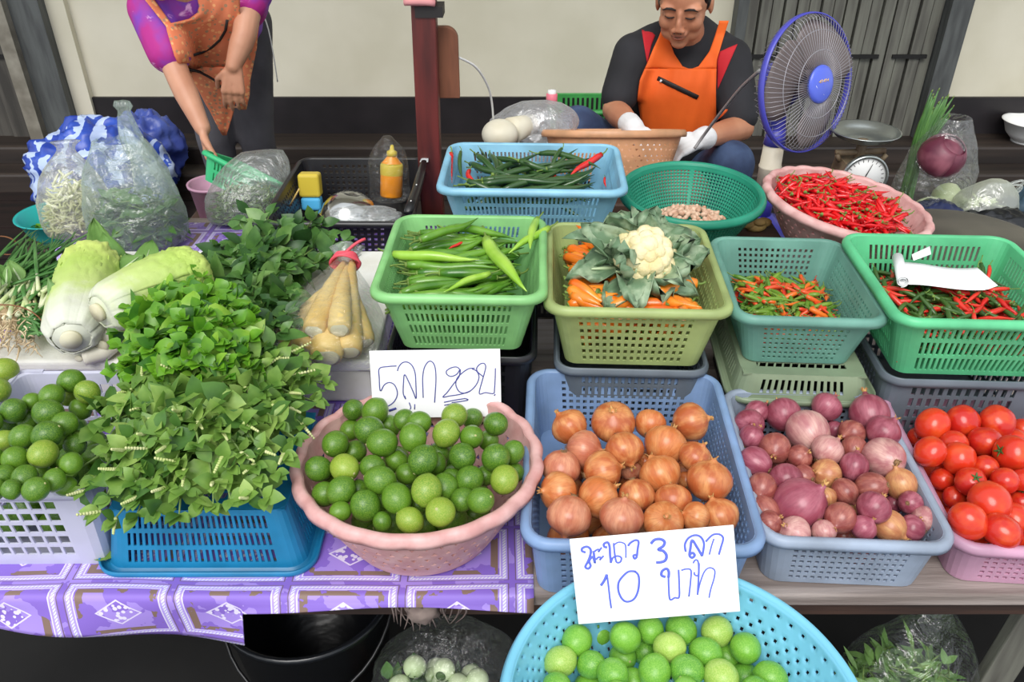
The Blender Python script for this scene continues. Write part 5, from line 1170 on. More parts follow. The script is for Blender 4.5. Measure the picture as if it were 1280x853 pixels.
crate('plastic_crate', 'green crate on the floor behind the clear bag', 'crate', (.36, 3.30), 0, .44, .26, .202, .43, mat('mid green plastic', (70, 160, 82), .45, var=.2), taper=.02, bands=7, pitch=.02, rib=.01)
v, f = blob(.085, .075, .07, .10, 1.6, 8); stool('low_stool', 'low dark stool under the teal plastic bowl', aty(62, 250, 2.72).x, 2.72, .298, .10, .08, m_stool)
t = thing('maroon_bundle', 'maroon cloth bundle between the peach basket and the green colander', 'cloth', (.455, 2.12, .735)); MB().add(v, f).build('bundle', mat('maroon cloth', (150, 82, 84), .7, col2=(122, 62, 66), scale=12), t)
stool('step_stool', 'small timber stool under the maroon bundle', .455, 2.14, .675, .08, .07, m_stool)

# ------------------------------------------------------------------ blue and white tarpaulin sack, teal bowl, white dish
def tarp_material():
    m = mat('blue and white tarpaulin', (58, 92, 196), .35, col2=(38, 62, 156), scale=14, bump=.3, bscale=30); N = m.node_tree.nodes; L = m.node_tree.links; p = N['Principled BSDF']
    uvn = N.new('ShaderNodeTexCoord'); w = N.new('ShaderNodeTexWave'); w.inputs['Scale'].default_value = 2.4; w.inputs['Distortion'].default_value = 11; w.inputs['Detail'].default_value = 3.5; w.inputs['Detail Scale'].default_value = 2.6; L.new(uvn.outputs['Object'], w.inputs['Vector'])
    gt = N.new('ShaderNodeMath'); gt.operation = 'GREATER_THAN'; gt.inputs[1].default_value = .70; L.new(w.outputs['Fac'], gt.inputs[0]); src = p.inputs['Base Color'].links[0].from_socket
    mx = N.new('ShaderNodeMix'); mx.data_type = 'RGBA'; mx.inputs['B'].default_value = S((186, 204, 240)) + (1,); L.new(gt.outputs[0], mx.inputs['Factor']); L.new(src, mx.inputs['A']); L.new(mx.outputs['Result'], p.inputs['Base Color']); return m
v, f = blob(.25, .17, .20, .34, 1.7, 3, 72, 48, True); t = thing('tarpaulin_sack', 'crumpled blue and white striped tarpaulin sack on the floor by the grey door', 'sack', (aty(116, 190, 3.1).x, 3.1, .40)); MB().add(v, f).build('sack', tarp_material(), t)
v, f = blob(.14, .12, .15, .34, 1.8, 9, 56, 36, True); t2 = thing('tarpaulin_sack', 'smaller dark blue tarpaulin sack behind the twisted herb bag', 'sack', (aty(166, 168, 3.3).x, 3.40, .40)); MB().add(v, f).build('sack', mat('dark blue tarpaulin', (44, 62, 150), .4, col2=(76, 96, 176), scale=9, bump=.3), t2)
for nm, lb, loc, R, m in (('plastic_bowl', 'teal plastic bowl of greens on the floor behind the sprout bag', (aty(62, 250, 2.72).x, 2.72, .30), .125, mat('teal bowl plastic', (46, 172, 168), .35)), ('white_dish', 'white enamel dish on the timber step by the wall', (aty(1283, 172, 3.62).x, 3.62, .362), .115, m_wht)):
    t = thing(nm, lb, 'bowl', loc); o = MB().add(*lathe([(.0005, .004), (R * .5, .004), (R * .8, R * .35), (R * .98, R * .8), (R * 1.06, R * .82)], 40)).build('bowl_body', m, t); solid(o, .003)
    MB().add(*lathe([(R * .45, -.002), (R * .52, -.002), (R * .52, .006), (R * .45, .006), (R * .45, -.002)], 32)).build('foot_ring', m, t)
leafy('herb_heap', 'chopped greens in the teal plastic bowl', 'greens', (aty(62, 250, 2.72).x, 2.72, .325), (.085, .085, .05), 90, m_mint, .03, .01, 15)

# ------------------------------------------------------------------ desk fan
m_fblue = mat('violet blue fan plastic', (74, 74, 176), .35); m_fcage = mat('pale fan cage wire', (168, 166, 172), .4, metal=.5); m_fblade = mat('smoky fan blade', (128, 116, 114), .35, transl=.25); m_cream = mat('cream fan column', (226, 216, 196), .45, col2=(206, 194, 170), scale=12); m_hub = mat('blue fan badge', (84, 104, 214), .3)
fx = aty(957, 240, 1.92).x
fan = thing('desk_fan', 'violet blue fan with wire cage on a cream column beside the seated man', 'fan', (fx, 1.92, T + .004))
MB().add(*lathe([(.0005, 0), (.088, 0), (.092, .006), (.086, .022), (.04, .034), (.026, .05), (.0005, .05)], 48)).build('base', m_fblue, fan)
MB().add(*lathe([(.0005, .04), (.0225, .04), (.0225, .13), (.0005, .13)], 28)).build('column_sleeve', m_fblue, fan)
MB().add(*lathe([(.0005, .128), (.026, .128), (.026, .172), (.0275, .174), (.0275, .178), (.026, .18), (.024, .235), (.0005, .235)], 28)).build('column', m_cream, fan)
MB().add(*lathe([(.0005, .232), (.026, .232), (.022, .27), (.0005, .272)], 24)).build('neck', m_fblue, fan)
hc = aty(1008, 105, 1.93) - fan.location                      # cage centre
Nf = Vector((.54, -.80, .20)).normalized()                     # way the fan looks
xa = Nf.cross(Vector((0, 0, 1))).normalized(); ya = xa.cross(Nf).normalized(); MF = Matrix((xa, ya, Nf)).transposed().to_4x4(); MF.translation = hc
MFr = MF.copy(); RF = .154
def ringz(R, z, r, n=72, k=6): return tube([(R * math.cos(a), R * math.sin(a), z) for a in (2 * PI * i / n for i in range(n + 1))], r, k, (False, False))
o = MB().add(*lathe([(RF - .001, -.008), (RF + .002, -.008), (RF + .003, 0), (RF + .002, .008), (RF - .001, .008), (RF - .001, -.008)], 96), 0, MF).build('cage_ring', m_fblue, fan)
mb = MB(); prof = [(.036, .040), (.075, .038), (.115, .032), (.145, .020), (RF, .004)]
for i in range(84):
    a = 2 * PI * i / 84; P = [(r * math.cos(a + .18 * (r / RF)), r * math.sin(a + .18 * (r / RF)), z) for r, z in prof]; mb.add(*tube(P, .0007, 4), 0, MF)
for r, z in ((.075, .038), (.118, .031)): mb.add(*ringz(r, z, .0009, 64, 4), 0, MF)
mb.build('front_cage', m_fcage, fan)
mb = MB(); prof = [(.05, -.045), (.10, -.045), (.14, -.032), (RF, -.006)]
for i in range(60):
    a = 2 * PI * i / 60; mb.add(*tube([(r * math.cos(a), r * math.sin(a), z) for r, z in prof], .0007, 4), 0, MF)
mb.build('rear_cage', m_fcage, fan)
MB().add(*lathe([(.0005, .048), (.034, .046), (.042, .042), (.043, .036), (.0005, .036)], 40), 0, MF).build('hub_badge', m_hub, fan)
hubt = MB()                                                     # pale lettering-like strokes and stripes on the badge
def stroke3(mb, pts, w, M_, z=.0478): mb.add(*tube([(x, y, z) for x, y in pts], w, 5, flat=.5), 0, M_)
for k, xx in enumerate((-.016, -.009, -.002, .005, .012)):
    stroke3(hubt, [(xx, .004), (xx, .011)], .0009, MF)
    if k % 2 == 0: stroke3(hubt, [(xx, .0075), (xx + .005, .0075)], .0009, MF)
    else: stroke3(hubt, [(xx, .011), (xx + .004, .010), (xx + .004, .004)], .0009, MF)
hubt.build('badge_lettering', mat('gold lettering', (236, 196, 120), .4), fan)
hubt = MB(); 
for k in range(3): stroke3(hubt, [(-.004 + .011 * k * .8, -.024 + .004 * k), (.010 + .009 * k * .8, -.008 + .004 * k)], .0012, MF, .0462)
hubt.build('badge_stripe', m_wht, fan)
for b in range(3):
    a0 = 2 * PI * b / 3; V, F = [], []
    for j in range(9):
        s = j / 8; r = .03 + .112 * s
        for i in range(9):
            e = i / 8 - .5; w = (.9 + 1.0 * math.sin(PI * min(1, s * .8 + .1))); a = a0 + e * w + .25 * s; V.append((r * math.cos(a), r * math.sin(a), .004 + e * .034))
    for j in range(8):
        for i in range(8): q = j * 9 + i; F.append((q, q + 1, q + 10, q + 9))
    o = MB().add(V, F, 0, MF).build('blade', m_fblade, fan); solid(o, .0015)
MB().add(*lathe([(.0005, .012), (.03, .012), (.032, 0), (.03, -.02), (.0005, -.02)], 32), 0, MF).build('blade_hub', m_fblade, fan)
MB().add(*lathe([(.0005, -.12), (.03, -.118), (.048, -.10), (.052, -.05), (.045, -.042), (.0005, -.04)], 32), 0, MF).build('motor_housing', m_fblue, fan)
q = MF @ Vector((0, 0, -.08)); MB().add(*tube([(0, 0, .26), (q.x * .5, q.y * .5, (.26 + q.z) / 2), tuple(q)], [.022, .022, .026], 12)).build('tilt_arm', m_fblue, fan)

# ------------------------------------------------------------------ weighing scale
m_pan = mat('dull steel pan', (176, 182, 180), .3, metal=.9, bump=.08); m_sc = mat('worn scale paint', (150, 132, 104), .6, col2=(96, 78, 60), scale=14); m_face = mat('white dial face', (222, 222, 220), .5)
sp = aty(1081, 166, 1.93); sc = thing('weighing_scale', 'old weighing scale with a round steel pan and white dial', 'scale', (sp.x, 1.93, T + .003)); h = sp.z - T - .003
o = MB().add(*lathe([(.0005, h - .018), (.04, h - .018), (.068, h - .006), (.078, h + .006), (.082, h + .006)], 48)).build('pan', m_pan, sc); solid(o, .002)
MB().add(*rings([[(sx * (.052 - .012 * k), sy * .045, z) for sx, sy in ((-1, -1), (1, -1), (1, 1), (-1, 1))] for k, z in ((0, 0), (0, .10), (1, .19))])).build('body', m_sc, sc, False)
o = MB().add(*lathe([(.0005, .0), (.052, 0), (.052, .008), (.0005, .008)], 40), 0, Matrix.Translation((0, -.048, .165)) @ Matrix.Rotation(PI / 2, 4, 'X')).build('dial_face', m_face, sc)
MB().add(*lathe([(.050, -.002), (.055, -.002), (.056, .012), (.050, .012), (.050, -.002)], 40), 0, Matrix.Translation((0, -.048, .165)) @ Matrix.Rotation(PI / 2, 4, 'X')).build('dial_rim', m_pan, sc)
mb = MB()
for i in range(24):
    a = 2 * PI * i / 24; mb.add(*tube([(.040 * math.sin(a), -.0565, .165 + .040 * math.cos(a)), (.046 * math.sin(a), -.0565, .165 + .046 * math.cos(a))], .0007, 4))
mb.add(*tube([(0, -.0575, .165), (.012, -.0575, .200)], [.0016, .0006], 5)); mb.build('dial_marks', m_blk, sc)
MB().add(*tube([(-.06, 0, h - .05), (.06, 0, h - .045)], .008, 8)).add(*tube([(0, 0, .18), (0, 0, h - .016)], .012, 10)).build('pan_support', m_sc, sc)
MB().add(*tube([(-.05, -.01, .19), (-.06, -.012, h - .05)], .006, 6)).build('brace', m_sc, sc); MB().add(*tube([(.05, -.01, .19), (.06, -.012, h - .05)], .006, 6)).build('brace', m_sc, sc)

# ------------------------------------------------------------------ vegetable bags at the far end
m_redc = mat('purple cabbage leaf', (92, 34, 54), .45, col2=(150, 88, 102), scale=14, lo=.45, hi=.7); m_palec = mat('pale green cabbage leaf', (176, 198, 136), .5, col2=(214, 222, 180), scale=9); m_bean = mat('long bean skin', (54, 96, 44), .45, col2=(84, 128, 60), scale=14)
vb = aty(1170, 215, 1.93); z0 = T + .004
bag_thing('tall clear plastic bag of mixed vegetables with long beans sticking out', (vb.x, 1.93, z0), [(.03, .03, 0), (.080, .07, .012), (.092, .078, .08), (.092, .076, .15), (.074, .06, .22), (.046, .04, .27), (.034, .03, .295)], film('stretched clear bag', (236, 240, 240), .12, .1, .8, 26, .6), .08, 31, (.01, 0), 6, top=False)
def cabbage(name, label, cat, loc, r, m, seed, rot=(0, 0, 0)):
    t = thing(name, label, cat, loc); t.rotation_euler = rot; v, f = blob(r * .95, r * .95, r * .88, .04, 2, seed, 30, 20); MB().add(v, f).build('heart', m, t)
    for k in range(5):
        V, F = [], []; a0 = 2 * PI * k / 5; nu = nv = 12
        for j in range(nv + 1):
            th = PI * (.98 - .80 * j / nv)
            for i in range(nu + 1):
                e = i / nu * 2 - 1; a = a0 + e * .95; q = r * (1.0 + .02 * (k % 2) + .03 * max(0, j / nv - .75) * 4 + .02 * nz3((e * 2, j * .3, k), 2, seed)); V.append((q * math.sin(th) * math.cos(a), q * math.sin(th) * math.sin(a), q * .93 * math.cos(th)))
        for j in range(nv):
            for i in range(nu): c = j * (nu + 1) + i; F.append((c, c + 1, c + nu + 2, c + nu + 1))
        o = MB().add(V, F).build('outer_leaf', m, t); solid(o, .0012)
    return t
p = aty(1177, 196, 1.90); cabbage('purple_cabbage', 'purple cabbage inside the tall clear vegetable bag', 'cabbage', p, .054, m_redc, 3, (.5, .3, 0))
p = aty(1172, 234, 1.90); cabbage('green_cabbage', 'pale green cabbage at the bottom of the tall clear vegetable bag', 'cabbage', (p.x, p.y, z0 + .052), .048, m_palec, 5, (.4, -.4, 0))
p = aty(1196, 222, 1.955); cabbage('green_cabbage', 'whitish cabbage on the far side of the tall clear vegetable bag', 'cabbage', (p.x, p.y + .01, z0 + .07), .042, m_palec, 7, (.2, .8, 0))
rg = random.Random(17); 
for i in range(26):
    a = Vector((vb.x - .045 + rg.gauss(0, .012), 1.945 + rg.gauss(0, .02), z0 + .015)); e = aty(1178 + rg.uniform(-16, 14), rg.uniform(112, 150), 1.945); m_ = Vector((vb.x - .062 + rg.gauss(0, .010), 1.95, z0 + .19))
    t = thing('long_bean', 'long green bean standing in the tall clear vegetable bag', 'bean', a, 0, 'long beans in the clear bag'); MB().add(*tube([q - a for q in bez(a, m_, e, 10)], [.0038] + [.0047] * 8 + [.004, .0015], 6)).build('pod', m_bean, t); MB().add(*tube([e - a, e - a + Vector((.002, 0, .006))], [.0018, .001], 5)).build('stem', m_stem, t)
p = aty(1236, 238, 1.90)
b = bag_thing('milky carrier bag of shredded white cabbage with tied handles', (p.x, 1.90, z0 + .022), [(.03, .03, 0), (.075, .06, .012), (.080, .062, .05), (.07, .05, .085), (.045, .03, .11), (.02, .015, .125)], film('milky carrier bag', (236, 240, 226), .42, .3, .5, 24), .10, 41, (.015, 0), 5)
for s in (0, 1): MB().add(*tube(bez((.03, 0, .11), (.10, -.01, .13 + .02 * s), (.062, 0, .085 + .012 * s), 8), .006, 6, flat=.4)).build('handle_loop', m_filmw, b)
leafy('shredded_cabbage_heap', 'shredded pale cabbage inside the milky carrier bag', 'cabbage', (p.x, 1.90, z0 + .03), (.062, .048, .07), 160, m_palec, .035, .006, 19, stems=False)
m_navy = mat('dark navy plastic', (36, 46, 84), .3, col2=(22, 26, 44), scale=8, bump=.4, bscale=26); m_bkb = mat('black bin plastic', (22, 24, 28), .25, bump=.5, bscale=24); m_teal2 = mat('blue-green cloth', (52, 78, 96), .6, var=.3)
for lb, px, py, y, z, r, m, sd in (('dark navy plastic bundle behind the red chili basket', 1172, 262, 1.86, T + .055, (.07, .06, .055), m_navy, 3), ('black plastic bag bundle at the far end of the table', 1245, 283, 1.84, T + .05, (.10, .06, .05), m_bkb, 5), ('blue-green cloth bundle by the milky carrier bag', 1287, 262, 1.92, T + .06, (.07, .06, .06), m_teal2, 7)):
    q = aty(px, py, y); t = thing('plastic_bundle' if 'plastic' in lb else 'cloth_bundle', lb, 'bundle', (q.x, y, z)); v, f = blob(*r, .22, 2.2, sd, 40, 26, True); MB().add(v, f).build('bundle', m, t)
m_basin = mat('olive black basin', (92, 88, 78), .5, col2=(70, 67, 60), scale=9)
q = aty(1208, 300, 1.63); t = thing('upturned_basin', 'dark olive round basin turned over behind the emerald basket', 'basin', (q.x, 1.63, T + .004)); MB().add(*lathe([(.205, 0), (.21, .004), (.205, .012), (.195, .08), (.18, .112), (.15, .122), (.0005, .125)], 64)).build('basin_body', m_basin, t)
MB().add(*lathe([(.203, 0), (.216, 0), (.218, .006), (.214, .012), (.203, .012), (.203, 0)], 64)).build('basin_rim', m_basin, t)
t = thing('ginger_root', 'small knobbly ginger root by the bottle green colander', 'ginger', aty(944, 284, 1.62)); t.location.z = .86
mb = MB()
for c, r in (((0, 0, 0), .018), ((.018, .006, .004), .013), ((-.018, -.004, .006), .014), ((.004, -.012, .012), .010)): mb.add(*ball(r * 1.4, r, r * .8, 14, 10, c))
mb.build('root', mat('ginger skin', (196, 164, 102), .7, col2=(160, 126, 78), scale=30), t)
o = MB().add(*box(-.05, .05, -.05, .05, 0, .145)).build('box_body', m_plankd, thing('wooden_box', 'small dark wooden box under the ginger root', 'box', (t.location.x, 1.63, T + .003)), False); bevel(o, .004)

# ------------------------------------------------------------------ under the table
p = Vector((-.36, .98, 0)); t = thing('black_bucket', 'black plastic bucket standing under the purple cloth flap', 'bucket', p)
o = MB().add(*lathe([(.0005, .003), (.10, .003), (.145, .46), (.152, .462), (.152, .45)], 56)).build('bucket_body', m_bkb, t); solid(o, .003)
MB().add(*tube([(.15 * math.cos(a), .15 * math.sin(a), .445 - .12 * math.sin(a) * 0 - .10 * abs(math.sin(a))) for a in (PI + PI * i / 20 for i in range(21))], .003, 6)).build('wire_handle', m_blk, t)
m_egg = mat('white green eggplant', (206, 220, 178), .3, col2=(150, 178, 108), scale=8, lo=.5, hi=.75); q = at(545, 840, .44)
eb = Vector((q.x, q.y + .03, .25)); stool('crate_stool', 'dark stool holding the bag of round eggplants under the table', eb.x, eb.y, .25, .10, .09, m_stool, 0.0)
bag_thing('clear bag of round pale eggplants on the stool under the table', eb + Vector((0, 0, .004)), [(.03, .03, 0), (.10, .075, .012), (.125, .085, .09), (.115, .08, .16), (.08, .05, .205), (.05, .02, .235)], m_film, .09, 51, (.03, .02), 6)
rg = random.Random(23)
for i in range(20):
    a, qq = rg.uniform(0, 6.28), math.sqrt(rg.random()) * .075; l = i // 7; t = thing('round_eggplant', 'round pale eggplant in the clear bag under the table', 'eggplant', eb + Vector((qq * math.cos(a), qq * .7 * math.sin(a), .03 + .045 * l + .03 * rg.random())), 0, 'round eggplants')
    t.rotation_euler = (rg.uniform(0, 6), rg.uniform(0, 6), 0); MB().add(*ball(.0195, .0195, .0185, 16, 10)).build('fruit', m_egg, t); MB().add(*ball(.009, .009, .004, 10, 6, (0, 0, .0175))).build('calyx', m_cal, t)
leafy('herb_heap', 'dark leaves packed beside the round eggplants', 'greens', eb + Vector((-.03, -.01, .03)), (.085, .06, .13), 110, m_dark, .04, .010, 25)
q = at(1158, 850, .36); gb = Vector((q.x, q.y + .04, .2)); stool('crate_stool', 'dark stool holding the pointed bag of greens under the table', gb.x, gb.y, .2, .11, .09, m_stool, 0.0)
bag_thing('pointed clear bag of green stalks under the table', gb + Vector((0, 0, .003)), [(.03, .03, 0), (.12, .085, .012), (.135, .09, .07), (.105, .07, .15), (.06, .035, .22), (.014, .010, .285)], film('shiny clear bag', (236, 240, 244), .06, .08, .8, 20, .85), .09, 61, (.015, .02), 5)
leafy('green_stalk_heap', 'green leaves and stalks inside the pointed clear bag', 'greens', gb + Vector((0, 0, .01)), (.10, .07, .15), 420, m_broad, .045, .007, 27)
m_rope = mat('frayed grey rope', (146, 130, 122), .85, col2=(112, 96, 92), scale=30)
q = at(527, 765, .655); t = thing('frayed_rope_knot', 'frayed grey rope knot hanging under the table edge', 'rope', (q.x, TY0 + .020, .648)); rg = random.Random(5)
v, f = blob(.024, .016, .022, .22, 2.2, 6, 24, 16); MB().add(v, f).build('knot', m_rope, t); mb = MB()
for i in range(34):
    x = rg.uniform(-.045, .06); l = rg.uniform(.015, .05) if abs(x) > .02 else rg.uniform(.03, .062); mb.add(*tube(bez((x, rg.gauss(0, .006), .022), (x + rg.gauss(0, .006), -.004, .022 - l * .5), (x + rg.gauss(0, .008), rg.gauss(0, .006), .02 - l), 4), [.0016, .0016, .0014, .001, .0005], 4))
mb.build('frayed_ends', m_rope, t)
pl = at(1262, 820, .5); t = thing('grey_plank', 'grey slanting plank leaning under the table end', 'plank', (.86, .93, 0)); o = MB().add(*rings([[(x + .05 * k, y, z) for x, y in ((-.03, -.012), (.03, -.012), (.03, .012), (-.03, .012))] for k, z in ((0, 0), (1, .67))])).build('board', m_slat, t, False); bevel(o, .003)
# ------------------------------------------------------------------ people
m_skin = mat('warm brown skin', (196, 136, 104), .5, col2=(180, 118, 88), scale=9, bump=.06, bscale=160); m_skinw = mat('light brown skin', (204, 150, 122), .5, col2=(188, 132, 104), scale=9, bump=.06, bscale=160)
m_hair = mat('black hair', (20, 18, 18), .45, bump=.6, bscale=90); m_lip = mat('lip skin', (174, 104, 88), .45); m_line = mat('dark lash hair', (34, 26, 24), .7)
m_shirt = mat('black knit shirt', (30, 30, 34), .85, col2=(40, 40, 45), scale=8, bump=.25, bscale=40); m_redp = mat('red shirt panel', (190, 30, 42), .8, bump=.2, bscale=40); m_orange = mat('orange apron cloth', (240, 104, 28), .75, col2=(222, 90, 22), scale=5, bump=.35, bscale=22)
m_jean = mat('blue denim', (66, 86, 122), .8, col2=(46, 60, 92), scale=14, bump=.3, bscale=70); m_glove = mat('white cotton glove', (226, 226, 228), .85, bump=.3, bscale=120); m_zip = mat('black zip', (30, 26, 26), .6)
m_pants = mat('charcoal trousers', (84, 82, 88), .8, col2=(66, 64, 70), scale=8, bump=.25, bscale=40)
def capsule(a, b, ra, rb, n=14, rings_=5):
    a, b = Vector(a), Vector(b); d = b - a; L = d.length; u = d / L if L > 1e-6 else Vector((0, 0, 1)); P, R = [], []
    for i in range(rings_): t = PI / 2 * i / rings_; P.append(a - u * (ra * math.cos(t))); R.append(max(.0006, ra * math.sin(t)))
    for i in range(5): P.append(a + d * (i / 4)); R.append(ra + (rb - ra) * i / 4)
    for i in range(1, rings_ + 1): t = PI / 2 * i / rings_; P.append(b + u * (rb * math.sin(t))); R.append(max(.0006, rb * math.cos(t)))
    x = u.cross(Vector((0, 0, 1))); x = x.normalized() if x.length > .05 else Vector((1, 0, 0)); y = u.cross(x)
    return rings([[p + x * (r * math.cos(2 * PI * k / n)) + y * (r * math.sin(2 * PI * k / n)) for k in range(n)] for p, r in zip(P, R)])
def limb(mb, pts, rad):
    for i in range(len(pts) - 1): mb.add(*capsule(pts[i], pts[i + 1], rad[i], rad[i + 1]))
def ell(mb, c, r, M_=None, nu=20, nv=14):
    v, f = ball(*r, nu, nv); c = Vector(c)
    mb.add([(M_ @ (Vector(p) + c)) if M_ else tuple(Vector(p) + c) for p in v], f)
def fused(mb, name, m, parent, voxel, smooth=6):
    o = mb.build(name, m, parent); mod(o, 'REMESH', mode='VOXEL', voxel_size=voxel, use_smooth_shade=True); mod(o, 'SMOOTH', factor=.5, iterations=smooth); return o
def hand(mb, W, d, n, s, k=1.0, curl=.5, spread=.08, fat=1.0):
    """palm and five fingers from wrist W toward d; n = palm-side normal, s = thumb side; curl in radians per joint"""
    d, n, s = Vector(d).normalized(), Vector(n).normalized(), Vector(s).normalized(); W = Vector(W)
    kn = W + d * .085 * k
    for t in (-.030, -.010, .010, .030): mb.add(*capsule(W + s * t * .6 * k + d * .012 * k, kn + s * t * k, .0125 * k * fat, .0115 * k * fat))
    for i, (t, L, r) in enumerate(((.030, .072, .0088), (.010, .080, .0090), (-.010, .074, .0086), (-.029, .058, .0076))):
        p = kn + s * t * k; a = .25; dd = d + s * (t * 2.2 * spread / .08)
        for j, f in enumerate((.45, .30, .25)):
            a += curl * (1.0 if j else .6); q = p + (dd.normalized() * math.cos(a) + n * math.sin(a)) * (L * f * k); mb.add(*capsule(p, q, r * k * fat * (1 - .08 * j), r * k * fat * (.92 - .10 * j), 10, 3)); p = q
    p = W + d * .025 * k + s * .028 * k; q = p + (s * .75 + d * .6 + n * .45).normalized() * .040 * k; mb.add(*capsule(p, q, .0135 * k * fat, .0108 * k * fat, 10, 3)); r_ = q + (s * .15 + d * .8 + n * .55).normalized() * .034 * k; mb.add(*capsule(q, r_, .0105 * k * fat, .0088 * k * fat, 10, 3))
def bvh_of(*objs):
    dg = bpy.context.evaluated_depsgraph_get(); V, F = [], []
    for o in objs:
        ev = o.evaluated_get(dg); me = ev.to_mesh(); b = len(V); V += [o.matrix_world @ v.co for v in me.vertices]; F += [tuple(b + i for i in p.vertices) for p in me.polygons]; ev.to_mesh_clear()
    return BVHTree.FromPolygons(V, F)
def interp(T_, y):
    if y <= T_[0][0]: return T_[0][1]
    for (a, x), (b, z) in zip(T_, T_[1:]):
        if y <= b: return x + (z - x) * (y - a) / (b - a)
    return T_[-1][1]
def drape(tree, rows, off, fallback, nu=10, wob=0.0):
    """cloth sheet between two outlines (picture position -> left, right edge), laid on the body surface behind it"""
    V, F = [], []
    for (y, xl, xr) in rows:
        for i in range(nu + 1):
            x = xl + (xr - xl) * i / nu; d = ray(x, y); h = tree.ray_cast(CAMP, d)[0]; fb = CAMP + d * (fallback(x, y) / d.y)
            if h is None or h.y > fb.y: h = fb
            V.append(h - d * (off + wob * (.5 + .5 * math.sin(x * .35 + y * .08))))
    n = nu + 1
    for _ in range(2):                          # relax so the cloth bridges hollows
        W = list(V)
        for j in range(1, len(rows) - 1):
            for i in range(1, nu):
                a = (V[(j - 1) * n + i] + V[(j + 1) * n + i] + V[j * n + i - 1] + V[j * n + i + 1]) / 4
                dr = (V[j * n + i] - CAMP).normalized(); W[j * n + i] = V[j * n + i] + dr * min(0, (a - V[j * n + i]).dot(dr))
        V = W
    for j in range(len(rows) - 1):
        for i in range(nu): c = j * n + i; F.append((c, c + n, c + n + 1, c + 1))
    return V, F

# ---- the man: seated behind the baskets, looking down
def P3(px, py, y): return aty(px, py, y)
HF = Vector((-.27, -.88, -.30)).normalized(); HR = HF.cross(Vector((0, 0, 1))).normalized() * -1; HU = HF.cross(HR).normalized() * 1.0
if HU.z < 0: HU = -HU
HR = HU.cross(HF).normalized() * -1
hc_ = P3(855, 4, 2.66); MH = Matrix((HR, HF, HU)).transposed().to_4x4(); MH.translation = hc_
if HR.x < 0: MH = Matrix((-HR, HF, HU)).transposed().to_4x4(); MH.translation = hc_
def head_shape(mb, M_, k=1.0):
    E = lambda c, r: ell(mb, tuple(x * k for x in c), tuple(x * k for x in r), M_, 22, 16)
    E((0, -.012, .028), (.076, .094, .092)); E((0, .016, -.020), (.066, .066, .086)); E((0, .036, -.072), (.042, .042, .034)); E((0, .060, -.092), (.024, .020, .016))
    for s in (-1, 1):
        E((s * .038, .050, -.028), (.026, .028, .030)); E((s * .032, .066, .022), (.030, .018, .012)); E((s * .034, .030, -.062), (.026, .040, .032))
        E((s * .031, .070, .002), (.0165, .013, .011)); E((s * .078, -.014, -.006), (.008, .018, .030)); E((s * .0125, .096, -.034), (.0095, .011, .009))
    E((0, .076, .002), (.010, .018, .022)); E((0, .090, -.018), (.010, .018, .020)); E((0, .099, -.029), (.0105, .012, .010)); E((0, .078, -.052), (.026, .014, .012)); E((0, .080, -.064), (.020, .011, .008))
sh_l, el_l, wr_l = P3(792, 68, 2.74), P3(768, 138, 2.66), P3(792, 160, 2.44)
sh_r, el_r, wr_r = P3(913, 74, 2.74), P3(927, 160, 2.64), P3(876, 174, 2.44)
nk = P3(862, 52, 2.76); chest = P3(852, 108, 2.78); belly = P3(850, 165, 2.82); pel = Vector((belly.x, 2.90, .47))
body = MB(); head_shape(body, MH, 1.04)
limb(body, [MH @ Vector((0, -.03, -.06)), nk + Vector((0, .02, 0)), nk + Vector((0, .04, -.08))], [.054, .056, .07])
limb(body, [nk + Vector((0, .04, -.06)), chest, belly, pel], [.08, .10, .10, .11])
limb(body, [nk + Vector((0, .04, -.05)), sh_l, el_l, el_l.lerp(wr_l, .35), wr_l], [.055, .048, .040, .041, .027]); limb(body, [nk + Vector((0, .04, -.05)), sh_r, el_r, el_r.lerp(wr_r, .35), wr_r], [.055, .048, .041, .042, .028])
man = fused(body, 'person', m_skin, None, .0042, 8); tag(man, 'man in black shirt and orange apron, seated, looking down at his hands', 'person')
s_ = MB()
limb(s_, [nk + Vector((0, .04, -.055)), chest + Vector((0, .01, .02)), belly, pel], [.105, .135, .135, .14])
for c, sg in ((chest, -1), (chest, 1)):
    limb(s_, [nk + Vector((sg * .06, .04, -.05)), chest + Vector((sg * .075, .0, .0)), belly + Vector((sg * .06, 0, 0))], [.07, .105, .11])
limb(s_, [nk + Vector((-.03, .05, .0)), nk.lerp(sh_l, .6) + Vector((0, .04, .012)), sh_l], [.075, .062, .064]); limb(s_, [nk + Vector((.03, .05, .0)), nk.lerp(sh_r, .6) + Vector((0, .04, .012)), sh_r], [.075, .062, .064])
limb(s_, [nk + Vector((-.05, .04, -.05)), sh_l, sh_l.lerp(el_l, .72)], [.07, .068, .062]); limb(s_, [nk + Vector((.05, .04, -.05)), sh_r, sh_r.lerp(el_r, .80)], [.07, .068, .064])
limb(s_, [nk + Vector((0, .035, -.03)), nk + Vector((0, .02, .0))], [.085, .069])
shirt = fused(s_, 'shirt', m_shirt, man, .008, 6)
tr = MB(); kr, kl = P3(914, 198, 2.50), P3(722, 160, 2.66); kr.z -= .02
limb(tr, [pel, pel + Vector((.10, -.03, -.01)), kr, Vector((kr.x + .01, kr.y + .10, .27))], [.13, .105, .078, .052]); limb(tr, [pel, pel + Vector((-.10, -.02, -.01)), kl, Vector((kl.x + .05, kl.y + .02, .27))], [.13, .105, .075, .052])
fused(tr, 'jeans', m_jean, man, .010, 6)
ft = MB()
for kx in (kr + Vector((.01, .10, 0)), kl + Vector((.05, .02, 0))): limb(ft, [Vector((kx.x, kx.y + .02, .245)), Vector((kx.x, kx.y - .14, .232))], [.042, .034])
fused(ft, 'sandal', m_zip, man, .008, 3)
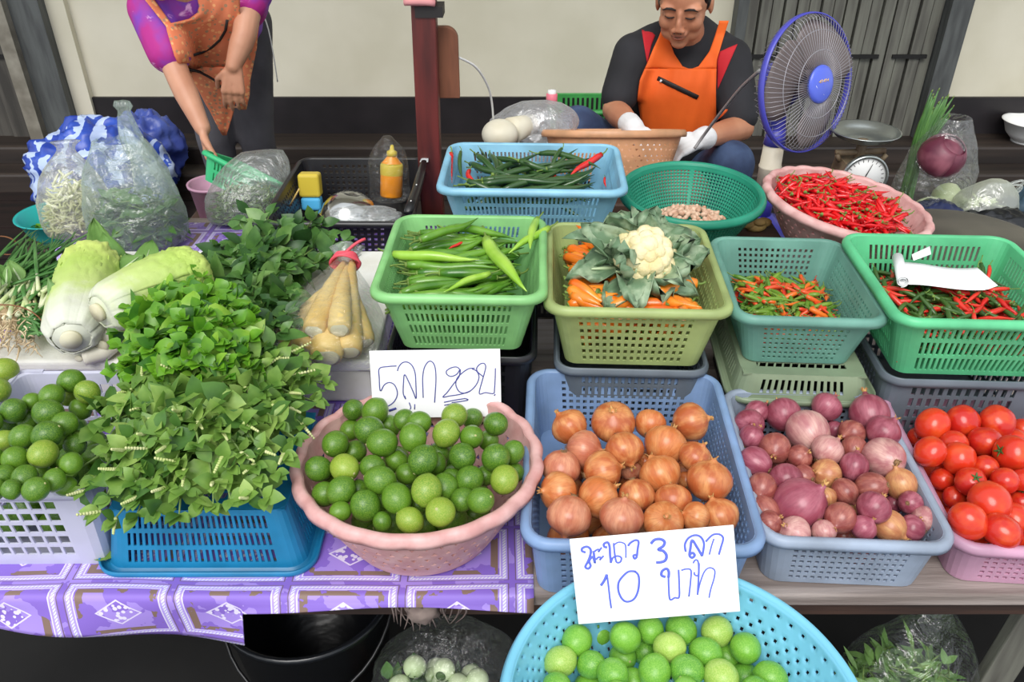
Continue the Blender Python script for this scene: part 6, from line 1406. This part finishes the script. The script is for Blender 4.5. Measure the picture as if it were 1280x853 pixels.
hb = MB(); E = lambda c, r: ell(hb, c, r, MH)
E((0, -.022, .046), (.081, .096, .088)); E((0, -.050, .0), (.078, .070, .080)); E((.066, -.006, .020), (.016, .032, .040)); E((-.066, -.006, .020), (.016, .032, .040)); E((0, .050, .090), (.062, .036, .026)); E((.062, .020, .050), (.018, .026, .040)); E((-.062, .020, .050), (.018, .026, .040))
fused(hb, 'hair', m_hair, man, .006, 3)
fc = bvh_of(man)
def on_face(pts, off=.0008):
    out = []
    for x, z in pts:
        o_ = MH @ Vector((x, .25, z)); d = (MH.to_3x3() @ Vector((0, -1, 0))); h = fc.ray_cast(o_, d)[0]; out.append((h if h is not None else MH @ Vector((x, .09, z))) - d * off)
    return out
for s in (-1, 1):
    MB().add(*tube(on_face([(s * .013, .021), (s * .026, .026), (s * .040, .026), (s * .053, .018)]), [.003, .0046, .0042, .0016], 8, flat=.8)).build('eyebrow', m_line, man)
    MB().add(*tube(on_face([(s * .016, -.001), (s * .024, -.0035), (s * .034, -.004), (s * .045, .0)]), [.0012, .0026, .0028, .0012], 6)).build('eyelash', m_line, man)
    MB().add(*tube(on_face([(s * .008, -.0385), (s * .012, -.039)]), [.0022, .0018], 6)).build('nostril', m_line, man)
MB().add(*tube(on_face([(-.023, -.0575), (-.010, -.055), (0, -.0565), (.010, -.055), (.023, -.0575)], .0), [.001, .0030, .0028, .0030, .001], 8, flat=.6)).build('upper_lip', m_lip, man)
MB().add(*tube(on_face([(-.020, -.0605), (-.008, -.0655), (.008, -.0655), (.020, -.0605)], .0), [.001, .0036, .0036, .001], 8, flat=.6)).build('lower_lip', m_lip, man)
MB().add(*tube(on_face([(-.022, -.0590), (0, -.0600), (.022, -.0590)], .0022), [.0006, .0011, .0006], 6)).build('mouth_line', m_line, man)
MB().add(*tube(on_face([(-.024, -.0495), (-.008, -.046), (.008, -.046), (.024, -.0495)], .0003), [.0006, .0016, .0016, .0006], 6, flat=.5)).build('moustache', m_line, man)
gl = MB(); hand(gl, wr_l + Vector((.0, .0, .0)), (.35, -.75, -.25), (.2, -.2, -1), (.9, .4, 0), 1.0, .35, fat=1.06); limb(gl, [wr_l.lerp(el_l, .22), wr_l], [.036, .033]); fused(gl, 'glove', m_glove, man, .0042, 4)
gr = MB(); hand(gr, wr_r, (-.85, -.45, -.12), (0, -.25, -1), (-.4, .8, .3), 1.0, .55, fat=1.06); limb(gr, [wr_r.lerp(el_r, .10), wr_r], [.037, .033]); fused(gr, 'glove', m_glove, man, .0042, 4)
tree = bvh_of(shirt)
XL = [(30, 829), (45, 824), (60, 817), (75, 811), (100, 800), (125, 797), (150, 801), (176, 806)]; XI = [(40, 834), (55, 838), (68, 843), (78, 850), (83, 853), (86, 861)]
XR = [(26, 911), (45, 905), (75, 896), (110, 895), (150, 895), (176, 893)]; XJ = [(28, 899), (50, 892), (64, 887), (75, 879), (83, 873), (86, 865)]
fbk = lambda x, y: 2.74
ap = MB()
r1 = [(y, interp(XL, y), interp(XI, y)) for y in [38 + 3 * i for i in range(17)]]; r2 = [(y, interp(XJ, y), interp(XR, y)) for y in [26 + 3 * i for i in range(21)]]; r3 = [(y, interp(XL, y), interp(XR, y)) for y in [85.9] + [86 + 3 * i for i in range(1, 31)]]
ap.add(*drape(tree, r1, .010, fbk, 6)); ap.add(*drape(tree, r2, .010, fbk, 6)); ap.add(*drape(tree, r3, .012, fbk, 24, .006))
o = ap.build('apron', m_orange, man); solid(o, .003)
tree2 = bvh_of(shirt, o)
def strip(tree_, pts, w, off, name, m, parent):
    P = []
    for x, y in pts: d = ray(x, y); h = tree_.ray_cast(CAMP, d)[0]; P.append((h if h else CAMP + d * (2.6 / d.y)) - d * off)
    return MB().add(*tube(P, w * .4, 8, flat=2.4)).build(name, m, parent)
strip(tree2, [(822 + 5 * i, 98 + 2.4 * i) for i in range(11)], .0085, .002, 'apron_zip', m_zip, man); strip(tree2, [(825, 100.5), (827, 102)], .0045, .008, 'zip_pull', m_glove, man)
def patch(tree_, poly, name, m, parent, off=.003):
    ys = [p[1] for p in poly]; rows = []
    for i in range(13):
        y = min(ys) + .2 + (max(ys) - min(ys) - .4) * i / 12; xs = []
        for (x1, y1), (x2, y2) in zip(poly, poly[1:] + poly[:1]):
            if (y1 > y) != (y2 > y): xs.append(x1 + (x2 - x1) * (y - y1) / (y2 - y1))
        if len(xs) >= 2: rows.append((y, min(xs), max(xs)))
    o = MB().add(*drape(tree_, rows, off, lambda x, y: 3.0, 6)).build(name, m, parent); solid(o, .001); return o
patch(tree, [(802, 37), (820, 42), (814, 57), (809, 80), (806, 62)], 'red_panel', m_redp, man); patch(tree, [(922, 55), (912, 78), (897, 112), (896, 75), (900, 64)], 'red_panel', m_redp, man)
MB().add(*tube(bez(P3(893, 150, 2.60), P3(902, 140, 2.56), P3(908, 138, 2.60), 5), [.006, .012, .005], 8, flat=.5) if False else tube(bez(P3(893, 152, 2.58), P3(902, 140, 2.55), P3(909, 138, 2.58), 4), [.004, .010, .012, .009, .004], 8, flat=.5)).build('apron_tie', m_orange, man)
mb = MB().add(*tube(spline([P3(868, 186, 2.36), P3(882, 166, 2.36), P3(908, 132, 2.25), P3(928, 108, 2.12), P3(950, 88, 1.98)], 6), .0045, 8)); tag(mb.build('grey_rod', [mat('grey rod', (150, 148, 150), .4)]), 'thin grey rod held by the seated man, reaching up to the fan', 'rod')
stool('man_stool', 'low timber stool the man in the orange apron sits on', pel.x, 2.93, .30, .15, .13, m_stool)

# ---- the woman: bending forward, one arm reaching down to a green basket
def fabric_tiedye():
    m = mat('magenta tie-dyed blouse', (176, 34, 132), .7, col2=(120, 62, 178), scale=9, bump=.25, bscale=40, lo=.42, hi=.62); N = m.node_tree.nodes; L = m.node_tree.links; p = N['Principled BSDF']
    tc = N.new('ShaderNodeTexCoord'); nz = N.new('ShaderNodeTexNoise'); nz.inputs['Scale'].default_value = 17; nz.inputs['Detail'].default_value = 3; nz.inputs['Distortion'].default_value = 1.2; L.new(tc.outputs['Object'], nz.inputs['Vector'])
    mr = N.new('ShaderNodeMapRange'); mr.inputs['From Min'].default_value = .60; mr.inputs['From Max'].default_value = .70; L.new(nz.outputs[0], mr.inputs['Value']); mx = N.new('ShaderNodeMix'); mx.data_type = 'RGBA'; mx.inputs['B'].default_value = S((226, 170, 220)) + (1,)
    s0 = p.inputs['Base Color'].links[0].from_socket; L.new(mr.outputs[0], mx.inputs['Factor']); L.new(s0, mx.inputs['A']); L.new(mx.outputs['Result'], p.inputs['Base Color']); return m
m_blouse = fabric_tiedye(); m_floral = mat('orange print apron cloth', (234, 138, 98), .8, col2=(224, 122, 82), scale=8, bump=.3, bscale=24)
N = m_floral.node_tree.nodes; L = m_floral.node_tree.links; tc = N.new('ShaderNodeTexCoord'); vo = N.new('ShaderNodeTexVoronoi'); vo.inputs['Scale'].default_value = 70; L.new(tc.outputs['Object'], vo.inputs['Vector'])
lt = N.new('ShaderNodeMath'); lt.operation = 'LESS_THAN'; lt.inputs[1].default_value = .36; L.new(vo.outputs['Distance'], lt.inputs[0]); mx = N.new('ShaderNodeMix'); mx.data_type = 'RGBA'; L.new(lt.outputs[0], mx.inputs['Factor'])
cr = N.new('ShaderNodeValToRGB'); L.new(vo.outputs['Color'], cr.inputs[0]); cr.color_ramp.elements[0].color = S((176, 136, 104)) + (1,); cr.color_ramp.elements[1].color = S((242, 172, 116)) + (1,); cr.color_ramp.interpolation = 'CONSTANT'; cr.color_ramp.elements[1].position = .5
s0 = N['Principled BSDF'].inputs['Base Color'].links[0].from_socket; L.new(s0, mx.inputs['A']); L.new(cr.outputs[0], mx.inputs['B']); L.new(mx.outputs['Result'], N['Principled BSDF'].inputs['Base Color'])
wsl, wel, wwl = P3(190, 12, 2.58), P3(224, 98, 2.46), P3(253, 160, 2.36)
wsr, wer, wwr = P3(314, -12, 2.72), P3(305, 45, 2.62), P3(292, 82, 2.58)
wn_ = P3(232, -18, 2.62); wch = P3(262, 22, 2.76); wpel = P3(284, 14, 3.00)
hw = Vector((wn_.x - .03, wn_.y - .12, wn_.z + .10)); HFw = Vector((-.35, -.75, -.55)).normalized(); HRw = HFw.cross(Vector((0, 0, 1))).normalized(); HUw = HRw.cross(HFw).normalized(); MW = Matrix((HRw, HFw, HUw)).transposed().to_4x4(); MW.translation = hw
b = MB(); head_shape(b, MW, .95)
limb(b, [MW @ Vector((0, -.03, -.06)), wn_, wch], [.048, .05, .085]); limb(b, [wn_, wch, wpel], [.07, .10, .11])
limb(b, [wn_, wsl, wel, wel.lerp(wwl, .3), wwl], [.05, .044, .036, .036, .024]); limb(b, [wn_, wsr, wer, wer.lerp(wwr, .3), wwr], [.05, .044, .036, .036, .025])
hand(b, wwl, (.06, -.12, -1), (.75, -.3, -.1), (.3, -.95, .1), .95, .30); hand(b, wwr, (-.15, -.2, -1), (0, .9, -.2), (-1, -.1, .1), .92, .25)
wl1, wl2 = Vector((P3(299, 60, 2.92).x, 2.94, .62)), Vector((P3(254, 100, 2.9).x, 2.90, .62))
woman = fused(b, 'person', m_skinw, None, .0045, 5); tag(woman, 'woman in magenta blouse and orange print apron bending over a green basket', 'person')
s_ = MB(); limb(s_, [wn_ + Vector((.02, .05, -.02)), wch, wpel.lerp(wch, .35)], [.095, .135, .14])
for sg in (wsl, wsr): limb(s_, [wn_.lerp(wch, .3), sg.lerp(wch, .35), wpel.lerp(wch, .5)], [.10, .10, .10])
limb(s_, [wch.lerp(wsl, .5), wsl, wsl.lerp(wel, .62)], [.085, .070, .064]); limb(s_, [wch.lerp(wsr, .5), wsr, wsr.lerp(wer, .25)], [.085, .068, .058])
blouse = fused(s_, 'blouse', m_blouse, woman, .008, 6)
tr = MB(); limb(tr, [wch.lerp(wpel, .75), wpel, wpel + Vector((.055, .02, -.04)), wl1, Vector((wl1.x + .01, 2.99, .26))], [.11, .115, .088, .066, .046]); limb(tr, [wpel, wpel + Vector((-.09, 0, -.05)), wl2, Vector((wl2.x, 2.96, .26))], [.115, .092, .066, .046])
trs = fused(tr, 'trousers', m_pants, woman, .010, 6)
ft = MB()
for x, y in ((wl1.x + .01, 2.99), (wl2.x, 2.96)): limb(ft, [Vector((x, y + .02, .24)), Vector((x - .02, y - .14, .230))], [.038, .030])
fused(ft, 'sandal', m_zip, woman, .008, 3)
hb = MB(); E = lambda c, r: ell(hb, c, r, MW)
E((0, -.024, .044), (.078, .096, .086)); E((0, -.055, -.005), (.076, .066, .084)); E((0, -.105, -.01), (.040, .040, .040)); fused(hb, 'hair', m_hair, woman, .007, 3)
tree = bvh_of(blouse, trs); ap = MB(); fb = lambda x, y: 2.62 + .0010 * y
ap.add(*drape(tree, [(y, xl, xr) for y, xl, xr in ((-8, 245, 302), (0, 247, 300), (8, 249, 300), (16, 247, 300), (24, 236, 300), (31, 207, 300), (40, 209, 300), (50, 212, 299), (60, 215, 299), (70, 218, 298), (78, 222, 298), (86, 232, 297))], .010, fb, 20, .005))
ap.add(*drape(tree, [(y, 178 + (y + 4) * .80, 190 + (y + 4) * .72) for y in range(-4, 40, 4)], .010, fb, 4))
V, F = drape(tree, [(y, xl, xr) for y, xl, xr in ((84, 230, 297), (92, 237, 297), (100, 241, 296), (110, 247, 296), (120, 252, 295), (130, 257, 294), (140, 263, 292), (150, 268, 289), (160, 273, 286), (169, 278, 283))], .012, fb, 16, .008); ap.add(V, F)
ap.add(*drape(tree, [(y, xl, xr) for y, xl, xr in ((28, 316, 324), (45, 312, 322), (60, 309, 321), (80, 304, 317), (100, 300, 313), (120, 298, 312), (137, 299, 308))], .014, lambda x, y: 2.70, 6, .006))
o = ap.build('apron', m_floral, woman); solid(o, .003)
tr2 = bvh_of(blouse, trs, o)
strip(tr2, [(242, 69), (252, 66), (264, 60), (275, 50), (282, 38), (284, 25)], .0045, .002, 'apron_dark_line', m_zip, woman); strip(tr2, [(234, 86), (250, 90), (268, 100), (285, 118)], .005, .003, 'apron_dark_line', m_zip, woman)  # upper strip is piping; lower black strip draws the dark crease at the waist
MB().add(*tube(spline([P3(325, 8, 2.80), P3(335, 35, 2.80), P3(342, 70, 2.82), P3(347, 102, 2.84)], 5), .0042, 6, flat=.4)).build('apron_string', m_wht, woman)
# basket she is lifting
hx = P3(263, 186, 2.33)
g = crate('plastic_basket', 'small bright green basket held tilted by the bending woman', 'basket', (P3(292, 214, 2.30).x, 2.30, 0), 0, .20, .24, .70, .075, mat('mint green plastic', (72, 206, 140), .4, transl=.25), taper=.02, bands=2, pitch=.012, rib=.008)
g.location = (P3(296, 222, 2.30).x, 2.28, .665); g.rotation_euler = (math.radians(-30), math.radians(20), math.radians(-20))
t = thing('pink_basket_edge', 'pink plastic basket standing under the mint green one', 'basket', (P3(262, 236, 2.24).x, 2.26, .60)); o = MB().add(*lathe([(.0005, 0), (.05, 0), (.062, .10), (.066, .102)], 32)).build('basket_wall', P_pink, t); solid(o, .003); MB().add(*lathe([(.061, .096), (.068, .096), (.069, .104), (.061, .104), (.061, .096)], 32)).build('rim', P_pink, t)
stool('side_stool', 'dark stool carrying the pink basket beside the bending woman', P3(262, 236, 2.24).x + .05, 2.27, .598, .13, .12, m_stool)
# ------------------------------------------------------------------ hand-written price cards and the blank paper roll
m_card = mat('white card', (246, 246, 248), .6); m_ink = mat('blue ballpoint ink', (72, 76, 150), .5); m_inkb = mat('blue marker ink', (92, 106, 214), .5)
def card(name, label, TL, TR, BR, BL, strokes, ink, ox, oy, k, wd, y_top, y_bot, letters):
    """card between four pixel corners at two depths; strokes in zoomed pixels -> raised ink lines on its face"""
    P = [aty(*TL, y_top), aty(*TR, y_top), aty(*BR, y_bot), aty(*BL, y_bot)]; O = sum(P, Vector()) / 4
    ex = ((P[1] - P[0]) + (P[2] - P[3])).normalized(); ey = ((P[0] - P[3]) + (P[1] - P[2])); ey = (ey - ex * ey.dot(ex)).normalized(); n = ex.cross(ey)
    w = ((P[1] - P[0]).length + (P[2] - P[3]).length) / 4; h = ((P[0] - P[3]).length + (P[1] - P[2]).length) / 4
    t = thing(name, label, 'price card', O); t.rotation_euler = Matrix((ex, ey, n)).transposed().to_euler()
    o = MB().add(*box(-w, w, -h, h, -.0011, .0008)).build('card', m_card, t, False); bevel(o, .0006, 1)
    def loc(zx, zy):
        d = ray(ox + zx / k, oy + zy / k); s = (O - CAMP).dot(n) / d.dot(n); q = CAMP + d * s - O; return Vector((q.dot(ex), q.dot(ey), .0012))
    def words_of(ss):                          # strokes that stand apart make a word of their own
        P_ = [[p for p in st if not isinstance(p, (int, float))] for st in ss]; R_ = sorted((min(p[0] for p in q), max(p[0] for p in q), k) for k, q in enumerate(P_)); out, end = [], -1e9
        for a, b, k in R_:
            if a > end + 28: out.append([])
            out[-1].append(ss[k]); end = max(end, b)
        return out
    for nm, ss in [(nm, g) for nm, S0 in strokes for g in (words_of(S0) if nm == 'lettering' else [S0])]:
        mb = MB()
        for st in ss:
            f = 1.0
            if isinstance(st[0], (int, float)): f, st = st[0], st[1:]
            path = [loc(*p) for p in st]
            if len(path) > 2: path = spline(path, 5)
            mb.add(*tube(path, wd * f, 6, flat=.35))
        mb.build(nm, ink, t)
    return t
# first card (zoom factor 7.11 from 455,430)
S1 = [('lettering', [[(290,195),(215,200),(138,218),(136,300),(146,418),(180,365),(225,342),(270,362),(296,420),(292,470),(262,520),(210,556)], [2.2,(222,594),(288,572)],
      [(298,240),(312,200),(345,165),(390,162),(430,195),(455,260),(462,360),(464,484),(440,430),(400,340),(362,272),(352,340),(350,440),(372,490),(362,460)], [(402,520),(416,560),(412,582)], [(452,535),(450,582)],
      [(527,478),(524,400),(522,300),(534,220),(560,170),(590,152),(620,175),(636,230),(640,320),(634,430),(628,520)]]),
      ('lettering', [[(850,270),(852,230),(825,205),(780,210),(735,238),(738,270),(775,288),(825,268),(856,225),(845,290),(800,350),(740,430),(702,472),(760,462),(830,452),(890,438),(950,415)],
      [(985,215),(930,220),(870,260),(825,310),(818,370),(850,425),(905,435),(960,405),(1005,350),(1022,290),(1000,240),(960,222)],
      [(1060,290),(1012,250),(1002,215),(1030,180),(1065,172),(1082,200),(1070,260),(1050,330),(1025,440),(1080,432),(1150,440),(1160,400),(1166,300),(1168,215)], [2,(1158,450),(1166,455)]]),
      ('underline', [[(712,518),(800,500),(900,484)], [(900,484),(926,498),(850,512),(780,520)], [(714,545),(780,530)]])]
card('price_card', 'white price card with thin blue writing standing in the lime basket', (461, 438), (625, 437), (627, 520), (467, 524), S1, m_ink, 455, 430, 7.11, .00088, 1.058, 1.022, None)
# second card (zoom factor 5.565 from 705,650)
S2 = [('lettering', [[1.3,(150,225),(125,215),(128,195),(160,185),(185,205),(182,245),(165,290),(148,325),(168,338),(185,318),(175,285),(200,255),(215,300),(205,215)], [(212,218),(232,205),(248,208),(238,222),(262,190)], [(222,275),(240,258),(256,262),(248,278),(275,248)],
      [1.3,(300,190),(280,185),(278,165),(302,155),(316,180),(320,240),(326,298)], [(326,298),(340,262),(372,250),(398,262),(392,290),(368,295),(358,270),(350,215),(345,160)], [.8,(345,175),(375,155),(408,158),(428,180),(430,262)],
      [1.2,(445,180),(462,158),(495,140),(518,150),(512,200),(505,255),(490,268),(482,248),(500,240)], [1.6,(604,165),(628,138),(668,132),(698,150),(690,180),(655,205),(690,215),(712,245),(705,278),(678,292),(640,295)],
      [1.2,(846,220),(840,170),(865,125),(910,105),(950,118),(972,160),(968,210),(960,250)], [1.4,(960,250),(925,190),(890,140),(878,200),(872,245),(890,262),(908,245),(895,228),(876,236)], [.9,(897,300),(912,278),(930,285),(936,330),(932,385),(908,380),(905,362)], [1.1,(985,150),(1030,105),(1075,98),(1106,125),(1090,190),(1076,240)], [.8,(1042,130),(1025,180),(1010,240)]]),
      ('lettering', [[1.5,(256,455),(280,420),(298,378)], [(298,378),(308,450),(318,540),(328,612)], [1.2,(500,358),(450,358),(405,395),(378,440),(380,500),(405,550),(440,568),(485,550),(512,500),(522,430),(515,380),(490,356)],
      [1.5,(705,395),(678,385),(682,355),(712,338),(728,360),(726,400)], [(726,400),(728,470),(736,552),(770,540),(800,535),(800,440),(796,345)], [.9,(815,350),(850,340),(882,350),(880,420),(868,532)], [(938,300),(936,380),(932,450),(928,520)], [.8,(928,520),(945,440),(975,360),(1010,332),(1046,348),(1044,400),(1020,480),(1008,540)]])]
card('price_card', 'white price card in bold blue writing leaning over the blue lime basket', (713, 674), (914, 657), (928, 764), (722, 781), S2, m_inkb, 705, 650, 5.565, .00108, .700, .655, None)
# blank paper roll
q = CR['rg']; z = q['z0'] + .096
t = thing('paper_roll', 'blank white paper strip rolled at one end on the emerald basket chilies', 'paper', at(1180, 345, z)); O = t.location
A, B, C_, D = (at(*p, z) - O for p in ((1126, 358), (1246, 361), (1222, 334), (1120, 330)))
V, F = [], []; nu, nv = 24, 6
for j in range(nv + 1):
    for i in range(nu + 1):
        s, r = i / nu, j / nv; p = (A * (1 - s) + B * s) * (1 - r) + (D * (1 - s) + C_ * s) * r; V.append((p.x, p.y, p.z + .004 * math.sin(5 * s + 1) + .007 * max(0, s - .9) * 10 * (1 - r)))
for j in range(nv):
    for i in range(nu): c = j * (nu + 1) + i; F.append((c, c + 1, c + nu + 2, c + nu + 1))
o = MB().add(V, F).build('sheet', m_card, t); solid(o, .0006)
ax = (D - A); a0 = A - ax * .04 + Vector((0, 0, .010)); a1 = D + ax * .06 + Vector((0, 0, .010)); u = ax.normalized(); sd = u.cross(Vector((0, 0, 1))); L_ = []
mb = MB(); V, F = [], []
for k in range(41):
    th = k / 40 * 4.6 * PI; r = .0105 - .0065 * k / 40; d = sd * (math.sin(th) * r) - Vector((0, 0, 1)) * (math.cos(th) * r); V += [tuple(a0 + d), tuple(a1 + d)]
for k in range(40): F.append((2 * k, 2 * k + 1, 2 * k + 3, 2 * k + 2))
o = MB().add(V, F).build('rolled_end', m_card, t); solid(o, .0005)
A, B = at(1142, 326, z + .012), at(1164, 318, z + .016); t = thing('paper_scrap', 'narrow white paper scrap behind the blank paper roll', 'paper', (A + B) / 2); d = B - A
o = MB().add([tuple(-d / 2), tuple(d / 2), tuple(d / 2 + Vector((0, .012, .010))), tuple(-d / 2 + Vector((0, .012, .006)))], [(0, 1, 2, 3)]).build('sheet', m_card, t); solid(o, .0006)
